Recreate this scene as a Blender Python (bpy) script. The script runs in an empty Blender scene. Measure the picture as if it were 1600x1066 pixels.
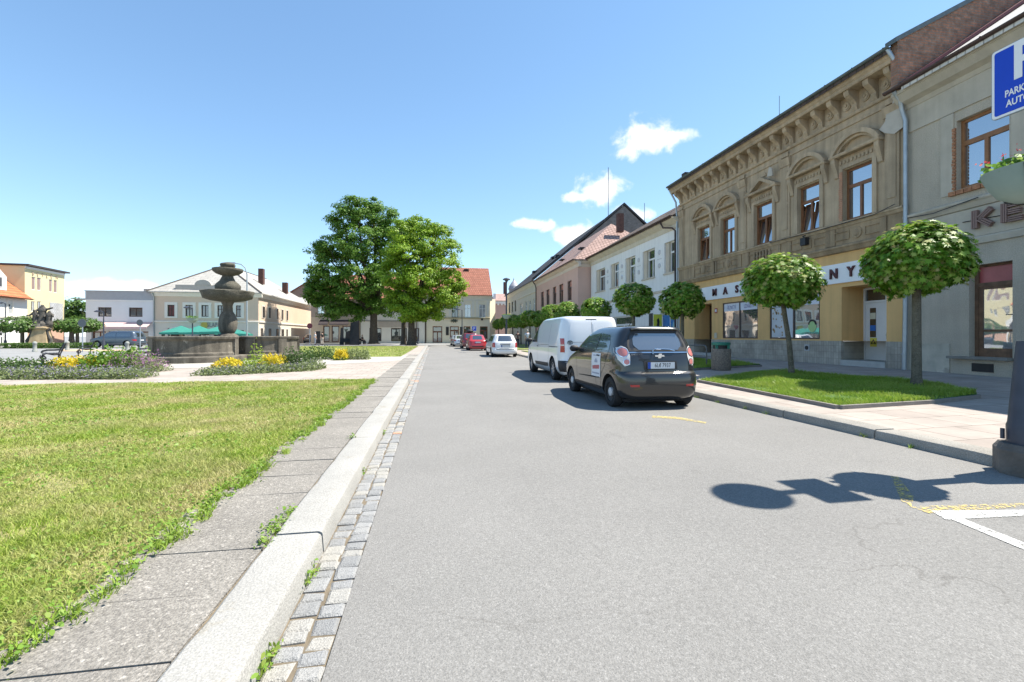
import bpy, bmesh, math, random
import numpy as np
from mathutils import Vector, Matrix
random.seed(7); rng = np.random.default_rng(7)
S = bpy.context.scene
col = S.collection
R = math.radians
# ------------------------------------------------------------------ camera
F_, U0, V0, H = 711.0, 800.0, 525.0, 1.33
T = R(9.8); CT, ST = math.cos(T), math.sin(T)
cam = bpy.data.cameras.new('camera'); cam.lens = 16.0; cam.sensor_width = 36.0
cam.shift_y = -8/1600; cam.clip_start = 0.05; cam.clip_end = 6000
camo = bpy.data.objects.new('camera', cam); col.objects.link(camo)
camo.location = (0, 0, H); camo.rotation_euler = (R(90), 0, -T)
S.camera = camo
# ------------------------------------------------------------------ sky and sun
EL, AZ = R(59), R(1)
SUN = Vector((math.cos(EL)*math.cos(AZ), math.cos(EL)*math.sin(AZ), math.sin(EL)))
sl = bpy.data.lights.new('sun', 'SUN'); sl.energy = 4.0; sl.angle = R(0.53); sl.color = (1, .94, .84)
so = bpy.data.objects.new('sun', sl); col.objects.link(so)
so.rotation_euler = SUN.to_track_quat('Z', 'Y').to_euler(); so.location = (40, 5, 60)
def ray(u):
    xc = (u-U0)/F_
    return xc*CT+ST, CT-xc*ST
wd = bpy.data.worlds.new('World'); S.world = wd; wd.use_nodes = True
def make_world():
    nt = wd.node_tree; N = nt.nodes; L = nt.links
    for n in list(N): N.remove(n)
    out = N.new('ShaderNodeOutputWorld'); sky = N.new('ShaderNodeTexSky')
    sky.sky_type = 'NISHITA'; sky.sun_disc = False; sky.sun_elevation = EL; sky.sun_rotation = R(90)-AZ
    sky.air_density = 1.0; sky.dust_density = 0.0; sky.ozone_density = 0.4; sky.altitude = 2500
    bg = N.new('ShaderNodeBackground'); bg.inputs[1].default_value = 0.15
    # slightly greener, softer rolled-off sky colour
    tn = N.new('ShaderNodeVectorMath'); tn.operation = 'MULTIPLY'; tn.inputs[1].default_value = (.80, .985, 1.09); L.new(sky.outputs[0], tn.inputs[0])
    ds = N.new('ShaderNodeVectorMath'); ds.operation = 'MULTIPLY_ADD'; ds.inputs[1].default_value = (.11, .11, .11); ds.inputs[2].default_value = (1, 1, 1); L.new(tn.outputs[0], ds.inputs[0])
    dv = N.new('ShaderNodeVectorMath'); dv.operation = 'DIVIDE'; L.new(tn.outputs[0], dv.inputs[0]); L.new(ds.outputs[0], dv.inputs[1])
    L.new(dv.outputs[0], bg.inputs[0])
    tc = N.new('ShaderNodeTexCoord')
    nz = N.new('ShaderNodeTexNoise'); nz.inputs['Scale'].default_value = 24; nz.inputs['Detail'].default_value = 10; nz.inputs['Roughness'].default_value = .56; nz.inputs['Distortion'].default_value = .25
    L.new(tc.outputs['Generated'], nz.inputs['Vector'])
    def math_(op, a, b=None):
        m = N.new('ShaderNodeMath'); m.operation = op
        for i, q in enumerate((a, b)):
            if q is None: continue
            if isinstance(q, (int, float)): m.inputs[i].default_value = q
            else: L.new(q, m.inputs[i])
        return m.outputs[0]
    total = None
    # the six small clouds: azimuth/elevation given as picture columns and rows, with half sizes
    for (u, v, ru, rv, amp) in [(1008, 214, 58, 35, 1), (1056, 213, 40, 14, .85), (940, 296, 46, 31, 1), (906, 308, 32, 11, .8), (832, 351, 40, 13, 1),
                                (985, 335, 42, 22, .9), (905, 368, 44, 24, .9), (118, 448, 42, 16, .75), (165, 447, 36, 14, .8), (215, 450, 44, 14, .8)]:
        rx, ry = ray(u); d = Vector((rx, ry, (V0-v)/F_)); ln = d.length; d.normalize()
        t1 = d.cross(Vector((0, 0, 1))).normalized(); t2 = t1.cross(d).normalized()
        def dot(t, s):
            n = N.new('ShaderNodeVectorMath'); n.operation = 'DOT_PRODUCT'
            L.new(tc.outputs['Generated'], n.inputs[0]); n.inputs[1].default_value = t*s
            return n.outputs['Value']
        a = dot(t1, F_*ln/ru); b = dot(t2, F_*ln/rv); c = dot(d, 1)
        r2 = math_('ADD', math_('MULTIPLY', a, a), math_('MULTIPLY', b, b))
        fall = math_('SUBTRACT', 1.0, math_('SQRT', r2))
        val = math_('ADD', fall, math_('MULTIPLY', math_('SUBTRACT', nz.outputs['Fac'], .5), 1.9))
        mr = N.new('ShaderNodeMapRange'); mr.interpolation_type = 'SMOOTHSTEP'
        mr.inputs['From Min'].default_value = .08; mr.inputs['From Max'].default_value = .72; mr.inputs['To Max'].default_value = amp
        L.new(val, mr.inputs['Value'])
        front = math_('GREATER_THAN', c, 0.3)
        mk = math_('MULTIPLY', mr.outputs[0], front)
        total = mk if total is None else math_('MAXIMUM', total, mk)
    cl = N.new('ShaderNodeBackground'); cl.inputs[0].default_value = (1, 1, 1, 1); cl.inputs[1].default_value = 0.55
    mx = N.new('ShaderNodeMixShader'); L.new(total, mx.inputs[0]); L.new(bg.outputs[0], mx.inputs[1]); L.new(cl.outputs[0], mx.inputs[2])
    L.new(mx.outputs[0], out.inputs[0])
make_world()
S.view_settings.view_transform = 'Standard'; S.view_settings.look = 'None'; S.view_settings.gamma = 1.0
S.view_settings.exposure = 1.35
# ------------------------------------------------------------------ placing helpers
def W(u, d):
    rx, ry = ray(u); return d*rx, d*ry
def G(u, v, z=0.0):
    return W(u, (H-z)*F_/(v-V0))
def dep(x, y): return x*ST+y*CT
def zat(v, d): return H+(V0-v)/F_*d
def onX(u, X):
    rx, ry = ray(u); return X*ry/rx
def onY(u, Y):
    rx, ry = ray(u); return Y*rx/ry
PZ = .12                                    # height of the kerbs
def gz(x): return PZ+max(0, x-5.9)*.0143     # the right pavement rises gently to the houses
# ------------------------------------------------------------------ materials
MATS = {}
def newmat(name):
    m = bpy.data.materials.new(name); m.use_nodes = True
    nt = m.node_tree; N = nt.nodes
    return m, nt, N, nt.links, N['Principled BSDF']
def ramp(N, L, src, stops):
    r = N.new('ShaderNodeValToRGB'); e = r.color_ramp.elements
    while len(e) < len(stops): e.new(.5)
    for i, (p, c) in enumerate(stops):
        e[i].position = p; e[i].color = (*c, 1) if len(c) == 3 else c
    L.new(src, r.inputs[0]); return r.outputs[0]
def mul(c, k): return tuple(min(1, x*k) for x in c)
def M(name, c, rough=.8, var=.12, scale=3.0, bump=0.0, bscale=60, metal=0.0, spec=.4, coat=0.0, streak=0.0, fine=0.0, fscale=90, c2=None, stain=None):
    if name in MATS: return MATS[name]
    m, nt, N, L, P = newmat(name)
    P.inputs['Roughness'].default_value = rough; P.inputs['Metallic'].default_value = metal
    P.inputs['Specular IOR Level'].default_value = spec
    if coat: P.inputs['Coat Weight'].default_value = coat; P.inputs['Coat Roughness'].default_value = .04
    tc = N.new('ShaderNodeTexCoord'); co = tc.outputs['Object']
    if var > 0 or c2:
        nz = N.new('ShaderNodeTexNoise'); nz.inputs['Scale'].default_value = scale; nz.inputs['Detail'].default_value = 7; nz.inputs['Roughness'].default_value = .62
        L.new(co, nz.inputs['Vector'])
        o = ramp(N, L, nz.outputs['Fac'], [(.3, mul(c, 1-var)), (.7, c2 if c2 else mul(c, 1+var))])
        if streak:
            mp = N.new('ShaderNodeMapping'); mp.inputs['Scale'].default_value = (5, 5, .35); L.new(co, mp.inputs[0])
            n2 = N.new('ShaderNodeTexNoise'); n2.inputs['Scale'].default_value = 1.0; n2.inputs['Detail'].default_value = 6; L.new(mp.outputs[0], n2.inputs['Vector'])
            k = ramp(N, L, n2.outputs['Fac'], [(.35, (1-streak,)*3), (.62, (1, 1, 1))])
            x = N.new('ShaderNodeMix'); x.data_type = 'RGBA'; x.blend_type = 'MULTIPLY'; x.inputs[0].default_value = 1
            L.new(o, x.inputs[6]); L.new(k, x.inputs[7]); o = x.outputs[2]
        if stain:
            n4 = N.new('ShaderNodeTexNoise'); n4.inputs['Scale'].default_value = stain[1]; n4.inputs['Detail'].default_value = 9; n4.inputs['Roughness'].default_value = .7; L.new(co, n4.inputs['Vector'])
            k = ramp(N, L, n4.outputs['Fac'], [(stain[2], (0, 0, 0)), (stain[2]+.06, (1, 1, 1))])
            x = N.new('ShaderNodeMix'); x.data_type = 'RGBA'; L.new(k, x.inputs[0]); L.new(o, x.inputs[6]); x.inputs[7].default_value = (*stain[0], 1); o = x.outputs[2]
        if fine:
            n3 = N.new('ShaderNodeTexNoise'); n3.inputs['Scale'].default_value = fscale; n3.inputs['Detail'].default_value = 3; L.new(co, n3.inputs['Vector'])
            k = ramp(N, L, n3.outputs['Fac'], [(.3, (1-fine,)*3), (.7, (1+fine,)*3)])
            x = N.new('ShaderNodeMix'); x.data_type = 'RGBA'; x.blend_type = 'MULTIPLY'; x.inputs[0].default_value = 1
            L.new(o, x.inputs[6]); L.new(k, x.inputs[7]); o = x.outputs[2]
        L.new(o, P.inputs['Base Color'])
    else: P.inputs['Base Color'].default_value = (*c, 1)
    if bump:
        nb = N.new('ShaderNodeTexNoise'); nb.inputs['Scale'].default_value = bscale; nb.inputs['Detail'].default_value = 5; L.new(co, nb.inputs['Vector'])
        b = N.new('ShaderNodeBump'); b.inputs['Strength'].default_value = bump; b.inputs['Distance'].default_value = .02
        L.new(nb.outputs['Fac'], b.inputs['Height']); L.new(b.outputs[0], P.inputs['Normal'])
    MATS[name] = m; return m
def MBrick(name, c1, c2, mortar, bw, bh, mort=.02, rough=.85, axes='XZ', bump=.4, off=.5, noise=.25, rot=0.0, nscale=1.2):
    if name in MATS: return MATS[name]
    m, nt, N, L, P = newmat(name); P.inputs['Roughness'].default_value = rough; P.inputs['Specular IOR Level'].default_value = .3
    tc = N.new('ShaderNodeTexCoord'); sp = N.new('ShaderNodeSeparateXYZ'); L.new(tc.outputs['Object'], sp.inputs[0])
    cb = N.new('ShaderNodeCombineXYZ'); L.new(sp.outputs[axes[0]], cb.inputs[0]); L.new(sp.outputs[axes[1]], cb.inputs[1])
    mp = N.new('ShaderNodeMapping'); mp.inputs['Rotation'].default_value = (0, 0, rot); L.new(cb.outputs[0], mp.inputs[0])
    br = N.new('ShaderNodeTexBrick'); br.inputs['Color1'].default_value = (*c1, 1); br.inputs['Color2'].default_value = (*c2, 1); br.inputs['Mortar'].default_value = (*mortar, 1)
    br.inputs['Scale'].default_value = 1; br.inputs['Mortar Size'].default_value = mort; br.inputs['Brick Width'].default_value = bw; br.inputs['Row Height'].default_value = bh
    br.offset = off; br.inputs['Mortar Smooth'].default_value = .3
    L.new(mp.outputs[0], br.inputs['Vector'])
    nz = N.new('ShaderNodeTexNoise'); nz.inputs['Scale'].default_value = nscale; nz.inputs['Detail'].default_value = 9; nz.inputs['Roughness'].default_value = .7; L.new(tc.outputs['Object'], nz.inputs['Vector'])
    k = ramp(N, L, nz.outputs['Fac'], [(.3, (1-noise,)*3), (.7, (1+noise*.6,)*3)])
    x = N.new('ShaderNodeMix'); x.data_type = 'RGBA'; x.blend_type = 'MULTIPLY'; x.inputs[0].default_value = 1
    L.new(br.outputs['Color'], x.inputs[6]); L.new(k, x.inputs[7]); L.new(x.outputs[2], P.inputs['Base Color'])
    if bump:
        b = N.new('ShaderNodeBump'); b.inputs['Strength'].default_value = bump; b.inputs['Distance'].default_value = .02; b.invert = True
        L.new(br.outputs['Fac'], b.inputs['Height']); L.new(b.outputs[0], P.inputs['Normal'])
    MATS[name] = m; return m
def MLeaf(name, cols, rough=.45, transl=.35, spec=.5, patch=None, pscale=.5):
    if name in MATS: return MATS[name]
    m, nt, N, L, P = newmat(name); P.inputs['Roughness'].default_value = rough; P.inputs['Specular IOR Level'].default_value = spec
    g = N.new('ShaderNodeNewGeometry')
    st = [(i/max(1, len(cols)-1), c) for i, c in enumerate(cols)]
    o = ramp(N, L, g.outputs['Random Per Island'], st)
    if patch:
        tc = N.new('ShaderNodeTexCoord'); nz = N.new('ShaderNodeTexNoise'); nz.inputs['Scale'].default_value = pscale; nz.inputs['Detail'].default_value = 5; nz.inputs['Roughness'].default_value = .65
        L.new(tc.outputs['Object'], nz.inputs['Vector'])
        k = ramp(N, L, nz.outputs['Fac'], [(.42, (0, 0, 0)), (.62, (1, 1, 1))])
        x = N.new('ShaderNodeMix'); x.data_type = 'RGBA'; L.new(k, x.inputs[0]); L.new(o, x.inputs[6])
        o2 = ramp(N, L, g.outputs['Random Per Island'], [(i/max(1, len(patch)-1), c) for i, c in enumerate(patch)])
        L.new(o2, x.inputs[7]); o = x.outputs[2]
    L.new(o, P.inputs['Base Color'])
    tr = N.new('ShaderNodeBsdfTranslucent'); L.new(o, tr.inputs[0])
    mx = N.new('ShaderNodeMixShader'); mx.inputs[0].default_value = transl
    L.new(P.outputs[0], mx.inputs[1]); L.new(tr.outputs[0], mx.inputs[2])
    L.new(mx.outputs[0], N['Material Output'].inputs[0])
    MATS[name] = m; return m
def MGlass(name, c=(.02, .024, .028), refl=.35, rough=.02, wav=.0):
    if name in MATS: return MATS[name]
    m, nt, N, L, P = newmat(name); P.inputs['Base Color'].default_value = (*c, 1); P.inputs['Roughness'].default_value = .25
    gl = N.new('ShaderNodeBsdfGlossy'); gl.inputs['Roughness'].default_value = rough; gl.inputs[0].default_value = (.95, .97, 1, 1)
    tc = N.new('ShaderNodeTexCoord'); nz = N.new('ShaderNodeTexNoise'); nz.inputs['Scale'].default_value = 1.3; nz.inputs['Detail'].default_value = 1; L.new(tc.outputs['Object'], nz.inputs['Vector'])
    b = N.new('ShaderNodeBump'); b.inputs['Strength'].default_value = .05+wav; b.inputs['Distance'].default_value = .05; L.new(nz.outputs['Fac'], b.inputs['Height']); L.new(b.outputs[0], gl.inputs['Normal'])
    mx = N.new('ShaderNodeMixShader'); mx.inputs[0].default_value = refl
    L.new(P.outputs[0], mx.inputs[1]); L.new(gl.outputs[0], mx.inputs[2]); L.new(mx.outputs[0], N['Material Output'].inputs[0])
    MATS[name] = m; return m
# ------------------------------------------------------------------ objects
def link(o, parent=None):
    col.objects.link(o)
    if parent is not None: o.parent = parent
    return o
def tag(o, label=None, cat=None, group=None, kind=None):
    if label: o['label'] = label
    if cat: o['category'] = cat
    if group: o['group'] = group
    if kind: o['kind'] = kind
    return o
def thing(name, label, cat, loc=(0, 0, 0), rz=0.0, group=None):
    o = link(bpy.data.objects.new(name, None)); o.location = loc; o.rotation_euler = (0, 0, rz)
    o.empty_display_size = .2
    return tag(o, label, cat, group)
def kids(o): return [c for c in bpy.data.objects if c.parent == o]
def copy_tree(o, parent=None):
    c = o.copy(); col.objects.link(c)
    if parent is not None: c.parent = parent
    for ch in kids(o): copy_tree(ch, c)
    return c
def fix_normals(me):
    bm = bmesh.new(); bm.from_mesh(me); bmesh.ops.recalc_face_normals(bm, faces=bm.faces); bm.to_mesh(me); bm.free()
class MB:
    def __init__(s, X=None): s.v = []; s.f = []; s.X = X
    def add(s, vs, fs):
        b = len(s.v); s.v += [tuple(p) for p in vs]; s.f += [tuple(b+i for i in f) for f in fs]; return s
    def box(s, x0, x1, y0, y1, z0, z1):
        return s.add([(x0, y0, z0), (x1, y0, z0), (x1, y1, z0), (x0, y1, z0), (x0, y0, z1), (x1, y0, z1), (x1, y1, z1), (x0, y1, z1)],
                     [(0, 3, 2, 1), (4, 5, 6, 7), (0, 1, 5, 4), (1, 2, 6, 5), (2, 3, 7, 6), (3, 0, 4, 7)])
    def quad(s, a, b, c, d): return s.add([a, b, c, d], [(0, 1, 2, 3)])
    def poly(s, pts): return s.add(pts, [tuple(range(len(pts)))])
    def ext(s, A, B):
        n = len(A)
        return s.add(list(A)+list(B), [tuple(range(n))[::-1], tuple(range(n, 2*n))]+[(i, (i+1) % n, n+(i+1) % n, n+i) for i in range(n)])
    def ext_xz(s, p, y0, y1): return s.ext([(a, y0, b) for a, b in p], [(a, y1, b) for a, b in p])
    def ext_xy(s, p, z0, z1): return s.ext([(a, b, z0) for a, b in p], [(a, b, z1) for a, b in p])
    def prof_x(s, p, x0, x1): return s.ext([(x0, a, b) for a, b in p], [(x1, a, b) for a, b in p])
    def tube(s, path, r, n=8, cap=True):
        P = [Vector(p) for p in path]; k = len(P)
        rs = r if isinstance(r, (list, tuple)) else [r]*k
        base = len(s.v); ref = None
        for i, p in enumerate(P):
            t = (P[min(i+1, k-1)]-P[max(i-1, 0)]).normalized()
            if ref is None: ref = t.orthogonal().normalized()
            ref = (ref-t*ref.dot(t)).normalized(); bt = t.cross(ref)
            for j in range(n):
                a = 2*math.pi*j/n; q = p+(ref*math.cos(a)+bt*math.sin(a))*rs[i]; s.v.append(tuple(q))
        for i in range(k-1):
            for j in range(n):
                a = base+i*n+j; b = base+i*n+(j+1) % n; s.f.append((a, b, b+n, a+n))
        if cap: s.f.append(tuple(base+j for j in range(n))[::-1]); s.f.append(tuple(base+(k-1)*n+j for j in range(n)))
        return s
    def lathe(s, prof, n=24, c=(0, 0, 0), axis='z', cap=True, wob=None):
        base = len(s.v); k = len(prof)
        for i, (r, h) in enumerate(prof):
            for j in range(n):
                a = 2*math.pi*j/n; rr = r*(wob(a, i) if wob else 1)
                x, y = rr*math.cos(a), rr*math.sin(a)
                s.v.append((c[0]+x, c[1]+y, c[2]+h) if axis == 'z' else (c[0]+x, c[1]+h, c[2]+y))
        for i in range(k-1):
            for j in range(n):
                a = base+i*n+j; b = base+i*n+(j+1) % n; s.f.append((a, b, b+n, a+n))
        if cap: s.f.append(tuple(base+j for j in range(n))[::-1]); s.f.append(tuple(base+(k-1)*n+j for j in range(n)))
        return s
    def build_each(s, name, mat, parent=None, smooth=False):
        """every connected piece becomes a part of its own"""
        up = list(range(len(s.v)))
        def find(i):
            while up[i] != i: up[i] = up[up[i]]; i = up[i]
            return i
        for f in s.f:
            for q in f[1:]: up[find(q)] = find(f[0])
        g = {}
        for f in s.f: g.setdefault(find(f[0]), []).append(f)
        out = []
        for fs in g.values():
            ids = sorted({i for f in fs for i in f}); mp = {i: k for k, i in enumerate(ids)}; m = MB(s.X); m.v = [s.v[i] for i in ids]; m.f = [tuple(mp[i] for i in f) for f in fs]; out.append(m.build(name, mat, parent, smooth))
        return out
    def build(s, name, mat, parent=None, smooth=False, loc=None, rot=None, sharp=None, normals=True):
        me = bpy.data.meshes.new(name)
        vs = s.v if s.X is None else [tuple(s.X @ Vector(p)) for p in s.v]
        me.from_pydata(vs, [], s.f)
        if normals: fix_normals(me)
        me.materials.append(mat)
        if smooth:
            me.polygons.foreach_set('use_smooth', [True]*len(me.polygons)); me.set_sharp_from_angle(angle=R(sharp or 40))
        o = link(bpy.data.objects.new(name, me), parent)
        if loc: o.location = loc
        if rot: o.rotation_euler = rot
        return o
def np_mesh(name, V, loops, totals, mat, parent=None, smooth=False):
    me = bpy.data.meshes.new(name); n = len(V)
    me.vertices.add(n); me.vertices.foreach_set('co', np.asarray(V, dtype=np.float32).ravel())
    me.loops.add(len(loops)); me.loops.foreach_set('vertex_index', np.asarray(loops, dtype=np.int32))
    me.polygons.add(len(totals)); st = np.concatenate([[0], np.cumsum(totals)[:-1]])
    me.polygons.foreach_set('loop_start', st.astype(np.int32)); me.polygons.foreach_set('loop_total', np.asarray(totals, dtype=np.int32))
    if smooth: me.polygons.foreach_set('use_smooth', [True]*len(totals))
    me.update(calc_edges=True); me.validate(); me.materials.append(mat)
    return link(bpy.data.objects.new(name, me), parent)
QUAD = np.array([(0, -.5), (.34, -.1), (.3, .3), (0, .62), (-.3, .3), (-.34, -.1)])
MAPLE = np.array([(0, -.34), (.14, -.30), (.44, -.46), (.30, -.12), (.74, .06), (.30, .12), (.46, .52), (.12, .28), (0, .86), (-.12, .28), (-.46, .52), (-.30, .12), (-.74, .06), (-.30, -.12), (-.44, -.46), (-.14, -.30)])
def leaf_mesh(name, P, Nn, size, shape, mat, parent=None, bend=.15):
    n = len(P); k = len(shape)
    Nn = Nn/np.linalg.norm(Nn, axis=1, keepdims=True)
    A = rng.normal(size=(n, 3)); t = np.cross(Nn, A); t /= np.linalg.norm(t, axis=1, keepdims=True); b = np.cross(Nn, t)
    sx = shape[:, 0][None, :, None]; sy = shape[:, 1][None, :, None]
    r2 = (sx**2+sy**2)
    V = P[:, None, :]+size[:, None, None]*(sx*t[:, None, :]+sy*b[:, None, :]-bend*r2*Nn[:, None, :])
    return np_mesh(name, V.reshape(-1, 3), np.arange(n*k), np.full(n, k), mat, parent)
def baked(o, name, mat=None, parent=None, smooth=True):
    """turn a set-up object with modifiers into a plain mesh object"""
    bpy.context.view_layer.update()
    dg = bpy.context.evaluated_depsgraph_get()
    me = bpy.data.meshes.new_from_object(o.evaluated_get(dg)); me.name = name
    dat = o.data; bpy.data.objects.remove(o)
    if smooth: me.polygons.foreach_set('use_smooth', [True]*len(me.polygons))
    if mat: me.materials.clear(); me.materials.append(mat)
    return link(bpy.data.objects.new(name, me), parent)
def text(name, s, size, mat, parent=None, loc=(0, 0, 0), rot=(0, 0, 0), ext=.004, align='CENTER', sx=1.0, space=1.0, bold=0.0, mtx=None):
    cu = bpy.data.curves.new(name, 'FONT'); cu.body = s; cu.size = size; cu.extrude = ext; cu.align_x = align; cu.align_y = 'CENTER'
    cu.space_character = space; cu.offset = bold; cu.resolution_u = 3
    o = bpy.data.objects.new(name, cu); col.objects.link(o)
    bpy.context.view_layer.update(); dg = bpy.context.evaluated_depsgraph_get()
    me = bpy.data.meshes.new_from_object(o.evaluated_get(dg)); bpy.data.objects.remove(o); bpy.data.curves.remove(cu)
    L = Matrix.Translation(loc) @ Matrix.Rotation(rot[2], 4, 'Z') @ Matrix.Rotation(rot[1], 4, 'Y') @ Matrix.Rotation(rot[0], 4, 'X') @ Matrix.Diagonal((sx, 1, 1, 1))
    if mtx is not None: L = mtx @ L
    me.transform(L); me.materials.clear(); me.materials.append(mat); me.name = name
    return link(bpy.data.objects.new(name, me), parent)
def skin(name, V, E, rad, mat, parent=None, sub=2):
    me = bpy.data.meshes.new(name); me.from_pydata(V, E, [])
    o = bpy.data.objects.new(name, me); col.objects.link(o)
    o.modifiers.new('skin', 'SKIN')
    if not me.skin_vertices: return baked(o, name, mat, parent)
    for i, r in enumerate(rad):
        q = me.skin_vertices[0].data[i]; q.radius = (r, r) if not isinstance(r, tuple) else r
    me.skin_vertices[0].data[0].use_root = True
    sb = o.modifiers.new('sub', 'SUBSURF'); sb.levels = sub; sb.render_levels = sub
    return baked(o, name, mat, parent)
# ================================================================== the setting
def struct(o): return tag(o, kind='structure')
m_asph = M('asphalt', (.215, .209, .198), .93, .09, .45, bump=.4, bscale=130, fine=.12, fscale=60, spec=.25, stain=((.19, .184, .174), .55, .62))
m_asph2 = M('asphalt_far', (.25, .25, .245), .9, .1, .3, fine=.2, fscale=30, spec=.3)
m_dirt = M('earth', (.16, .13, .09), .95, .3, 3, bump=.6, bscale=40)
m_lawn = M('lawn_soil', (.17, .19, .045), .95, .35, 1.1, bump=.8, bscale=30, c2=(.36, .32, .14), fine=.4, fscale=40)
m_green = M('far_lawn', (.16, .23, .04), .95, .25, .5, bump=.8, bscale=25, c2=(.28, .29, .09), fine=.35, fscale=18)
m_strip = M('verge_soil', (.06, .12, .02), .95, .3, 2, bump=.8, bscale=30, fine=.4, fscale=40)
m_plaza = MBrick('plaza_paving', (.34, .295, .255), (.39, .345, .30), (.23, .195, .165), .5, .5, .012, axes='XY', bump=.25, off=.5, noise=.18)
m_pave = MBrick('pavement_slabs', (.33, .283, .247), (.375, .33, .29), (.18, .15, .125), .62, .62, .010, axes='XY', bump=.3, off=.5, noise=.22)
m_gravel = M('pale_gravel', (.42, .395, .345), .95, .14, 2, bump=.9, bscale=55, fine=.3, fscale=40)
m_granite = M('kerb_granite', (.31, .302, .282), .88, .10, 2.2, bump=.4, bscale=75, fine=.16, fscale=110, stain=((.27, .25, .21), 1.7, .60))
m_dgranite = M('dark_kerb', (.29, .272, .24), .88, .15, 2.2, bump=.6, bscale=60, fine=.25, fscale=90)
m_slab = M('pebble_slab', (.24, .222, .196), .92, .14, 1.6, bump=.6, bscale=110, fine=.28, fscale=95, stain=((.4, .36, .33), 3, .68))
def aggregate(m, sc=150, lo=.55, hi=1.5):
    nt = m.node_tree; N, L = nt.nodes, nt.links; P = N['Principled BSDF']; src = P.inputs['Base Color'].links[0].from_socket
    tc = N.new('ShaderNodeTexCoord'); v = N.new('ShaderNodeTexVoronoi'); v.inputs['Scale'].default_value = sc; L.new(tc.outputs['Object'], v.inputs['Vector'])
    sp = N.new('ShaderNodeSeparateColor'); L.new(v.outputs['Color'], sp.inputs[0])
    k = ramp(N, L, sp.outputs[0], [(0, (lo,)*3), (.55, (1, 1, .99)), (.93, (1.08,)*3), (1, (hi,)*3)])
    x = N.new('ShaderNodeMix'); x.data_type = 'RGBA'; x.blend_type = 'MULTIPLY'; x.inputs[0].default_value = 1
    L.new(src, x.inputs[6]); L.new(k, x.inputs[7]); L.new(x.outputs[2], P.inputs['Base Color'])
def wear(m):
    nt = m.node_tree; N, L = nt.nodes, nt.links; P = N['Principled BSDF']; src = P.inputs['Base Color'].links[0].from_socket
    tc = N.new('ShaderNodeTexCoord'); nz = N.new('ShaderNodeTexNoise'); nz.inputs['Scale'].default_value = 1.3; nz.inputs['Detail'].default_value = 5; L.new(tc.outputs['Object'], nz.inputs['Vector'])
    ad = N.new('ShaderNodeVectorMath'); ad.operation = 'MULTIPLY_ADD'; ad.inputs[1].default_value = (1.1, 1.1, 0); L.new(nz.outputs['Color'], ad.inputs[0]); L.new(tc.outputs['Object'], ad.inputs[2])
    v = N.new('ShaderNodeTexVoronoi'); v.feature = 'DISTANCE_TO_EDGE'; v.inputs['Scale'].default_value = .26; L.new(ad.outputs[0], v.inputs['Vector'])
    n2 = N.new('ShaderNodeTexNoise'); n2.inputs['Scale'].default_value = .35; L.new(tc.outputs['Object'], n2.inputs['Vector'])
    k = ramp(N, L, v.outputs['Distance'], [(.0, (.74, .73, .72)), (.0035, (1, 1, 1))]); g = ramp(N, L, n2.outputs['Fac'], [(.48, (0, 0, 0)), (.56, (.8, .8, .8))])
    x = N.new('ShaderNodeMix'); x.data_type = 'RGBA'; x.blend_type = 'MULTIPLY'; L.new(g, x.inputs[0]); L.new(src, x.inputs[6]); L.new(k, x.inputs[7]); L.new(x.outputs[2], P.inputs['Base Color'])
wear(m_asph)
aggregate(m_asph, 185, .78, 1.35); aggregate(m_slab, 80, .74, 1.6); aggregate(m_granite, 170, .85, 1.1)
def sheet(name, pts, z, mat):
    return struct(MB().poly([(p[0], p[1], p[2] if len(p) > 2 else z) for p in pts]).build(name, mat))
sheet('ground', [(-900, -200), (900, -200), (900, 1500), (-900, 1500)], -.03, m_asph2)
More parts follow.
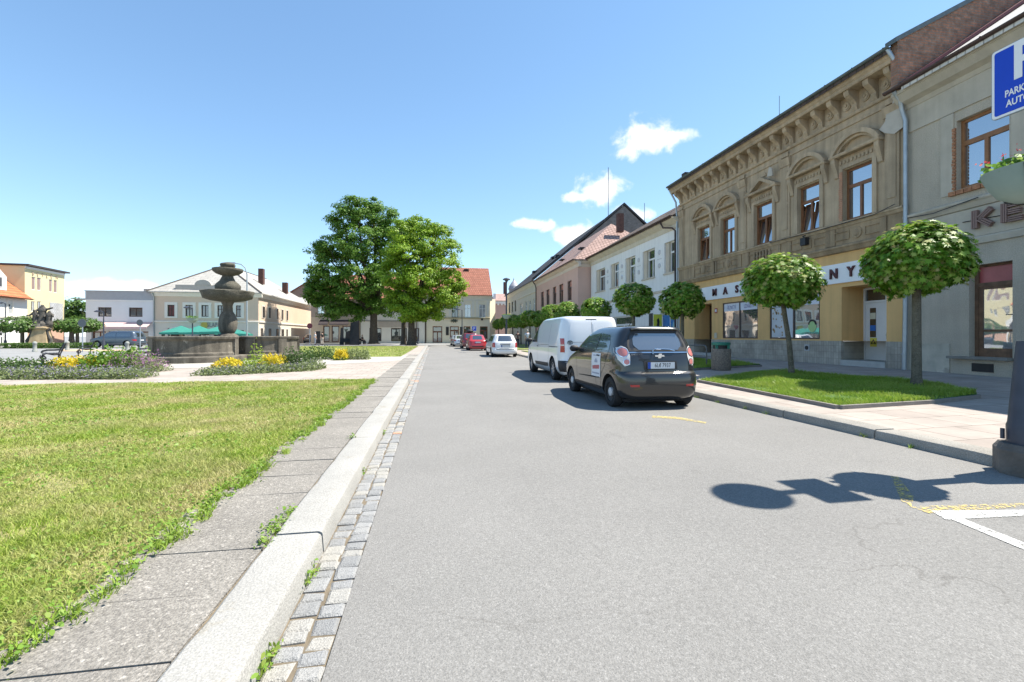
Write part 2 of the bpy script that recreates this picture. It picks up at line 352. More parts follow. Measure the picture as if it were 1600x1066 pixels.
# road: a fine grid so that it can carry slight unevenness
def make_road():
    mb = MB(); xs = [-.425, 1.0, 3.0, 5.0, 5.62]; ys = [-4, 0, 4, 8, 14, 24, 40, 60, 81]
    for i in range(len(xs)):
        for y in ys: mb.v.append((xs[i], y, 0.012*math.sin(math.pi*min(1, max(0, (xs[i]+.4)/6)))))
    n = len(ys)
    for i in range(len(xs)-1):
        for j in range(n-1): mb.f.append((i*n+j, (i+1)*n+j, (i+1)*n+j+1, i*n+j+1))
    return struct(mb.build('road', m_asph))
make_road()
sheet('cross_street', [(-60, 58.6), (-.68, 58.6), (-.68, 62), (5.62, 81.05), (16, 81.05), (16, 110), (-60, 110)], .016, m_asph2)
sheet('gutter_bed', [(-.70, -4), (-.40, -4), (-.40, 58), (-.70, 58)], -.012, m_dirt)
def make_setts():
    mb = MB()
    for row in (0, 1):
        y = -.3+row*.05
        while y < 57:
            ln = random.uniform(.088, .135); far = y > 22
            x0 = -.664+row*.122+random.uniform(-.006, .006); x1 = x0+.114+random.uniform(-.008, .004); y0 = y+.005; y1 = y+ln-.005
            h = random.uniform(-.006, .008); e = .014
            j = lambda: random.uniform(-.007, .007)
            A = [(x0+j(), y0+j(), -.02), (x1+j(), y0+j(), -.02), (x1+j(), y1+j(), -.02), (x0+j(), y1+j(), -.02)]
            B = [(a[0], a[1], h-.010) for a in A]
            cx, cy = (x0+x1)/2, (y0+y1)/2
            C = [(cx+(b[0]-cx)*(1-e/.055), cy+(b[1]-cy)*(1-e/.055), h+random.uniform(-.003, .003)) for b in B]
            base = len(mb.v); mb.v += A+B+C
            for q in (0, 4):
                for i in range(4): mb.f.append((base+q+i, base+q+(i+1) % 4, base+q+4+(i+1) % 4, base+q+4+i))
            mb.f.append(tuple(base+8+i for i in range(4)))
            y += ln
    m, nt, N, L, P = newmat('granite_setts'); P.inputs['Roughness'].default_value = .75
    g = N.new('ShaderNodeNewGeometry'); o = ramp(N, L, g.outputs['Random Per Island'], [(0, (.22, .222, .22)), (.5, (.29, .29, .285)), (.9, (.34, .325, .29)), (.965, (.35, .325, .28)), (.975, (.52, .30, .2))])
    tc = N.new('ShaderNodeTexCoord'); nz = N.new('ShaderNodeTexNoise'); nz.inputs['Scale'].default_value = 130; nz.inputs['Detail'].default_value = 4; L.new(tc.outputs['Object'], nz.inputs['Vector'])
    k = ramp(N, L, nz.outputs['Fac'], [(.3, (.68,)*3), (.7, (1.2,)*3)])
    x = N.new('ShaderNodeMix'); x.data_type = 'RGBA'; x.blend_type = 'MULTIPLY'; x.inputs[0].default_value = 1; L.new(o, x.inputs[6]); L.new(k, x.inputs[7]); L.new(x.outputs[2], P.inputs['Base Color'])
    b = N.new('ShaderNodeBump'); b.inputs['Strength'].default_value = .6; b.inputs['Distance'].default_value = .015; L.new(nz.outputs['Fac'], b.inputs['Height']); L.new(b.outputs[0], P.inputs['Normal'])
    return struct(mb.build('gutter_setts', m))
make_setts()
def kerb(name, xin, xout, ys, mat, z=PZ, chip=0.0):
    """a row of kerb stones with rounded arris; xout is the road side"""
    mb = MB(); sg = 1 if xout > xin else -1
    for a, b in zip(ys[:-1], ys[1:]):
        a2, b2 = a+.006, b-.006; n = max(2, int((b-a)/.16)) if a < 14 else 2
        dz = random.uniform(-.005, .005); dx = random.uniform(-.011, .011)
        prev = None
        for i in range(n+1):
            y = a2+(b2-a2)*i/n
            ch = random.uniform(0, chip) if random.random() < .4 else 0
            r = .022+random.uniform(0, .006)
            end = .02 if i in (0, n) else 0
            p = [(xin+ch+dx, -.05), (xin+ch+dx, z+dz-.008-end*.2), (xin+ch+sg*.012+dx, z+dz-end*.2), (xout-sg*r+dx, z+dz-end*.2), (xout-sg*r*.3+dx, z+dz-r*.35-end*.2), (xout+dx, z+dz-r), (xout+sg*.012+dx, -.05)]
            base = len(mb.v); mb.v += [(q[0], y, q[1]) for q in p]; m = len(p)
            if i in (0, n): mb.f.append(tuple(base+k for k in range(m)))
            if prev is not None:
                for k in range(m-1): mb.f.append((prev+k, prev+k+1, base+k+1, base+k))
            prev = base
    return struct(mb.build(name, mat, smooth=True, sharp=28))
ly = [-2.4, .3, 2.98, 5.66, 7.6, 9.6, 11.4, 13.2]+[13.2+1.6*i for i in range(1, 29)]
kerb('kerb_beside_square', -.965, -.685, ly, m_granite, chip=.012)
ry_ = [3.72, 5.0, 6.55, 8.2, 9.9]+[9.9+1.6*i for i in range(1, 44)]
kerb('kerb_beside_houses', 5.93, 5.62, ry_, m_dgranite, chip=.01)
# the slab strip between lawn and kerb
def make_strip():
    mb = MB(); y = -1.9
    while y < 30:
        d = .475+random.uniform(-.01, .01); z = PZ-.012+random.uniform(-.004, .004)
        t = random.uniform(-.004, .004)
        x0, x1 = -1.60+random.uniform(-.012, .012), -.972
        v = [(x0, y+.003, z), (x1, y+.003, z+t), (x1, y+d-.003, z+t), (x0, y+d-.003, z)]
        mb.ext(v, [(p[0], p[1], p[2]-.05) for p in v]); y += d
    return struct(mb.build('slab_strip', m_slab))
make_strip()
sheet('strip_bed', [(-1.75, -4), (-.96, -4), (-.96, 58), (-1.75, 58)], PZ-.026, m_dirt)
def make_lawn_edge():
    # crumbling concrete edging between lawn and slabs
    mb = MB(); y = -1.5
    while y < 13.2:
        l = random.uniform(.18, .6)
        if random.random() < .7:
            n = max(2, int(l/.06)); prev = None; h0 = PZ+random.uniform(-.012, .014)
            for i in range(n+1):
                yy = y+l*i/n; j = lambda a: random.uniform(-a, a); w = .05*(.55 if i in (0, n) else 1)
                p = [(-1.625-w+j(.012), yy+j(.01), PZ-.06), (-1.625-w*.7+j(.012), yy+j(.01), h0+j(.012)), (-1.62+w*.6+j(.012), yy+j(.01), h0-.006+j(.012)), (-1.615+w+j(.010), yy+j(.01), PZ-.06)]
                b = len(mb.v); mb.v += p
                if i in (0, n): mb.f.append((b, b+1, b+2, b+3))
                if prev is not None:
                    for k in range(3): mb.f.append((prev+k, prev+k+1, b+k+1, b+k))
                prev = b
        y += l+random.uniform(.0, .12)
    return struct(mb.build('lawn_edging', M('crumbling_concrete', (.25, .225, .185), .95, .3, 4, bump=.9, bscale=35, fine=.4, fscale=60)))
make_lawn_edge()
LZ = PZ+.0
# left side sheets ------------------------------------------------------
sheet('lawn', [(-1.63, -4), (-1.60, 13.35), (-12, 13.0), (-40, 12.2), (-40, -4)], LZ-.015, m_lawn)
sheet('square_paving', [(-.955, 13.1), (-.955, 58), (-60, 58), (-60, 12.0), (-12, 12.95), (-1.58, 13.30)], PZ-.022, m_plaza)
fx, fy = W(356, 24.2)          # centre of the fountain
FOUNT = (fx, fy)
gp = [(fx+9.2*math.cos(a)*1.1, fy+7.4*math.sin(a)) for a in [2*math.pi*i/40 for i in range(40)]]
sheet('gravel_court', gp, PZ-.014, m_gravel)
sheet('far_grass', [(-1.9, 27.6), (-1.75, 55), (-20, 57.6), (-19, 40), (-7.5, 27.4)], PZ-.008, m_green)
sheet('square_street', [(-14, 29), (-21, 40), (-22, 66), (-120, 66), (-120, 22), (-22, 25.5)], PZ-.012, m_asph2)
sheet('verge_by_statue', [(-33, 37), (-100, 34), (-100, 41), (-36, 43)], PZ-.004, m_green)
sheet('ochre_path', [W(95, 36), W(215, 36.5), W(215, 40), W(95, 41)], PZ-.002, M('ochre_sand', (.5, .36, .22), .95, .1, 2))
# right side ------------------------------------------------------------
struct(MB().quad((5.9, 3.6, PZ-.01), (15.5, 2.0, gz(15)), (15.5, 100, gz(15)), (5.9, 100, PZ-.01)).build('pavement', m_pave))
sheet('dropped_kerb', [(5.60, -4, .012), (5.60, 3.69, .012), (5.92, 3.69, .02), (7.6, 3.63, PZ-.01), (16, 2.05, gz(15)), (16, -4, gz(15))], 0, m_asph)
VERGE = [(6.62, 6.5), (8.6, 6.6), (10.0, 6.9), (10.9, 8.2), (10.5, 11.9), (9.8, 12.3), (6.85, 10.9)]
def gverge(x, y): return gz(x)+.05+.06*max(0, min(1, (x-7)/3))
vb = MB(); vb.ext([(x, y, -.02) for x, y in VERGE], [(x, y, gverge(x, y)-.03) for x, y in VERGE]); struct(vb.build('verge', m_strip))
def edging(name, poly, h=.055):
    mb = MB(); n = len(poly)
    for i in range(n):
        a, b = Vector(poly[i]), Vector(poly[(i+1) % n]); t = (b-a).normalized(); nr = Vector((t.y, -t.x))*.06
        mb.ext([(*q, -.02) for q in (a, b, b+nr, a+nr)], [(q.x, q.y, gz(q.x)+h) for q in (a, b, b+nr, a+nr)])
    return struct(mb.build(name, M('edging_stone', (.22, .2, .18), .9, .2, 3, bump=.5, bscale=50)))
edging('verge_edging', VERGE)
VERGE2 = [(6.75, 12.9), (9.0, 14.4), (11.9, 15.0), (11.9, 19.5), (6.8, 19.5)]
vb = MB(); vb.ext([(x, y, -.02) for x, y in VERGE2], [(x, y, gverge(x, y)-.03) for x, y in VERGE2]); struct(vb.build('verge', m_strip))
edging('verge_edging', VERGE2)
for (y0, y1) in [(21.5, 27), (29, 35), (38, 46), (49, 58), (61, 72)]:
    p = [(6.8, y0), (11.8, y0), (11.8, y1), (6.8, y1)]
    vb = MB(); vb.ext([(x, y, -.02) for x, y in p], [(x, y, gz(x)+.05) for x, y in p]); struct(vb.build('verge', m_green))
# painted markings --------------------------------------------------------
def marking(name, pts, mat, label):
    o = MB().poly([(*(lambda q: (q[0], q[1], .0045+.012*math.sin(math.pi*min(1, max(0, (q[0]+.4)/6)))))(G(u, v, .01)),) for u, v in pts]).build(name, mat); return struct(o)
def wornpaint(name, c, wear):
    m, nt, N, L, P = newmat(name); P.inputs['Roughness'].default_value = .7
    tc = N.new('ShaderNodeTexCoord'); nz = N.new('ShaderNodeTexNoise'); nz.inputs['Scale'].default_value = 38; nz.inputs['Detail'].default_value = 8; nz.inputs['Roughness'].default_value = .8; L.new(tc.outputs['Object'], nz.inputs['Vector'])
    P.inputs['Base Color'].default_value = (*c, 1); k = ramp(N, L, nz.outputs['Fac'], [(wear-.04, (0, 0, 0)), (wear+.06, (1, 1, 1))]); tr = N.new('ShaderNodeBsdfTransparent'); mx = N.new('ShaderNodeMixShader')
    L.new(k, mx.inputs[0]); L.new(tr.outputs[0], mx.inputs[1]); L.new(P.outputs[0], mx.inputs[2]); L.new(mx.outputs[0], N['Material Output'].inputs[0]); return m
m_wl = wornpaint('white_line', (.66, .66, .63), .46); m_yl = wornpaint('yellow_line', (.66, .50, .13), .53); m_yw = wornpaint('worn_yellow', (.60, .48, .16), .49)
marking('painted_line', [(1455, 799), (1600, 797), (1690, 795), (1690, 808), (1600, 806), (1478, 813)], m_wl, '')
marking('painted_line', [(1474, 807), (1492, 806), (1600, 849), (1690, 884), (1690, 897), (1600, 860)], m_wl, '')
marking('painted_line', [(1420, 792), (1600, 786), (1690, 783), (1690, 788), (1600, 792), (1452, 803)], m_yl, '')
marking('painted_line', [(1392, 745), (1402, 744), (1428, 776), (1424, 792), (1408, 783)], m_yl, '')
marking('painted_line', [(1020, 650), (1060, 652), (1104, 660), (1102, 662), (1058, 655), (1018, 653)], m_yw, '')
# ------------------------------------------------------------------ grass
def blades(name, P, hgt, wid, lean, mat, bend=.4):
    n = len(P); a = rng.uniform(0, 2*np.pi, n); d = np.stack([np.cos(a), np.sin(a), np.zeros(n)], 1)
    a2 = rng.uniform(0, 2*np.pi, n); l = np.stack([np.cos(a2), np.sin(a2), np.zeros(n)], 1)*(lean*rng.uniform(.2, 1, n)*hgt)[:, None]
    up = np.zeros((n, 3)); up[:, 2] = hgt
    w = (d.T*wid/2).T
    V = np.stack([P-w, P+w, P+.55*up+.35*l+.7*w, P+.55*up+.35*l-.7*w, P+up*.95+l], 1)
    base = np.arange(n)[:, None]*5
    lo = (base+np.array([0, 1, 2, 3, 3, 2, 4])[None, :]).ravel()
    return np_mesh(name, V.reshape(-1, 3), lo, np.tile([4, 3], n), mat)
m_blade = MLeaf('lawn_blades', [(.15, .25, .022), (.24, .36, .036), (.33, .42, .065), (.44, .45, .14)], .5, .3, .3, patch=[(.48, .43, .19), (.56, .49, .25), (.34, .36, .10), (.52, .44, .23)], pscale=.9)
m_vblade = MLeaf('verge_blades', [(.16, .28, .022), (.24, .37, .04), (.32, .44, .07)], .45, .35, .3, patch=[(.30, .40, .06), (.38, .44, .10), (.22, .34, .04)], pscale=1.3)
m_weed = MLeaf('weed_leaves', [(.13, .24, .03), (.19, .32, .045), (.27, .34, .07)], .5, .3, .3)
def lawn_pts(n):
    out = []; tot = 0
    while tot < n:
        Y = rng.uniform(.2, 13.3, 200000); X = rng.uniform(-16, -1.62, 200000)
        d = X*ST+Y*CT; ok = d > .4; d = np.where(ok, d, 9)
        xc = (X*CT-Y*ST)/d
        pr = np.minimum(1, (1.9/d)**1.5)
        k = ok & (xc > -1.35) & (rng.uniform(0, 1, 200000) < pr); q = np.stack([X[k], Y[k], np.full(k.sum(), LZ-.016)], 1)
        out.append(q); tot += len(q)
    return np.concatenate(out)[:n]
def make_lawn():
    P = lawn_pts(300000); d = P[:, 0]*ST+P[:, 1]*CT
    bare = np.sin(P[:, 0]*3.3+1.2*np.sin(P[:, 1]*2.7))*np.sin(P[:, 1]*3.1+np.cos(P[:, 0]*2.3))+rng.normal(0, .22, len(P)); kk = bare < .78; P = P[kk]; d = d[kk]
    f = np.sqrt(np.maximum(d, 1.2)/2)
    cl = np.sin(P[:, 0]*2.1+np.sin(P[:, 1]*1.3)*2)*np.sin(P[:, 1]*1.7+np.cos(P[:, 0]*1.9)*1.5)
    o = blades('lawn_grass', P, rng.uniform(.02, .052, len(P))*(1+.5*cl), .0042*f*rng.uniform(.7, 1.4, len(P)), 1.3, m_blade)
    tag(o, 'mown yellow green grass covering the lawn beside the kerb', 'grass', kind='stuff')
    P = lawn_pts(15000); dd = P[:, 0]*ST+P[:, 1]*CT
    # clover and plantain in patches
    k = (np.sin(P[:, 0]*1.7+.6)*np.sin(P[:, 1]*1.45+.3)+rng.normal(0, .35, len(P))) > .25; P = P[k]; dd = dd[k]
    P[:, 2] += rng.uniform(.02, .042, len(P)); Nn = rng.normal(0, .5, (len(P), 3)); Nn[:, 2] += 1.0
    o = leaf_mesh('lawn_weeds', P, Nn, rng.uniform(.011, .024, len(P))*np.sqrt(np.maximum(dd, 1)/2.2), QUAD, m_weed)
    tag(o, 'low broad leaved weeds scattered through the lawn grass', 'weeds', kind='stuff')
make_lawn()
def tuft(P0, n, h, spread, w, out):
    a = rng.uniform(0, 2*np.pi, n); r = rng.uniform(0, spread, n)
    out.append((np.stack([P0[0]+r*np.cos(a), P0[1]+r*np.sin(a)*1.5, np.full(n, P0[2])], 1), rng.uniform(.5, 1, n)*h, np.full(n, w)))
def make_edge():
    out = []; lv = []
    y = .6
    while y < 13:
        k = rng.uniform(.4, 1.3); dd = max(1, y)
        if rng.uniform() < .8:
            tuft((-1.58+rng.uniform(-.08, .07), y, LZ-.02), int(30*k+16), .085*k, .06*k, .006*math.sqrt(dd/1.5), out)
            for i in range(int(26*k)): lv.append((-1.58+rng.normal(0, .06), y+rng.normal(0, .07), LZ+rng.uniform(.0, .05)))
        y += rng.uniform(.03, .11)*(1+y*.05)
    for (x, yy, k) in [(-.97, 3.05, 1.0), (-.98, 3.2, .9), (-.975, 2.9, .8), (-.98, 3.36, .7), (-.675, 2.62, .8), (-.675, 2.7, .7), (-.672, 1.95, .9), (-.672, 2.02, .7), (-.672, 1.75, .5), (-.672, 4.6, .6), (-.672, 6.4, .5), (-.97, 5.7, .5), (-1.02, 3.1, .7)]:
        tuft((x, yy, (PZ-.03) if x < -.8 else -.01), 34, .07*k, .035*k, .005, out)
        for i in range(34): lv.append((x+rng.normal(0, .025), yy+rng.normal(0, .05), ((PZ-.01) if x < -.8 else .01)+rng.uniform(0, .045)))
    for yy in np.arange(4, 12, .55):
        if rng.uniform() < .6: tuft((5.58, yy+rng.uniform(-.2, .2), .0), 14, .07, .05, .008, out)
    P = np.concatenate([o[0] for o in out]); h = np.concatenate([o[1] for o in out]); w = np.concatenate([o[2] for o in out])
    tag(blades('edge_grass', P, h, w, 1.4, m_vblade), 'fresh green tufts growing along kerb joints and lawn edge', 'grass tufts', kind='stuff')
    lv = np.array(lv); Nn = rng.normal(0, .6, (len(lv), 3)); Nn[:, 2] += 1
    tag(leaf_mesh('edge_weeds', lv, Nn, rng.uniform(.012, .028, len(lv)), QUAD, m_weed), 'leafy weeds in the gap between lawn and slab strip', 'weeds', kind='stuff')
make_edge()
def in_poly(X, Y, poly):
    ins = np.zeros(len(X), bool); n = len(poly)
    for i in range(n):
        x1, y1 = poly[i]; x2, y2 = poly[(i+1) % n]
        c = ((y1 > Y) != (y2 > Y)) & (X < (x2-x1)*(Y-y1)/(y2-y1+1e-12)+x1); ins ^= c
    return ins
def make_verge_grass():
    for poly, n, zf in [(VERGE, 60000, gverge), (VERGE2, 26000, gverge)]:
        p = np.array(poly); X = rng.uniform(p[:, 0].min()-.1, p[:, 0].max()+.1, n*2); Y = rng.uniform(p[:, 1].min()-.1, p[:, 1].max()+.1, n*2)
        k = in_poly(X, Y, poly); X, Y = X[k][:n], Y[k][:n]
        Z = np.array([zf(x, 0) for x in X])-.035
        q = np.sin(X*2.6+np.sin(Y*1.9))*np.sin(Y*2.2+np.cos(X*1.7)); kk = (q+rng.normal(0, .25, len(X))) > -.72; X, Y, Z, q = X[kk], Y[kk], Z[kk], q[kk]
        o = blades('verge_grass', np.stack([X, Y, Z], 1), rng.uniform(.04, .11, len(X))*(1+.45*q), rng.uniform(.008, .016, len(X)), 1.0, m_vblade)
        tag(o, 'bright green grass around the two nearest globe maples' if poly is VERGE else 'shaded green grass around the litter bin and third globe maple', 'grass', kind='stuff')
make_verge_grass()
def make_far_grass():
    n = 26000; X = rng.uniform(-19, -1.8, n); Y = rng.uniform(27.5, 57, n); k = in_poly(X, Y, [(-1.9, 27.6), (-1.75, 55), (-20, 57.6), (-19, 40), (-7.5, 27.4)])
    X, Y = X[k], Y[k]
    tag(blades('far_lawn_grass', np.stack([X, Y, np.full(len(X), PZ-.01)], 1), rng.uniform(.03, .07, len(X)), rng.uniform(.03, .06, len(X)), 1.2, m_blade), 'grass of the far lawn under the big trees', 'grass', kind='stuff')
make_far_grass()
# ================================================================== buildings
class Face:
    """one facade: x runs along it to the viewer's right, y into the house, z up"""
    def __init__(s, root, mtx, world):
        s.root, s.M = root, mtx; s.Wm = world; s.Wi = world.inverted()
    def sx(s, u, y=0.0):
        rx, ry = ray(u); o = s.Wi @ Vector((0, 0, 0)); d = s.Wi.to_3x3() @ Vector((rx, ry, 0))
        t = (y-o.y)/d.y; return o.x+d.x*t
    def z(s, u, v, y=0.0):
        p = s.Wm @ Vector((s.sx(u, y), y, 0)); return zat(v, dep(p.x, p.y))
    def b(s): return MB(s.M)
class Bld(Face):
    def __init__(s, name, label, cat, ox, oy, ang, oz=0.0):
        r = thing(name, label, cat, (ox, oy, oz), ang)
        Face.__init__(s, r, Matrix.Identity(4), Matrix.Translation((ox, oy, oz)) @ Matrix.Rotation(ang, 4, 'Z')); s.oz = oz
    def face(s, lx, ly, lang):
        m = Matrix.Translation((lx, ly, 0)) @ Matrix.Rotation(lang, 4, 'Z'); return Face(s.root, m, s.Wm @ m)
def wall(F, x0, x1, z0, z1, ops, mat, y=0.0, rev=.16, thick=None, depth=None, name='wall', label=None):
    """front wall with real openings and their reveals; depth adds side and back walls"""
    xs = sorted(set([x0, x1]+[q for o in ops for q in o[:2] if x0 < q < x1])); zs = sorted(set([z0, z1]+[q for o in ops for q in o[2:4] if z0 < q < z1]))
    mb = F.b()
    for i in range(len(xs)-1):
        for j in range(len(zs)-1):
            cx, cz = (xs[i]+xs[i+1])/2, (zs[j]+zs[j+1])/2
            if any(o[0] < cx < o[1] and o[2] < cz < o[3] for o in ops): continue
            mb.quad((xs[i], y, zs[j]), (xs[i+1], y, zs[j]), (xs[i+1], y, zs[j+1]), (xs[i], y, zs[j+1]))
    for o in ops:
        r = y+(o[4] if len(o) > 4 else rev); a, b, c, d = o[:4]
        mb.quad((a, y, c), (a, r, c), (a, r, d), (a, y, d)); mb.quad((b, y, c), (b, y, d), (b, r, d), (b, r, c))
        mb.quad((a, y, d), (a, r, d), (b, r, d), (b, y, d)); mb.quad((a, y, c), (b, y, c), (b, r, c), (a, r, c))
    if depth:
        D = y+depth
        mb.quad((x0, y, z0), (x0, y, z1), (x0, D, z1), (x0, D, z0)); mb.quad((x1, y, z0), (x1, D, z0), (x1, D, z1), (x1, y, z1)); mb.quad((x0, D, z0), (x0, D, z1), (x1, D, z1), (x1, D, z0))
    o = mb.build(name, mat, F.root, normals=False)
    if label: o['label'] = label
    return o
m_glass = MGlass('window_glass', refl=.5)
m_glassd = MGlass('dark_window_glass', (.015, .018, .02), refl=.16)
m_glassw = MGlass('curtained_glass', (.30, .32, .34), refl=.25)
m_shopgl = MGlass('shop_glass', (.10, .105, .11), refl=.45, wav=.0)
m_brownf = M('brown_window_frame', (.20, .085, .035), .45, .2, 6)
m_whitef = M('white_window_frame', (.74, .74, .72), .5, .04, 6)
m_darkf = M('dark_window_frame', (.05, .03, .022), .5, .2, 6)
def window(F, x0, x1, z0, z1, y=.14, fm=None, gm=None, fw=.06, style='T', tilt=0.0, name='window', fd=.07, lab=None):
    fm = fm or m_brownf; gm = gm or m_glass; mb = F.b(); e = .002
    x0 += e; x1 -= e; z0 += e; z1 -= e
    mb.box(x0, x0+fw, y-fd, y, z0, z1); mb.box(x1-fw, x1, y-fd, y, z0, z1); mb.box(x0+fw, x1-fw, y-fd, y, z0, z0+fw); mb.box(x0+fw, x1-fw, y-fd, y, z1-fw, z1)
    cx = (x0+x1)/2; zt = z0+(z1-z0)*.66; m = fw*.8; cells = []
    if style == 'T':
        mb.box(x0+fw, x1-fw, y-fd-.005, y, zt-m, zt+m); mb.box(cx-m*.7, cx+m*.7, y-fd-.003, y, z0+fw, zt-m)
        cells = [(x0+fw, x1-fw, zt+m, z1-fw, 0), (x0+fw, cx-m*.7, z0+fw, zt-m, tilt), (cx+m*.7, x1-fw, z0+fw, zt-m, tilt)]
    elif style == 'X':
        mb.box(x0+fw, x1-fw, y-fd-.005, y, zt-m/2, zt+m/2); mb.box(cx-m/2, cx+m/2, y-fd-.003, y, z0+fw, zt-m/2); mb.box(cx-m/2, cx+m/2, y-fd-.003, y, zt+m/2, z1-fw)
        cells = [(x0+fw, x1-fw, z0+fw, z1-fw, 0)]
    elif style == 'D':
        mb.box(cx-m/2, cx+m/2, y-fd-.005, y, z0+fw, z1-fw); cells = [(x0+fw, cx-m/2, z0+fw, z1-fw, 0), (cx+m/2, x1-fw, z0+fw, z1-fw, 0)]
    elif style == 'H':
        zt = (z0+z1)/2; mb.box(x0+fw, x1-fw, y-fd-.005, y, zt-m/2, zt+m/2); cells = [(x0+fw, x1-fw, z0+fw, z1-fw, 0)]
    else: cells = [(x0+fw, x1-fw, z0+fw, z1-fw, 0)]
    fr = mb.build(name, fm, F.root)
    if lab: fr['label'] = lab
    for a, b, c, d, t in cells:
        g = F.b(); k = .02 if style == 'X' else .004
        A = [(a-k*0, y-.032, c), (b, y-.032, c), (b, y-.032+t, d), (a, y-.032+t, d)]
        g.ext(A, [(p[0], p[1]+.012, p[2]) for p in A]); g.build('pane', gm, fr)
        if t:
            s = F.b(); w = .045
            for (p, q) in [((a, c), (a+w, d)), ((b-w, c), (b, d))]:
                B = [(p[0], y-.04, c), (q[0], y-.04, c), (q[0], y-.04+t, d), (p[0], y-.04+t, d)]; s.ext(B, [(v[0], v[1]-.03, v[2]) for v in B])
            B = [(a+w, y-.04+t*.93, d-w), (b-w, y-.04+t*.93, d-w), (b-w, y-.04+t, d), (a+w, y-.04+t, d)]; s.ext(B, [(v[0], v[1]-.03, v[2]) for v in B])
            so_ = s.build('tilted_sash', fm, fr)
    return fr
def roof(F, x0, x1, y0, y1, ze, zr, mat, hipL=0.0, hipR=0.0, yr=None, t=.12, name='roof', back=None):
    """ridge roof along x; hip lengths 0 make gables (closed by a wall part)"""
    yr = (y0+y1)/2 if yr is None else yr; zb = ze if back is None else back
    mb = F.b(); a, b, c, d = (x0, y0, ze), (x1, y0, ze), (x1, y1, zb), (x0, y1, zb); p, q = (x0+hipL, yr, zr), (x1-hipR, yr, zr)
    dn = lambda v: (v[0], v[1], v[2]-t)
    for P in ([a, b, q, p], [c, d, p, q], [b, c, q], [d, a, p]):
        if (P == [b, c, q] and not hipR) or (P == [d, a, p] and not hipL): continue
        mb.ext(P, [dn(v) for v in P])
    return mb.build(name, mat, F.root)
def gable(F, x, y0, y1, ze, zr, yr, mat, th=.25, name='gable', side=1, up=0.0):
    mb = F.b(); P = [(x, y0, ze), (x, y1, ze), (x, y1, ze+up), (x, yr, zr+up), (x, y0, ze+up)] if up else [(x, y0, ze), (x, y1, ze), (x, yr, zr)]
    mb.ext(P, [(x+side*th, p[1], p[2]) for p in P]); return mb.build(name, mat, F.root)
def trim(F, name, mat, boxes=(), profs=(), label=None):
    mb = F.b()
    for q in boxes: mb.box(*q)
    for p, a, b in profs: mb.prof_x(p, a, b)
    o = mb.build(name, mat, F.root)
    if label: o['label'] = label
    return o
m_zinc = M('zinc_pipe', (.36, .40, .43), .42, .12, 4, metal=.6)
m_gutter = M('gutter_metal', (.10, .12, .12), .5, .2, 4, metal=.3)
m_bgutter = M('brown_gutter', (.06, .035, .03), .5, .2, 4)
def pipe(F, pts, r, mat, name='downpipe'):
    mb = F.b(); mb.tube(pts, r, 10); 
    for p in pts[1:-1]: pass
    (x, y, z0), (x1, y1, z1) = pts[-2], pts[-1]
    zz = min(z0, z1)+.5
    while zz < max(z0, z1)-.3: mb.lathe([(r*1.22, -.025), (r*1.22, .025)], 10, (x1, y1, zz)); zz += 1.9
    return mb.build(name, mat, F.root, smooth=True)
def gutter(F, x0, x1, y, z, mat, r=.08, name='gutter'):
    prof = [(y+r*math.cos(a), z+r*math.sin(a)) for a in [math.pi+math.pi*i/8 for i in range(9)]]+[(y+r*.8, z), (y-r*.8, z)][:0]
    inn = [(y+(r-.012)*math.cos(a), z+(r-.012)*math.sin(a)) for a in [2*math.pi-math.pi*i/8 for i in range(9)]]
    mb = F.b(); P = prof+inn; mb.prof_x(P, x0, x1)
    x = x0+.6
    while x < x1: mb.box(x, x+.03, y-r*1.15, y+r, z-.015, z+.012); x += 1.1
    return mb.build(name, mat, F.root)
RIGHT, FRONT, LEFT = -R(90), 0.0, R(90)
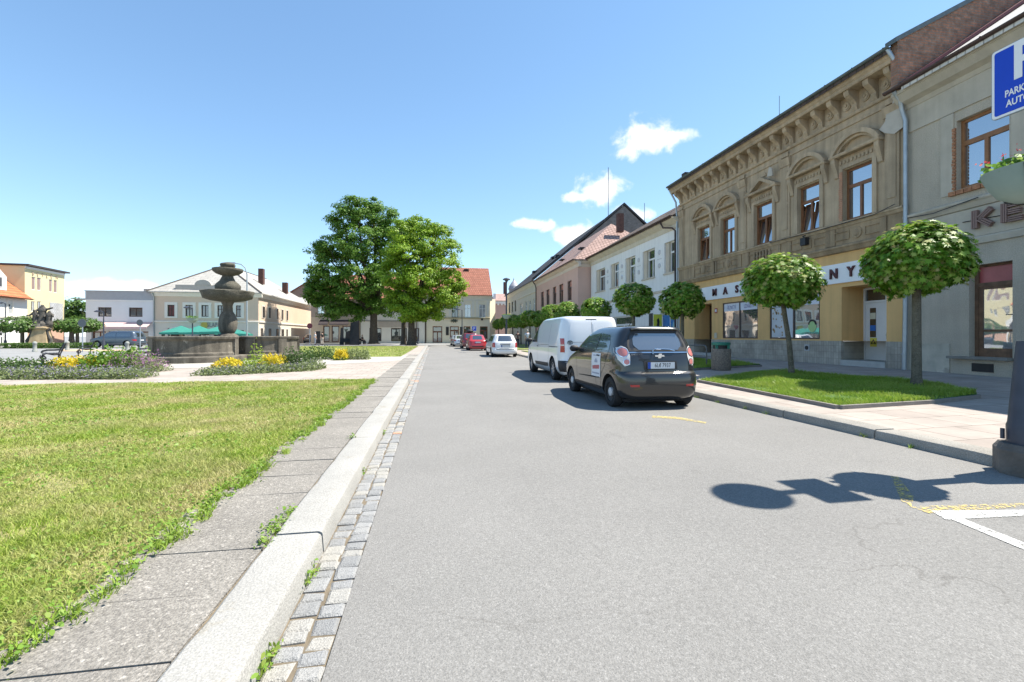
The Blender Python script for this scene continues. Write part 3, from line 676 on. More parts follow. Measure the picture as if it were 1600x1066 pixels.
# ------------------------------------------------------------------ brown ornate house with the butcher's shop
XB = 15.0
def brown_house():
    yl = onX(1062, XB); yr = onX(1416, XB); L = yl-yr
    B = Bld('ornate_house', 'grey brown ornate two storey house with arched pediments above an ochre butcher shop', 'house', XB, yl, RIGHT)
    st = M('brown_stucco', (.435, .335, .225), .92, .20, .9, bump=.5, bscale=35, streak=.26, fine=.12, fscale=60, stain=((.50, .41, .29), 2.2, .66))
    std = M('dark_stucco', (.36, .265, .165), .95, .25, 1.2, bump=.5, bscale=35, streak=.3, fine=.15)
    ye = M('ochre_plaster', (.70, .435, .18), .9, .09, .8, streak=.10, bump=.25, bscale=60, fine=.08, fscale=50, stain=((.62, .43, .21), 2.6, .66))
    ti = MBrick('dado_tiles', (.44, .39, .32), (.36, .325, .27), (.27, .24, .2), .11, .24, .008, axes='XZ', off=0, bump=.2, noise=.4)
    g0 = gz(XB); zb = 4.58
    ws = []
    for (a, b, t) in [(1091.6, 1110, 1), (1127.5, 1149.4, 0), (1179.5, 1208, 1), (1247.7, 1282, 1), (1319, 1364.5, 0)]:
        ws.append((B.sx(a), B.sx(b), t))
    zs, zt = 5.58, 7.46
    wall(B, 0, L, zb, 9.45, [(a, b, zs, zt, .2) for a, b, _ in ws], st, depth=11, name='upper_wall')
    for a, b, t in ws: window(B, a, b, zs, zt, y=.19, style='T', tilt=.16 if t else 0, fw=.075)
    # ground floor
    d1 = (B.sx(1085), B.sx(1112)); d2 = (B.sx(1315), B.sx(1385)); w1 = (B.sx(1129), B.sx(1184)); w2 = (B.sx(1202.5), B.sx(1281))
    ops = [(d1[0], d1[1], g0+.12, 3.12, 1.05), (w1[0], w1[1], 1.2, 3.05, .1), (w2[0], w2[1], 1.2, 3.05, .1), (d2[0], d2[1], g0+.17, 3.14, 1.07)]
    wall(B, 0, L, 1.14, zb, [o if o[2] > 1.14 else (o[0], o[1], 1.14, o[3], o[4]) for o in ops], ye, name='lower_wall', rev=.1, depth=11)
    mb = B.b(); n = 0.03
    xs = [0, d1[0], d1[1], d2[0], d2[1], L]
    for a, b in ((0, d1[0]), (d1[1], d2[0]), (d2[1], L)): mb.box(a, b, -n, .05, 0, 1.14)
    for d, dp in ((d1, 1.05), (d2, 1.07)):
        mb.box(d[0]-.0, d[0]+.02, .05, dp-.06, 0, 1.13); mb.box(d[1]-.02, d[1], .05, dp-.06, 0, 1.13)
    mb.build('tiled_dado', ti, B.root)
    cst = M('step_stone', (.42, .41, .38), .9, .15, 3, bump=.4)
    for d, h, dp in ((d1, .13, 1.05), (d2, .19, 1.07)):
        q = B.b(); q.box(d[0]+.001, d[1]-.001, -.06, dp, 0, g0+h); q.build('step', cst, B.root)
    wd_ = M('white_door_paint', (.70, .71, .72), .5, .06, 2)
    # shop door, double leaf
    a, b = d2; y = 1.07
    q = B.b(); q.box(a, a+.06, y-.12, y, g0+.19, 3.1); q.box(b-.06, b, y-.12, y, g0+.19, 3.1); q.box(a+.06, b-.06, y-.12, y, 2.55, 2.63); q.box(a+.06, b-.06, y-.12, y, 3.05, 3.12)
    q.box((a+b)/2-.02, (a+b)/2+.02, y-.1, y, 2.63, 3.05)
    q.build('door_frame', wd_, B.root)
    q = B.b(); q.box(a+.06, b-.06, y-.05, y-.03, 2.63, 3.05); q.build('fanlight', m_glassd, B.root)
    mx = a+.06+(b-a-.12)*.56
    q = B.b(); q.box(a+.062, mx-.006, y-.09, y-.03, g0+.2, 2.545); q.box(mx+.006, b-.062, y-.088, y-.03, g0+.2, 2.545)
    dr = q.build('door', wd_, B.root)
    q = B.b(); q.box(a+.24, a+.47, y-.098, y-.085, 1.28, 2.36); q.build('door_glass', m_glassd, dr)
    q = B.b(); q.box(a+.25, a+.46, y-.103, y-.0985, 1.52, 1.72); q.build('blue_notice', M('blue_notice', (.03, .15, .5), .5, 0), dr)
    q = B.b(); q.box(a+.25, a+.46, y-.103, y-.0985, 1.95, 2.18); q.build('paper_notice', M('paper_notice', (.6, .58, .45), .6, .1), dr)
    q = B.b(); q.box(a+.24, a+.50, y-.096, y-.0905, .93, 1.26); sg = q.build('warning_sign', M('yellow_sign', (.68, .62, .10), .5, .05), dr)
    q = B.b(); c = a+.37; tri = [(c-.10, 1.03), (c+.10, 1.03), (c, 1.22)]; q.ext_xz(tri, y-.099, y-.0965); 
    q.build('warning_triangle', M('sign_black', (.02, .02, .02), .5, 0), sg)
    q = B.b(); q.ext_xz([(c-.055, 1.05), (c+.055, 1.05), (c, 1.155)], y-.1015, y-.0995); q.build('triangle_inside', M('yellow_sign', ()), sg)
    q = B.b(); q.box(mx-.09, mx-.03, y-.1, y-.09, 1.22, 1.45); q.tube([(mx-.06, y-.1, 1.36), (mx-.06, y-.15, 1.36), (mx+.05, y-.15, 1.36)], .012, 8); q.build('door_handle', M('handle_metal', (.25, .25, .25), .35, 0, metal=.9), dr)
    # house door at the far end: dark leaf standing open in a recess
    a, b = d1; y = 1.05
    q = B.b(); q.box(a, b, y-.08, y, g0+.13, 3.1); dd = q.build('door', M('dark_wood', (.05, .03, .02), .5, .2, 5), B.root)
    q = B.b(); q.box(a+.2, b-.2, y-.1, y-.081, 2.2, 2.9); q.build('door_glass', m_glassd, dd)
    # shop windows
    for i, (a, b) in enumerate((w1, w2)):
        w = window(B, a, b, 1.2, 3.05, y=.09, fm=M('shop_frame', (.085, .055, .042), .5, .15, 5), gm=m_shopgl, fw=.055, style='D')
        hd = M('banner_white', (.66, .66, .70), .7, .05)
        q = B.b(); c = (a+b)/2; q.box(a+.07, c-.035, .045, .052, 2.60, 2.98); q.box(c+.035, b-.07, .045, .052, 2.60, 2.98); bn = q.build('window_banner', hd, B.root)
        tm = M('banner_text', (.14, .12, .26), .7, 0)
        if i == 0:
            text('banner_lettering', 'ŘEZNICTVÍ', .27, tm, bn, ((a+.07+c-.035)/2, .043, 2.78), (R(90), 0, 0), .001, sx=.50)
            text('banner_lettering', 'UZENÁŘSTVÍ', .27, tm, bn, ((b-.07+c+.035)/2, .043, 2.78), (R(90), 0, 0), .001, sx=.45)
        else:
            pm = M('poster_pale', (.52, .54, .56), .6, .06, 2)
            q = B.b(); q.box(a+.075, c-.05, .045, .052, 1.27, 2.58); po = q.build('window_poster', pm, B.root)
            q = B.b()
            for k in range(26):
                px, pz = a+.3+random.uniform(-.16, .45), random.uniform(1.35, 2.5); r = random.uniform(.02, .05); q.ext_xz([(px+r*math.cos(t), pz+r*math.sin(t)*1.3) for t in [i*2*math.pi/7 for i in range(7)]], .040, .0445)
            q.build_each('printed_flower', M('poster_brown', (.36, .24, .12), .6, .3, 9), po)
            q = B.b(); sx_, sz = b-.42, 1.72
            q.ext_xz([(sx_+.2*math.cos(t), sz+.24*math.sin(t)) for t in [i*2*math.pi/20 for i in range(20)]], .046, .052); sk = q.build('round_sticker', M('sticker_green', (.38, .56, .24), .5, .05), B.root)
            q = B.b(); q.ext_xz([(sx_+.205*math.cos(t), sz+.03+.245*math.sin(t)) for t in [math.pi*(.05+.9*i/14) for i in range(15)]]+[(sx_+.15*math.cos(t), sz+.03+.17*math.sin(t)) for t in [math.pi*(.95-.9*i/14) for i in range(15)]], .040, .0455); q.build('sticker_ring', M('sign_black', ()), sk)
    q = B.b(); a = (w1[0]+w1[1])/2
    xg = B.sx(1119); q = B.b(); q.box(xg-.11, xg+.11, -.02, .0, 2.55, 2.83); pl = q.build('house_number_plate', M('red_plate', (.42, .10, .07), .5, .1), B.root)
    q = B.b(); q.box(xg-.07, xg+.07, -.026, -.021, 2.62, 2.76); q.build('plate_centre', M('banner_white', ()), pl)
    xg = B.sx(1119); q = B.b(); q.box(xg-.1, xg+.1, -.05, 0, 1.2, 1.5); q.build('meter_box', M('meter_cream', (.5, .46, .36), .6, .1), B.root)
    xv = B.sx(1262.5); q = B.b(); q.box(xv-.12, xv+.12, -.06, -.031, .72, .98); vp = q.build('vent_plate', M('vent_light', (.42, .42, .42), .6, .1), B.root)
    q = B.b(); q.lathe([(.085, -.075), (.085, -.0601)], 16, (xv, 0, .85), axis='y'); q.build('vent_hole', M('sign_black', ()), vp)
    # sign band with letters
    q = B.b(); q.box(B.sx(1096), B.sx(1412)-.15, -.07, -.0, 3.3, 4.03); sb = q.build('shop_sign', M('sign_white', (.78, .78, .78), .55, .03), B.root)
    lm = M('sign_letters', (.075, .012, .016), .45, .1)
    x_m = B.sx(1119); x_y = B.sx(1333); word = 'MASO UZENINY'; n = len(word)-1
    # the spacing that puts M, N and Y where they stand on the board
    xa, xs_, xn = B.sx(1119), B.sx(1154), B.sx(1306)
    pos = {0: xa, 1: (xa+xs_)/2, 2: xs_, 11: x_y, 10: xn}
    step = (xs_-xa)/2; pos[3] = xs_+step
    rest = [5, 6, 7, 8, 9]; first = pos[3]+1.7*step; last = xn-step*.95
    for k, i in enumerate(rest): pos[i] = first+(last-first)*k/4
    for i, ch in enumerate(word):
        if ch == ' ': continue
        text('sign_letter', ch, .52, lm, sb, (pos[i], -.10, 3.65), (R(90), 0, 0), .03, bold=.012, sx=.92)
    # string course, ledges and panels
    trim(B, 'string_course', std, profs=[([(0, 4.42), (-.10, 4.44), (-.16, 4.56), (-.20, 4.60), (-.20, 4.66), (-.05, 4.72), (0, 4.72)], -.02, L)])
    mb = B.b(); mb.box(-.01, L, -.05, -.001, 4.72, 5.36)
    mb.build('panel_band', std, B.root)
    mb = B.b()
    mb.prof_x([(0, 5.34), (-.08, 5.36), (-.12, 5.44), (-.16, 5.47), (-.16, 5.53), (0, 5.56)], -.02, L)
    mb.build('sill_band', st, B.root)
    mb = B.b(); edge = [(0, ws[0][0]-.35)]
    def frame(x0, x1, z0, z1, w=.035, y0=-.085, y1=-.051):
        mb.box(x0, x1, y0, y1, z0, z0+w); mb.box(x0, x1, y0, y1, z1-w, z1); mb.box(x0, x0+w, y0, y1, z0+w, z1-w); mb.box(x1-w, x1, y0, y1, z0+w, z1-w)
    for k, (a, b, t) in enumerate(ws):
        c = (a+b)/2; w = (b-a)
        frame(c-w*.95, c-.30, 4.88, 5.2); frame(c+.30, c+w*.95, 4.88, 5.2)
        if k in (4, 1): mb.lathe([(.20, -.085), (.20, -.051)], 20, (c, 0, 5.04), axis='y'); mb.lathe([(.10, -.11), (.13, -.086)], 16, (c, 0, 5.04), axis='y')
        elif k == 2:
            for i in range(6): mb.lathe([(.05, 4.82), (.04, 4.9), (.075, 5.0), (.045, 5.12), (.055, 5.25)], 8, (a+(b-a)*(i+.5)/6, -.10, 0))
        else: mb.box(c-.18, c+.18, -.10, -.051, 4.86, 5.22)
        for e in (a-.42, b+.42): mb.box(e-.11, e+.11, -.10, -.051, 4.72, 5.34)
    mb.build('panel_ornament', std, B.root)
    # window surrounds, pediments
    for k, (a, b, t) in enumerate(ws):
        c = (a+b)/2; w = (b-a)/2; mb = B.b()
        for e0, e1 in ((a-.17, a-.005), (b+.005, b+.17)): mb.box(e0, e1, -.07, .0, 5.57, 7.50)
        mb.box(a-.17, b+.17, -.07, .0, 7.50, 7.62)
        mb.box(a-.20, b+.20, -.045, .0, 7.62, 7.86)            # frieze
        x = a-.12
        while x < b+.1: mb.box(x, x+.07, -.085, -.044, 7.68, 7.80); x += .15
        for e in (a-.29, b+.29):                                  # consoles
            mb.prof_x([(0, 7.22), (-.06, 7.26), (-.09, 7.42), (-.16, 7.62), (-.22, 7.80), (-.22, 7.95), (0, 7.95)], e-.085, e+.085)
            mb.lathe([(.075, e-.1), (.075, e+.1)], 10, (0, 0, 0), axis='y') if False else None
        mb.prof_x([(0, 7.95), (-.24, 7.95), (-.27, 8.0), (-.27, 8.05), (0, 8.07)], a-.42, b+.42)
        if k == 2:
            p = [(a-.42, 8.07), (b+.42, 8.07), (c, 8.62)]; pi_ = [(a-.12, 8.13), (c, 8.47), (b+.12, 8.13)]
            mb.ext_xz([p[0], (a-.12, 8.07), (c, 8.47), (c, 8.62)], -.24, 0); mb.ext_xz([(b+.12, 8.07), p[1], p[2], (c, 8.47)], -.24, 0)
            mb.ext_xz([(c-.25, 8.62), (c+.2, 8.66), (c+.15, 8.8), (c-.3, 8.78)], -.05, 0)
        else:
            hw = w+.42; rise = .62; rad = (hw*hw+rise*rise)/(2*rise); th = math.asin(hw/rad)
            for (r0, r1, dpt) in ((rad-.15, rad, .25), (rad-.24, rad-.155, .15)):
                n = 14; prev = None
                for i in range(n+1):
                    q = -th+2*th*i/n
                    cur = [(c+r*math.sin(q), max(8.05, 8.07+rise-rad+r*math.cos(q))) for r in (r0, r1)]
                    if prev: mb.ext_xz([prev[0], cur[0], cur[1], prev[1]], -dpt, -.001)
                    prev = cur
        mb.build('window_surround', st, B.root)
    # pilasters at both ends and beside the middle bay
    mb = B.b()
    for x in (.28, (ws[1][1]+ws[2][0])/2-.12, (ws[2][1]+ws[3][0])/2+.05, L-.42):
        mb = B.b()
        mb.box(x-.24, x+.24, -.06, 0, 5.57, 8.62); mb.prof_x([(0, 8.62), (-.09, 8.62), (-.13, 8.80), (-.16, 8.95), (0, 9.0)], x-.28, x+.28)
        mb.box(x-.15, x+.15, -.085, -.059, 5.9, 8.4)
        mb.box(x-.2, x+.2, -.11, -.06, 9.02, 9.2); mb.build('pilaster', st, B.root)
    pass
    # frieze, brackets and cornice
    trim(B, 'frieze', st, boxes=[(-.01, L, -.04, -.001, 9.0, 9.10)], profs=[([(0, 9.28), (-.07, 9.30), (-.10, 9.36), (-.10, 9.40), (0, 9.42)], -.02, L)])
    mb = B.b(); n = 19
    for i in range(n):
        x = .22+(L-.5)*i/(n-1)
        mb.prof_x([(0, 9.42), (-.06, 9.42), (-.11, 9.52), (-.12, 9.66), (-.22, 9.78), (-.42, 9.92), (-.46, 10.02), (-.46, 10.10), (0, 10.10)], x-.10, x+.10)
        mb.prof_x([(-.05, 9.50), (-.125, 9.55), (-.135, 9.62), (-.05, 9.66)], x-.06, x+.06)
        if i < n-1:
            xm = x+(L-.5)/(n-1)/2
            mb.lathe([(.17, -.05), (.17, .001)], 14, (xm, 0, 9.76), axis='y'); mb.lathe([(.13, -.075), (.10, -.049)], 14, (xm, 0, 9.76), axis='y'); mb.lathe([(.05, -.11), (.055, -.074)], 10, (xm, 0, 9.76), axis='y')
    mb.build('cornice_brackets', st, B.root)
    mb = B.b(); mb.box(0, L, 0, .3, 9.45, 10.1)
    mb.prof_x([(0, 10.10), (-.52, 10.10), (-.55, 10.14), (-.55, 10.22), (-.60, 10.27), (-.66, 10.38), (-.66, 10.44), (.3, 10.44)], -.16, L+.05)
    mb.build('cornice', st, B.root)
    gutter(B, -.2, L+.08, -.74, 10.54, m_gutter, r=.085)
    tile = MBrick('dark_roof_tiles', (.07, .05, .045), (.10, .075, .065), (.03, .025, .02), .3, .33, .02, axes='XY', noise=.4)
    roof(B, -.15, L, -.72, 12.5, 10.46, 14.3, tile, yr=6.2)
    bk = MBrick('brick_gable', (.36, .17, .105), (.22, .13, .09), (.20, .17, .14), .28, .085, .014, axes='YZ', noise=.5, bump=.6, nscale=4.5)
    mb = B.b(); mb.ext([(L+.001, -.6, 9.2), (L+.001, 12.3, 9.2), (L+.001, 12.3, 10.5), (L+.001, 6.2, 14.42), (L+.001, -.6, 10.63)], [(L+.22, -.6, 9.2), (L+.22, 12.3, 9.2), (L+.22, 12.3, 10.5), (L+.22, 6.2, 14.42), (L+.22, -.6, 10.63)]); mb.build('brick_gable', bk, B.root)
    mb = B.b(); mb.ext([(L-.05, -.75, 10.53), (L+.30, -.75, 10.53), (L+.30, 6.2, 14.40), (L-.05, 6.2, 14.40)], [(L-.05, -.75, 10.68), (L+.30, -.75, 10.68), (L+.30, 6.2, 14.56), (L-.05, 6.2, 14.56)]); mb.build('verge_flashing', m_gutter, B.root)
    mb = B.b(); mb.box(1.2, 1.7, 3.0, 3.6, 11.6, 13.0); mb.box(-.05, .35, .15, .6, 10.5, 11.35)
    mb.build_each('chimney', M('dark_chimney', (.05, .045, .04), .8, .2), B.root)
    pipe(B, [(L-.02, -.72, 10.52), (L+.05, -.66, 10.3), (L+.12, -.42, 9.9), (L+.12, -.40, 9.2)], .06, m_zinc)
    pipe(B, [(-.12, -.72, 10.5), (-.10, -.2, 9.6), (-.10, -.12, 8.5), (-.10, -.12, g0)], .055, m_zinc)
    # raw mortar patch near the grey house and small bits of missing plaster
    mb = B.b(); mb.ext_xz([(L-.80, 8.32), (L-.62, 8.12), (L-.30, 7.95), (L-.02, 8.05), (L-.02, 9.22), (L-.28, 9.20), (L-.38, 8.95), (L-.55, 8.85), (L-.60, 8.5)], -.112, -.089); mb.ext_xz([(ws[2][1]-.02, 8.45), (ws[2][1]+.28, 8.40), (ws[2][1]+.25, 8.75), (ws[2][1]+.1, 8.85)], -.29, -.241)
    mb.build_each('mortar_patch', M('raw_mortar', (.46, .42, .36), .95, .1, 3, bump=.4), B.root)
    mb = B.b(); x = ws[4][0]
    for i in range(26):
        z = 5.6+i*.07; mb.box(x-.13-random.uniform(0, .04), x-.005, -.074, -.060, z, z+.055)
    mb.build('exposed_brick', M('exposed_brick', (.40, .20, .12), .9, .3, 8, bump=.4), B.root)
    mb = B.b(); mb.tube([(L*.5+.2, 1, 11.0), (L*.5+.2, 1, 12.6)], .012, 5); mb.tube([(L+.1, 5.2, 13.8), (L+.1, 5.2, 16.5)], .02, 6); mb.build_each('antenna_rod', m_gutter, B.root)
    xl = (ws[3][0]+ws[3][1])/2; mb = B.b(); mb.tube([(xl, -.05, 5.2), (xl, -.30, 5.35), (xl+.25, -.42, 5.32)], .025, 6); mb.box(xl-.16, xl+.10, -.28, -.1, 5.0, 5.3); mb.build('wall_lamp', M('black_metal', (.02, .02, .022), .5, 0), B.root)
    # thin cables sagging along the facade
    mb = B.b(); mb.tube([(ws[2][1], -.18, 5.5), (ws[3][1], -.2, 5.45), (L-.9, -.19, 5.47), (L-.2, -.2, 5.62)], .012, 5); mb.build_each('cable', M('black_metal', ()), B.root)
brown_house()
# ------------------------------------------------------------------ grey rough-cast house at the right edge
def grey_house():
    yc = onX(1416, XB)
    B = Bld('rendered_house', 'grey rough rendered house with striped letters and a shop door at the right edge', 'house', XB, yc, RIGHT-R(3.7))
    g0 = gz(XB); st = M('grey_render', (.45, .395, .315), .95, .12, .8, bump=.8, bscale=45, streak=.07, fine=.16, fscale=40, stain=((.51, .465, .39), 2.8, .68))
    sm = M('smooth_render', (.47, .42, .34), .92, .15, .9, bump=.25, bscale=30, streak=.10, stain=((.33, .285, .22), 2, .64))
    L = 11.0; sx, z = B.sx, B.z
    wz0, wz1 = z(1496, 297), z(1494, 190); wx0 = sx(1494.5); ww = sx(1577)-wx0
    dx0, dx1 = sx(1514), sx(1582); dz1 = z(1514, 416); dz0 = g0+.5
    ops = [(wx0, wx0+ww, wz0, wz1, .24), (dx0, dx1, dz0, dz1, .3), (wx0+3.4, wx0+3.4+ww, wz0, wz1, .24), (dx1+1.6, dx1+3.4, 1.2, dz1, .2)]
    ztop = z(1400, 182)
    wall(B, .001, L, 0, ztop, ops, st, depth=10)
    zl = z(1450, 333)
    trim(B, 'ledge', sm, profs=[([(0, zl-.20), (-.05, zl-.18), (-.10, zl-.05), (-.14, zl), (-.14, zl+.06), (0, zl+.12)], .0, L)])
    z2 = z(1517, 372); trim(B, 'ledge', sm, profs=[([(0, z2-.22), (-.06, z2-.2), (-.08, z2-.05), (-.05, z2), (0, z2)], .02, L)])
    trim(B, 'plain_band', sm, boxes=[(.002, L, -.035, -.001, z2+.01, zl-.21)])
    trim(B, 'frieze', sm, boxes=[(.002, L, -.04, -.001, ztop-.75, ztop)])
    trim(B, 'cornice', sm, profs=[([(0, ztop), (-.06, ztop), (-.12, ztop+.12), (-.30, ztop+.20), (-.46, ztop+.40), (-.50, ztop+.42), (-.50, ztop+.52), (0, ztop+.52)], -.05, L)])
    mb = B.b()
    for a, b in ((wx0, wx0+ww), (wx0+3.4, wx0+3.4+ww)):
        mb.box(a-.42, a-.06, -.03, 0, wz0-.1, ztop-.76); mb.box(b+.06, b+.42, -.03, 0, wz0-.1, ztop-.76)
    mb.build_each('window_surround', sm, B.root)
    window(B, wx0, wx0+ww, wz0, wz1, y=.22, style='T', fw=.085, fm=M('orange_brown_frame', (.26, .12, .05), .5, .2, 6)); window(B, wx0+3.4, wx0+3.4+ww, wz0, wz1, y=.22, style='T', fw=.085, fm=M('orange_brown_frame', ()))
    mb = B.b()
    for i in range(9): mb.box(wx0-.16+i*.21, wx0+.03+i*.21, -.07-random.uniform(0, .02), .0, wz0-.15, wz0-.03)
    for i in range(18): mb.box(wx0-.075-random.uniform(0, .03), wx0-.005, -.045, 0, wz0+.02+i*.1, wz0+.10+i*.1)
    mb.build('exposed_brick', M('orange_brick', (.36, .17, .09), .9, .35, 9, bump=.5), B.root)
    # shop door with red fanlight
    fr = M('weathered_wood', (.17, .095, .055), .7, .35, 5, streak=.3); y = .28; zt = dz0+(dz1-dz0)*.79
    q = B.b(); q.box(dx0, dx0+.09, y-.1, y, dz0, dz1); q.box(dx1-.07, dx1, y-.1, y, dz0, dz1); q.box(dx0+.09, dx1-.07, y-.1, y, dz1-.06, dz1); q.box(dx0+.09, dx1-.07, y-.1, y, zt-.07, zt+.04); q.build('door_frame', fr, B.root)
    q = B.b(); q.box(dx0+.09, dx1-.07, y-.05, y-.03, zt+.04, dz1-.06); q.build('fanlight', M('red_film', (.36, .085, .085), .25, .15, 2), B.root)
    q = B.b(); a, b = dx0+.092, dx1-.072; w = .10
    q.box(a, a+w, y-.08, y-.02, dz0, zt-.07); q.box(b-w*.7, b, y-.08, y-.02, dz0, zt-.07); q.box(a+w, b-w*.7, y-.08, y-.02, dz0, dz0+.24); q.box(a+w, b-w*.7, y-.08, y-.02, zt-.15, zt-.07); zm = dz0+(zt-dz0)*.36; q.box(a+w, b-w*.7, y-.085, y-.02, zm-.03, zm+.03)
    dr = q.build('door', fr, B.root)
    q = B.b(); q.box(a+w, b-w*.7, y-.06, y-.045, dz0+.24, zt-.15); q.build('door_glass', MGlass('door_glass', (.30, .32, .34), .45, wav=.10), dr)
    q = B.b(); q.box(a+w, b-w*.7, y-.083, y-.061, zt-.62, zt-.36); q.build('red_blind', M('red_film', ()), dr) if False else None
    q = B.b(); q.box(b-.06, b-.02, y-.1, y-.08, zm+.25, zm+.5); q.tube([(b-.04, y-.1, zm+.42), (b-.04, y-.14, zm+.42), (b-.18, y-.14, zm+.42)], .012, 6); q.build('door_handle', M('handle_metal', ()), dr)
    q = B.b(); q.box(dx0-.45, dx1+.02, -.2, .28, dz0-.07, dz0-.001); q.build('threshold', M('threshold_stone', (.2, .19, .17), .9, .2, 3), B.root)
    xv = sx(1536); q = B.b(); q.box(xv-.27, xv+.25, -.02, 0, g0+.09, g0+.32); q.build('cellar_grille', M('sign_black', ()), B.root)
    q = B.b(); q.box(.002, dx0-.5, -.025, 0, 0, g0+.85); q.box(dx1+.05, L, -.025, 0, 0, g0+.85); q.build('plinth', M('plinth_render', (.47, .43, .35), .95, .25, 1.5, bump=.5, bscale=30, stain=((.36, .32, .26), 1.2, .55)), B.root)
    # striped letters K E, each of three parallel strokes
    lm = M('letter_brown', (.24, .15, .125), .5, .15); zc = z(1550, 339); h = .5
    def stripes(x0, strokes, nm):
        mb = B.b()
        for (p, q) in strokes:
            P, Q = Vector(p), Vector(q); t = (Q-P).normalized(); nn = Vector((-t.y, t.x))
            for k in (-1, 0, 1):
                o = nn*k*.052; A, C = P+o, Q+o; e = nn*.018
                mb.ext_xz([(x0+a.x, zc+a.y) for a in (A-e, C-e, C+e, A+e)], -.16, -.06)
        mb.tube([(x0+.1, -.06, zc-.1), (x0+.1, 0, zc-.1)], .01, 5)
        mb.build('sign_letter', lm, B.root)
    stripes(sx(1525), [((.07, -.25), (.07, .25)), ((.18, .0), (.46, .22)), ((.18, .0), (.46, -.22))], 'K')
    stripes(sx(1571), [((.07, -.25), (.07, .25)), ((.16, .19), (.46, .19)), ((.16, 0), (.42, 0)), ((.16, -.19), (.46, -.19))], 'E')
    mb = B.b(); mb.tube([(.1, -.12, zl-.02), (1.0, -.18, zl-.10), (2.2, -.18, zl+.02)], .012, 5); mb.tube([(sx(1525)-.3, -.05, zc+.02), (sx(1600), -.05, zc-.05)], .012, 5); mb.build_each('cable', M('black_metal', ()), B.root)
    gutter(B, -.18, L, -.60, ztop+.62, m_bgutter, r=.085)
    rf = M('pale_sheet_roof', (.60, .585, .55), .55, .1, 2)
    roof(B, .38, L, -.58, 11, ztop+.56, ztop+4.4, MBrick('pale_sheet_roof2', (.62, .60, .56), (.56, .545, .51), (.35, .33, .31), .22, 8.0, .02, rough=.55, axes='XY', off=0, noise=.12), yr=5.2)
    mb = B.b(); P = [(-.04, -.62, ztop+.55), (.40, -.62, ztop+.55), (.40, 5.2, ztop+4.45), (-.04, 5.2, ztop+4.45)]; mb.ext(P, [(p[0], p[1], p[2]+.10) for p in P]); mb.build('verge_flashing', M('wine_flashing', (.10, .022, .03), .5, .15, 4), B.root)
    mb = B.b()
    # brick fill between the verge and the neighbour
    pipe(B, [(.10, -.55, ztop+.55), (.08, -.3, ztop+.3), (.05, -.2, ztop-.0), (.10, -.13, ztop-.35), (.10, -.13, 4.0), (.09, -.13, 2.0), (.08, -.16, g0)], .065, m_zinc)
grey_house()
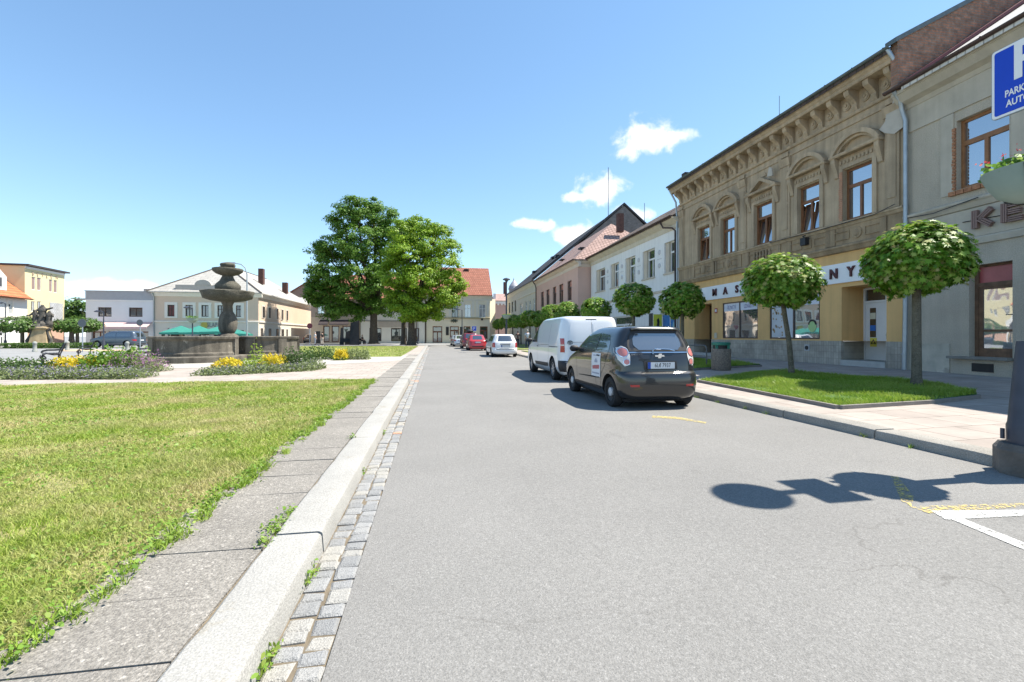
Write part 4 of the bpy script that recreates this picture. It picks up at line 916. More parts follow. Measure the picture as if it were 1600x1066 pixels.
# ------------------------------------------------------------------ white house with round plaster discs
def white_house():
    yl = onX(923.5, XB); yr = onX(1062, XB)+.02; L = yl-yr
    B = Bld('white_house', 'white two storey house with round plaster discs between deep framed windows', 'house', XB, yl, RIGHT)
    wm = M('white_plaster', (.76, .75, .73), .9, .05, .7, fine=.04, fscale=30, streak=.08); be = M('beige_reveal', (.52, .45, .36), .9, .1, 1.5); cn = M('beige_cornice', (.60, .53, .42), .9, .1, 1.2, streak=.1)
    ws = [(B.sx(a), B.sx(b)) for a, b in [(931, 945.5), (954, 967), (977, 992.5), (1004, 1023), (1038, 1058.4)]]
    z0, z1 = 5.42, 7.42
    g = [(B.sx(1033)-.1, B.sx(1062)-.3, .45, 2.9, .2), (B.sx(958), B.sx(990), .9, 2.9, .2)]
    wall(B, 0, L, 0, 8.05, [(a, b, z0, z1, .3) for a, b in ws]+g, wm, depth=10.5)
    for a, b in ws:
        window(B, a+(b-a)*.28, b-.02, z0, z1, y=.28, style='T', fm=m_whitef, fw=.07, gm=m_glassd)
        trim(B, 'window_surround', be, boxes=[(a+.001, a+(b-a)*.28, .10, .27, z0+.001, z1-.001), (a-.06, b+.06, -.08, .05, z0-.10, z0-.001)])
    mb = B.b()
    for i in range(4):
        c = (ws[i][1]+ws[i+1][0])/2; 
        for zz in (6.05, 6.95): mb.lathe([(.15, -.05), (.17, -.001)], 18, (c, 0, zz), axis='y')
        mb.box(c-.32, c+.32, -.02, 0, 6.49, 6.52)
    mb.build_each('plaster_disc', M('grey_disc', (.52, .52, .53), .9, .08), B.root)
    trim(B, 'belt_course', cn, profs=[([(0, 4.2), (-.08, 4.22), (-.10, 4.34), (0, 4.38)], 0, L-.15)])
    trim(B, 'cornice', cn, profs=[([(.2, 8.05), (-.02, 8.05), (-.06, 8.16), (-.06, 8.36), (-.20, 8.46), (-.42, 8.62), (-.46, 8.72), (.2, 8.72)], -.05, L-.02)])
    gutter(B, -.1, L-.05, -.55, 8.80, m_bgutter, r=.08)
    tl = MBrick('brown_roof_tiles', (.10, .075, .06), (.15, .11, .085), (.05, .04, .03), .25, .3, .03, axes='XY', noise=.5, bump=.8)
    roof(B, -.1, L-.2, -.5, 11, 8.76, 12.1, tl, hipL=4.2, yr=5.0)
    ch = M('brick_chimney', (.10, .05, .04), .9, .3, 6, bump=.5)
    mb = B.b(); mb.box(L*.62, L*.62+.6, 3.6, 4.2, 10.5, 12.7); mb.build('chimney', ch, B.root)
    pipe(B, [(L-1.55, -.52, 8.75), (L-1.3, -.40, 8.3), (L-.45, -.25, 8.1), (L-.30, -.12, 7.9), (L-.30, -.12, .3)], .055, m_bgutter)
    for k, (a, b, c, d, e) in enumerate(g):
        w = window(B, a, b, c, d, y=.19, style='D' if k == 0 else 'T', fm=m_whitef, gm=m_shopgl, fw=.09)
    bl = M('blue_poster', (.03, .13, .42), .5, .1, 3, c2=(.05, .25, .55)); a, b = g[0][0], g[0][1]; c = (a+b)/2
    q = B.b(); q.box(a+.1, c-.06, .135, .145, .6, 2.7); p1 = q.build('window_poster', bl, B.root)
    q = B.b(); q.box(c+.06, b-.1, .135, .145, .6, 2.7); p2 = q.build('window_poster', bl, B.root)
    q = B.b(); q.ext_xz([(c+.2, 1.0), (c+.5, 1.2), (c+.62, 1.9), (c+.4, 2.3), (c+.22, 1.7)], .129, .1345); q.build('poster_figure', M('poster_teal', (.25, .45, .5), .5, .2, 5), p2)
    q = B.b(); q.box(B.sx(1015), B.sx(1020), -.06, .0, .3, 2.9); q.build('pilaster', M('dark_pilaster', (.06, .055, .05), .7, .1), B.root)
    # yellow projecting sign
    t = thing('shop_board', 'yellow hanging shop board with a dark figure on the white house', 'sign', (XB-.02, onX(1026, XB-.5), 0), 0)
    y_ = 0; mb = MB(); mb.box(-.70, -.12, -.02, .02, 1.75, 2.75); mb.build('board', M('board_yellow', (.62, .62, .06), .5, .06, 3), t)
    mb = MB(); mb.ext([(-.5, -.026, 1.95), (-.32, -.026, 1.9), (-.28, -.026, 2.3), (-.36, -.026, 2.52), (-.48, -.026, 2.4), (-.45, -.026, 2.2)], [(-.5, -.021, 1.95), (-.32, -.021, 1.9), (-.28, -.021, 2.3), (-.36, -.021, 2.52), (-.48, -.021, 2.4), (-.45, -.021, 2.2)]); mb.build('board_figure', M('sign_black', ()), t)
    mb = MB(); mb.tube([(.03, 0, 2.65), (-.13, 0, 2.65)], .015, 6); mb.tube([(.03, 0, 1.85), (-.13, 0, 1.85)], .015, 6); mb.build('bracket', M('black_metal', ()), t)
    t = thing('wall_lamp', 'small black lantern on the white house wall', 'lamp', (XB, onX(1012.5, XB), 4.75), 0); mb = MB(); mb.tube([(0, 0, .1), (-.25, 0, .12)], .02, 6); mb.build('arm', M('black_metal', ()), t); mb = MB(); mb.lathe([(.06, -.2), (.12, -.15), (.13, .05), (.03, .15)], 10, (-.3, 0, 0)); mb.build('lantern', M('black_metal', ()), t)
white_house()
# ------------------------------------------------------------------ pink house with hip roof
XP = 13.76
def pink_house():
    yn = onX(903, XP); yf = onX(838, XP); L = yf-yn
    B = Bld('pink_house', 'pink plastered house with a hipped pinkish tile roof behind the globe trees', 'house', XP, yf, RIGHT)
    pk = M('pink_plaster', (.64, .42, .34), .9, .06, .6, fine=.04, fscale=30); cn = M('pale_cornice', (.66, .55, .46), .9, .06, 1)
    ws = [(B.sx(a), B.sx(b)) for a, b in [(845, 849.6), (853.5, 858.4), (863.6, 869), (873.6, 880), (886.5, 893)]]
    wall(B, 0, L, 0, 8.0, [(a, b, 4.95, 6.98, .2) for a, b in ws]+[(a, b, 1.0, 2.8, .2) for a, b in ws], pk, depth=11)
    for a, b in ws:
        window(B, a, b, 4.95, 6.98, y=.18, style='T', fm=m_darkf, gm=m_glassd); window(B, a, b, 1.0, 2.8, y=.18, style='D', fm=m_darkf, gm=m_glassd)
        trim(B, 'window_sill', cn, boxes=[(a-.1, b+.1, -.1, .02, 4.86, 4.948)])
    trim(B, 'cornice', cn, profs=[([(.2, 8.0), (-.02, 8.0), (-.05, 8.3), (-.25, 8.42), (-.40, 8.56), (-.42, 8.64), (.2, 8.64)], -.02, L+.36)])
    S_ = B.face(L, 0, R(90)); trim(S_, 'cornice', cn, profs=[([(.2, 8.0), (-.02, 8.0), (-.05, 8.3), (-.25, 8.42), (-.36, 8.56), (-.36, 8.64), (.2, 8.64)], .25, 10)])
    tl = MBrick('pink_roof_tiles', (.34, .225, .195), (.40, .27, .235), (.22, .145, .12), .3, .36, .05, axes='XY', noise=.2, bump=.8)
    roof(B, 0, L+.45, -.5, 11.4, 8.68, 13.6, tl, hipR=5.4, yr=5.4)
    gutter(B, 0, L+.4, -.52, 8.72, m_bgutter)
    mb = B.b()
    for u, v in ((862, 417), (890, 402)):
        x = B.sx(u); mb.box(x-.4, x+.4, 1.0, 1.7, 10.25, 10.4)
    mb.build_each('skylight', M('black_metal', ()), B.root)
    ch = M('brick_chimney', ()); mb = B.b(); mb.box(L-3.1, L-2.5, 5.2, 5.8, 12.2, 14.1); mb.build('chimney', ch, B.root)
    pipe(B, [(.15, -.5, 8.6), (.18, -.2, 8.2), (.18, -.1, 7.8), (.18, -.1, .2)], .06, m_bgutter)
pink_house()
# ------------------------------------------------------------------ cream hall with the tall dark roof
def cream_house():
    yn = onX(838, XP)+.05; yf = onX(792, XP); L = yf-yn
    B = Bld('cream_hall', 'long cream house under a very tall dark roof with grey gable', 'house', XP, yf, RIGHT)
    cr = M('cream_plaster', (.62, .57, .46), .9, .06, .6, fine=.04); tr = M('cream_trim', (.70, .66, .56), .9, .05)
    w1 = [(B.sx(a), B.sx(b)) for a, b in [(794.8, 797.2), (799.4, 801.6), (804, 806.3)]]; w2 = [(B.sx(a), B.sx(b)) for a, b in [(812.6, 816), (820.5, 823.3), (826.3, 829.3), (833, 835.6)]]
    ops = [(a, b, 5.5, 7.4, .2) for a, b in w1]+[(a, b, 4.6, 6.5, .2) for a, b in w2]
    wall(B, 0, L, 0, 8.4, ops, cr, depth=22)
    for o in ops: window(B, *o[:4], y=.18, style='T', fm=m_whitef if o[2] < 5 else m_darkf, gm=m_glassd if o[2] > 5 else m_glassw)
    xm = B.sx(809)
    trim(B, 'belt_course', tr, profs=[([(0, 7.3), (-.1, 7.34), (-.14, 7.5), (0, 7.55)], xm, L)])
    trim(B, 'cornice', tr, profs=[([(.2, 8.4), (-.03, 8.4), (-.3, 8.7), (-.4, 8.85), (.2, 8.85)], -.1, L)])
    dk = MBrick('dark_slate', (.035, .035, .038), (.055, .055, .06), (.02, .02, .02), .4, .4, .03, axes='XY', noise=.3)
    roof(B, -.3, L, -.5, 25.5, 8.9, 19.6, dk, yr=12.5)
    bk = MBrick('grey_gable_brick', (.16, .155, .15), (.12, .118, .115), (.1, .1, .1), .3, .1, .01, axes='YZ', noise=.35)
    gable(B, L+.01, -.3, 25.3, 8.4, 19.55, 12.5, bk, th=.3)
    mb = B.b(); P = [(L-.1, -.6, 8.85), (L+.45, -.6, 8.85), (L+.45, 12.5, 19.65), (L-.1, 12.5, 19.65)]; mb.ext(P, [(p[0], p[1], p[2]+.3) for p in P]); P = [(L-.1, 12.5, 19.65), (L+.45, 12.5, 19.65), (L+.45, 25.6, 8.85), (L-.1, 25.6, 8.85)]; mb.ext(P, [(p[0], p[1], p[2]+.3) for p in P]); mb.build('verge_flashing', M('black_metal', ()), B.root)
    mb = B.b(); mb.tube([(L-5.5, 12.5, 19.5), (L-5.5, 12.5, 27.0)], .05, 6); mb.tube([(L-.2, 15.8, 16.6), (L-.2, 15.8, 20.2)], .04, 6)
    mb.build_each('antenna_mast', m_gutter, B.root)
    mb = B.b()
    for x, y in ((L-6, 4.5), (L-12, 5.5), (L-17, 3.5)):
        z = 8.9+(y+.5)/13*10.7; mb.box(x, x+1.0, y-.4, y+.4, z, z+.35)
    mb.build_each('skylight', M('black_metal', ()), B.root)
cream_house()
# ------------------------------------------------------------------ far end of the street
def far_end():
    YF = 82.0
    # cream house with red roof
    x0, x1 = onY(664.5, YF), onY(765.5, YF); L = x1-x0
    B = Bld('corner_house', 'cream house with a red tiled roof closing the far end of the street', 'house', x0, YF, FRONT)
    cr = M('pale_cream_plaster', (.74, .67, .51), .9, .05, .5, fine=.04); tr = M('olive_trim', (.40, .35, .22), .9, .1)
    z = lambda v: zat(v, dep(x0+5, YF))
    ws = [(B.sx(a), B.sx(b)) for a, b in [(678, 688.6), (706, 716), (726, 736), (748.5, 759)]]
    ds = [(B.sx(676), B.sx(691)), (B.sx(703), B.sx(717)), (B.sx(724.5), B.sx(735)), (B.sx(750), B.sx(762))]
    ops = [(a, b, z(496), z(475), .25) for a, b in ws]+[(a, b, (.15 if i in (0,) else .8), z(510), .3) for i, (a, b) in enumerate(ds)]
    ze = z(461)
    wall(B, 0, L, 0, ze-.6, ops, cr, depth=12)
    mb = B.b(); mb.ext([(L, 0, 0), (L+1.2, 1.6, 0), (L+1.2, 1.6, ze-.6), (L, 0, ze-.6)], [(L-.2, .3, 0), (L+1.0, 1.9, 0), (L+1.0, 1.9, ze-.6), (L-.2, .3, ze-.6)]); mb.build('corner_wall', cr, B.root)
    for i, (a, b) in enumerate(ws): window(B, a, b, z(496), z(475), y=.22, style='X', fm=m_whitef if i > 1 else m_darkf, gm=m_glassw if i > 1 else m_glassd, fw=.1)
    for i, (a, b) in enumerate(ds): window(B, a, b, ops[4+i][2], z(510), y=.26, style='T', fm=M('red_brown_frame', (.16, .06, .03), .5, .2), gm=m_glassd, fw=.16, name='door' if i == 0 else 'window')
    trim(B, 'belt_course', tr, profs=[([(0, z(498.5)), (-.15, z(498.3)), (-.2, z(496.5)), (0, z(496))], -.02, L)])
    trim(B, 'cornice', M('cream_trim', ()), profs=[([(.1, ze-.6), (-.05, ze-1.0), (-.1, ze-.6), (-.4, ze-.15), (-.5, ze-.05), (.1, ze-.05)], -.1, L+.4)])
    mb = B.b()
    for a, b in ws: mb.box(a-.55, a-.15, -.05, 0, z(495), z(470)); mb.box(b+.15, b+.55, -.05, 0, z(495), z(470))
    mb.build_each('pilaster', M('cream_trim', ()), B.root)
    rt = MBrick('red_roof_tiles', (.32, .125, .08), (.39, .165, .11), (.19, .075, .055), .35, .4, .05, axes='XY', noise=.25, bump=.7)
    roof(B, -.2, L+.4, -.6, 12, ze, z(419)+.9, rt, yr=5.5)
    mb = B.b(); mb.box(L*.62, L*.62+.9, 4.6, 5.4, z(430), z(414)); mb.build('chimney', M('brick_chimney', ()), B.root)
    mb = B.b(); mb.box(L*.66, L*.66+.8, 1.3, 1.9, z(452), z(449)); mb.build('skylight', m_whitef, B.root)
    # emblem, plaques and lamps on the front
    t = M('sign_black', ()); mb = B.b(); c = B.sx(709.5)
    mb.ext_xz([(c+.75*math.cos(a)*(1 if i % 2 else .55), z(501.5)+.36*math.sin(a)*(1 if i % 2 else .5)) for i, a in enumerate([2*math.pi*k/18 for k in range(18)])], -.12, 0); mb.build('wall_emblem', M('olive_dark', (.06, .07, .05), .7, .2), B.root)
    mb = B.b()
    for u in (699, 721): c = B.sx(u); mb.box(c-.25, c+.25, -.08, 0, z(524), z(511))
    mb.build_each('notice_board', t, B.root)
    mb = B.b()
    for u in (682.5, 753): c = B.sx(u); mb.box(c-.18, c+.18, -.3, 0, z(500.5), z(497.5))
    mb.build_each('wall_lamp', t, B.root)
    pipe(B, [(.1, -.3, ze-.1), (.1, -.1, ze-.9), (.1, -.1, .1)], .08, m_bgutter)
    # white building behind the trees
    a0, a1 = onY(563.5, YF), onY(664, YF)
    B = Bld('white_shop_house', 'long white house with wide dark shop windows behind the big trees', 'house', a0, YF+.02, FRONT)
    L = a1-a0; wh = M('far_white_plaster', (.74, .71, .63), .9, .04, .6)
    sh = [(B.sx(577), B.sx(596)), (B.sx(611), B.sx(636)), (B.sx(644), B.sx(655))]; up = [(L*k-.5, L*k+.5) for k in (.12, .29, .46, .63, .8, .93)]
    ops = [(a, b, .4, z(513), .3) for a, b in sh]+[(a, b, z(490), z(472), .2) for a, b in up]
    wall(B, 0, L-.02, 0, ze-.9, ops, wh, depth=12)
    for a, b in sh: window(B, a, b, .4, z(513), y=.27, style='D', fm=m_darkf, gm=m_glassd, fw=.14)
    for a, b in up: window(B, a, b, z(490), z(472), y=.17, style='X', fm=m_whitef, gm=m_glassd, fw=.09)
    trim(B, 'belt_course', M('grey_belt', (.32, .29, .26), .9, .1), boxes=[(0, L, -.08, 0, z(503), z(501.5))]); trim(B, 'shop_band', M('beige_band', (.47, .41, .35), .9, .08), boxes=[(B.sx(591), B.sx(644), -.05, -.001, z(512), z(503.2))])
    roof(B, 0, L, -.5, 12, ze-.85, z(424), rt, yr=5.5)
    gable(B, 0, -.2, 11.8, ze-.9, z(424.5), 5.5, wh, th=.1)
    pipe(B, [(L-1.5, -.3, ze-1), (L-1.5, -.12, ze-1.6), (L-1.5, -.12, .1)], .08, m_bgutter)
    # brown grey house on the left of it
    a0, a1 = onY(486, YF), onY(563, YF)
    B = Bld('corner_shop_house', 'grey brown house with dark awnings on its shopfront left of the big trees', 'house', a0, YF, FRONT)
    L = a1-a0; gb = M('grey_brown_plaster', (.44, .36, .30), .9, .08, .6); lo = M('shop_beige', (.58, .49, .38), .9, .08)
    up = [(L*k-.55, L*k+.55) for k in (.2, .4, .6, .8)]; sh = [(B.sx(505), B.sx(515)), (B.sx(518), B.sx(530)), (B.sx(535), B.sx(548))]
    wall(B, 0, L-.03, z(497), ze-1, [(a, b, z(492), z(474), .2) for a, b in up], gb, depth=12, name='upper_wall')
    wall(B, 0, L-.03, 0, z(497), [(a, b, .3, z(510), .3) for a, b in sh], lo, depth=12, name='lower_wall')
    for a, b in up: window(B, a, b, z(492), z(474), y=.17, style='X', fm=m_whitef, gm=m_glass, fw=.09)
    for a, b in sh: window(B, a, b, .3, z(510), y=.27, style='plain', fm=M('red_brown_frame', ()), gm=m_glassd, fw=.15)
    mb = B.b()
    for (u0, u1) in ((500, 514), (517, 546)):
        a, b = B.sx(u0), B.sx(u1); mb.prof_x([(0, z(501)), (-1.1, z(507)), (-1.2, z(509)), (-1.1, z(508.5)), (0, z(503))], a, b)
    mb.build_each('awning', M('dark_awning', (.05, .04, .042), .6, .2), B.root)
    roof(B, 0, L, -.5, 12, ze-.95, z(427), rt, hipL=4, yr=5.5)
    pipe(B, [(L-.2, -.3, ze-1.1), (L-.2, -.12, ze-1.6), (L-.2, -.12, .1)], .08, m_bgutter)
    # turret and pink houses beyond, at the right of the cream corner house
    Y2 = 118.0
    t0, t1 = onY(786, Y2), onY(818, Y2); B = Bld('turret_house', 'distant house with a small domed turret and grey roof beyond the cream hall', 'house', t0, Y2, FRONT); L = t1-t0
    z2 = lambda v: zat(v, dep(t0, Y2))
    wall(B, 0, L, 0, z2(462), [], M('far_grey_plaster', (.42, .41, .40), .9, .06), depth=8)
    gm_ = M('turret_sheet', (.34, .34, .36), .5, .1, 2)
    mb = B.b(); c = (B.sx(806), 3.0, 0); r = (B.sx(814)-B.sx(806)); mb.lathe([(r, z2(462)), (r, z2(452)), (r*1.12, z2(450)), (r*.95, z2(445)), (r*.55, z2(440)), (.25, z2(436)), (.12, z2(433)), (.05, z2(431))], 14, c); mb.build('turret', gm_, B.root)
    mb = B.b(); a = B.sx(788); mb.box(a, a+.9, 1, 1.9, z2(470), z2(440)); mb.build('chimney', M('brick_chimney', ()), B.root)
    p0, p1 = onY(770, 100), onY(793, 100); B = Bld('far_pink_house', 'distant pink house with a white toothed cornice at the street end', 'house', p0, 100, FRONT); L = p1-p0
    z3 = lambda v: zat(v, dep(p0, 100)); wall(B, 0, L, 0, z3(475), [], M('far_pink', (.52, .36, .32), .9, .05), depth=8)
    mb = B.b(); mb.box(-.1, L, -.3, 0, z3(474.5), z3(470)); x = .2
    while x < L-.3: mb.box(x, x+.4, -.25, 0, z3(477), z3(474.5)); x += .8
    mb.build('cornice', m_whitef, B.root)
    roof(B, -.2, L+.2, -.4, 10, z3(470), z3(455), MBrick('pale_red_tiles', (.36, .24, .21), (.42, .29, .25), (.25, .17, .15), .35, .4, .05, axes='XY', noise=.2), yr=6, hipL=1.5)
    mb = B.b(); mb.box(.3, .8, 1, 1.6, z3(470), z3(458)); mb.build('chimney', m_whitef, B.root)
far_end()
# ================================================================== houses on the left of the square
def left_side():
    YR = 67.0
    # beige restaurant on the corner
    xc, yc = -23.5, YR; xl = onY(240, YR)
    B = Bld('restaurant_house', 'beige corner restaurant house with pale hipped roof behind the fountain', 'house', xl, YR, FRONT); L = xc-xl
    z = lambda v: zat(v, dep(xl+L/2, YR))
    bg = M('beige_plaster', (.62, .48, .36), .9, .05, .5, fine=.04); pl = M('pale_lower_plaster', (.66, .59, .49), .9, .05, .5); tr = M('white_trim', (.72, .67, .59), .85, .05)
    zt, zb, ze, zm = z(477), z(495), z(457), z(502.5)
    ws = [(B.sx(a), B.sx(b)) for a, b in [(262, 273), (290, 301.4), (315, 326), (340, 351), (369, 377)]]
    wall(B, 0, L, zm, ze-.5, [(a, b, zb, zt, .2) for a, b in ws], bg, depth=27, name='upper_wall')
    gs = [(B.sx(262), B.sx(292), .5, z(513), .3), (B.sx(311), B.sx(327), .5, z(517), .3), (B.sx(334), B.sx(352), .5, z(517), .3), (B.sx(371), B.sx(381), .5, z(516), .3), (B.sx(252), B.sx(258), z(526), z(522), .2)]
    wall(B, 0, L, 0, zm, gs, pl, depth=27, name='lower_wall')
    for i, (a, b) in enumerate(ws): window(B, a, b, zb, zt, y=.17, style='X' if i != 2 else 'D', fm=m_darkf, gm=m_glassd if i else M('red_curtain_glass', (.14, .03, .03), .2, .1), fw=.09)
    for g in gs: window(B, *g[:4], y=g[4]-.03, style='X', fm=m_darkf, gm=m_glassd, fw=.1)
    mb = B.b()
    for a, b in ws: mb.box(a-.35, a-.002, -.06, 0, zb-.2, zt+.35); mb.box(b+.002, b+.35, -.06, 0, zb-.2, zt+.35); mb.box(a-.002, b+.002, -.06, 0, zt+.002, zt+.35); mb.box(a-.002, b+.002, -.06, 0, zb-.2, zb-.002)
    mb.build_each('window_surround', tr, B.root)
    mb = B.b(); a, b = gs[0][:2]; c = (a+b)/2; hw = (b-a)/2; prev = None
    for i in range(13):
        t = math.pi*(.12+.76*i/12); cur = [(c-r*math.cos(t), gs[0][3]-.75+r*math.sin(t)*.72) for r in (hw*1.02, hw*1.16)]
        if prev: mb.ext_xz([prev[0], cur[0], cur[1], prev[1]], -.1, 0)
        prev = cur
    mb.build('arch_trim', tr, B.root)
    trim(B, 'belt_course', tr, profs=[([(0, zm-.12), (-.12, zm-.1), (-.15, zm+.05), (0, zm+.1)], -.1, L+.1)])
    trim(B, 'cornice', tr, profs=[([(.1, ze-.6), (-.05, ze-.6), (-.3, ze-.2), (-.5, ze-.05), (.1, ze-.05)], -.1, L+.5)])
    # sun emblem and lettering (the letters cannot be read in the photograph beyond these strokes)
    mb = B.b(); c = B.sx(320); mb.lathe([(.42, -.08), (.42, -.01)], 20, (c, 0, z(508)), axis='y'); sn = mb.build('sun_emblem', M('sun_yellow', (.55, .38, .08), .6, .1), B.root)
    mb = B.b()
    for k in range(12):
        a = 2*math.pi*k/12; mb.ext_xz([(c+.42*math.cos(a-.15), z(508)+.42*math.sin(a-.15)), (c+.62*math.cos(a), z(508)+.62*math.sin(a)), (c+.42*math.cos(a+.15), z(508)+.42*math.sin(a+.15))], -.06, -.01)
    mb.build_each('sun_ray', M('sun_yellow', ()), sn)
    text('lettering', 'ŠLAPAVÁ', .85, M('letter_grey', (.26, .23, .24), .6, .05), B.root, (B.sx(339), -.06, z(508)), (R(90), 0, 0), .03, sx=.62, space=1.15)
    # right hand side along the side street
    D = B.face(L, 0, R(90)-R(0)); ds = D.sx
    sw = [(ds(a), ds(b)) for a, b in [(409.5, 412.8), (419, 422), (431.6, 434), (439.5, 441.8), (447, 449.2)]]
    sz = lambda u, v: D.z(u, v)
    lw = [(ds(a), ds(b)) for a, b in [(407, 410), (419, 423), (431, 434.5), (439.5, 443), (447, 449)]]
    SL = 27.0
    # the side wall already exists as a side of the two walls, so the windows stand in thin surrounds on it
    mb = D.b()
    for a, b in sw: mb.box(a-.12, b+.12, -.08, -.002, zb-.1, zt+.12)
    for a, b in lw: mb.box(a-.1, b+.1, -.06, -.002, .7, 2.5)
    mb.build_each('window_surround', tr, B.root)
    for a, b in sw: window(D, a, b, zb, zt, y=-.085, style='X', fm=m_darkf, gm=m_glassd, fw=.08, fd=.03)
    for a, b in lw: window(D, a, b, .8, 2.4, y=-.065, style='X', fm=m_darkf, gm=m_glassd, fw=.08, fd=.03)
    trim(D, 'belt_course', tr, profs=[([(0, zm-.12), (-.12, zm-.1), (-.15, zm+.05), (0, zm+.1)], .2, SL)]); trim(D, 'cornice', tr, profs=[([(.1, ze-.6), (-.05, ze-.6), (-.3, ze-.2), (-.5, ze-.05), (.1, ze-.05)], .1, SL)])
    rf = MBrick('pale_grey_roof', (.36, .345, .315), (.40, .385, .35), (.27, .255, .235), .9, .45, .03, axes='XY', noise=.12)
    # hipped roof with its ridge running away along the side street
    mb = B.b(); e = .55; P = [(-e, -e, ze), (L+e, -e, ze), (L+e, SL+.3, ze), (-e, SL+.3, ze)]; r0, r1 = (L/2, 5.6, ze+4.5), (L/2, SL-5, ze+4.5); dn = lambda p: (p[0], p[1], p[2]-.1)
    for q in ([P[0], P[1], r0], [P[1], P[2], r1, r0], [P[2], P[3], r1], [P[3], P[0], r0, r1]): mb.ext(q, [dn(p) for p in q])
    mb.build('roof', rf, B.root)
    mb = B.b(); mb.tube([P[0], r0], .12, 6); mb.tube([P[1], r0], .12, 6); mb.tube([r0, r1], .12, 6); mb.build_each('ridge_capping', M('dark_ridge', (.10, .085, .075), .7, .1), B.root)
    mb = B.b(); a, b = B.sx(275), B.sx(345); mb.box(a, b, -.15, .3, ze+.02, ze+.95); a2, b2 = B.sx(305), B.sx(331); c = (a2+b2)/2; hw = (b2-a2)/2
    mb.ext_xz([(a2, ze+.96)]+[(c-hw*math.cos(math.pi*i/10), ze+.96+.7*math.sin(math.pi*i/10)) for i in range(11)], -.2, .3); mb.build('attic_parapet', M('grey_beige', (.44, .40, .35), .9, .08), B.root)
    mb = B.b(); x = L/2; mb.box(x-.9, x+.5, 6.5, 7.4, ze+4.0, ze+5.0); mb.box(L-3.2, L-2.5, 9, 9.8, ze+2.2, ze+4.6); mb.box(L-2.2, L-1.4, 17, 17.8, ze+1.5, ze+3.4); mb.build_each('chimney', M('brick_chimney', ()), B.root)
    pipe(B, [(.08, -.4, ze-.2), (.08, -.1, ze-.8), (.08, -.1, .2)], .08, m_zinc)
    # next house of the side street, with a reddish bay window, and a red roofed one beyond
    B2 = Bld('bay_window_house', 'pale side street house with a reddish bay window beyond the restaurant', 'house', -23.5-12, 94.6, FRONT)
    wall(B2, 0, 12.0, 0, ze-.6, [], pl, depth=24)
    D = B2.face(12.0, 0, R(90)); mb = D.b(); mb.box(1.0, 4.4, -1.0, -.01, 3.2, ze-.9); mb.build('bay', M('bay_red', (.42, .24, .16), .8, .1), B2.root)
    for k in range(5):
        a = 5.6+k*3.3; window(D, a, a+1.1, 3.9, 5.6, y=-.02, style='X', fm=m_darkf, gm=m_glassd, fw=.1, fd=.04); window(D, a, a+1.0, .9, 2.5, y=-.02, style='X', fm=m_darkf, gm=m_glassd, fw=.1, fd=.04)
    window(D, 1.6, 3.8, 3.9, 5.6, y=-1.02, style='D', fm=m_darkf, gm=m_glassd, fw=.1, fd=.04)
    roof(B2, -.3, 12.5, -.4, 24, ze-.5, ze+2.6, rf)
    B3 = Bld('red_roof_block', 'taller side street block with dark red roof and chimneys left of the big trees', 'house', -37, 119, FRONT)
    wall(B3, 0, 13.2, 0, 10.2, [], M('warm_grey_plaster', (.52, .48, .42), .9, .06), depth=30)
    D = B3.face(13.2, 0, R(90))
    for k in range(6):
        a = 2+k*3.6
        for zz in (1.5, 4.6, 7.6): window(D, a, a+1.2, zz, zz+1.7, y=-.02, style='X', fm=m_whitef, gm=m_glassd, fw=.1, fd=.04)
    mb = B3.b(); P = [(-.4, -.5, 10.2), (13.7, -.5, 10.2), (13.7, 30, 10.2), (-.4, 30, 10.2)]; r0, r1 = (6.6, -.5, 14.8), (6.6, 30, 14.8)
    for q in ([P[1], P[2], r1, r0], [P[3], P[0], r0, r1]): mb.ext(q, [(p[0], p[1], p[2]-.15) for p in q])
    mb.build('roof', MBrick('dull_red_tiles', (.30, .12, .09), (.36, .15, .11), (.2, .08, .06), .4, .4, .05, axes='XY', noise=.2), B3.root)
    mb = B3.b(); mb.ext([(0, 0, 10.2), (13.2, 0, 10.2), (6.6, 0, 14.6)], [(0, .3, 10.2), (13.2, .3, 10.2), (6.6, .3, 14.6)]); mb.build('gable', M('dull_brick_gable', (.22, .15, .12), .9, .15), B3.root)
    mb = B3.b()
    for y in (5, 11, 19): mb.box(7.4, 8.2, y, y+.9, 13.5, 15.6)
    mb.build_each('chimney', M('brick_chimney', ()), B3.root)
    mb = B3.b()
    for x, y in ((5, 6), (9, 9), (10, 16)): mb.tube([(x, y, 12), (x, y, 19.5)], .04, 5)
    mb.build_each('antenna_mast', m_gutter, B3.root)
    # low grey white shop house
    x0, x1 = onY(134, YR), xl-.02; B = Bld('awning_shop_house', 'low grey white shop house with flat parapet and pinkish awning', 'house', x0, YR+.02, FRONT); L = x1-x0
    z = lambda v: zat(v, dep(x0+L/2, YR)); wg = M('cool_white_plaster', (.66, .67, .68), .9, .05, .5); gt = M('grey_attic', (.36, .37, .39), .9, .06)
    ws = [(B.sx(153), B.sx(174.3)), (B.sx(201.5), B.sx(222.7))]
    wall(B, 0, L, z(516), z(469), [(a, b, z(495), z(480.5), .2) for a, b in ws], wg, depth=14, name='upper_wall')
    sh = [(B.sx(143), B.sx(166), .3, z(518), .4), (B.sx(168), B.sx(200), .3, z(518), .4), (B.sx(203), B.sx(232), .3, z(518), .4)]
    wall(B, 0, L, 0, z(516), sh, wg, depth=14, name='lower_wall')
    for a, b in ws: window(B, a, b, z(495), z(480.5), y=.17, style='D', fm=m_darkf, gm=m_glassd, fw=.12)
    for s in sh: window(B, *s[:4], y=.35, style='D', fm=M('red_brown_frame', ()), gm=m_glassd, fw=.15)
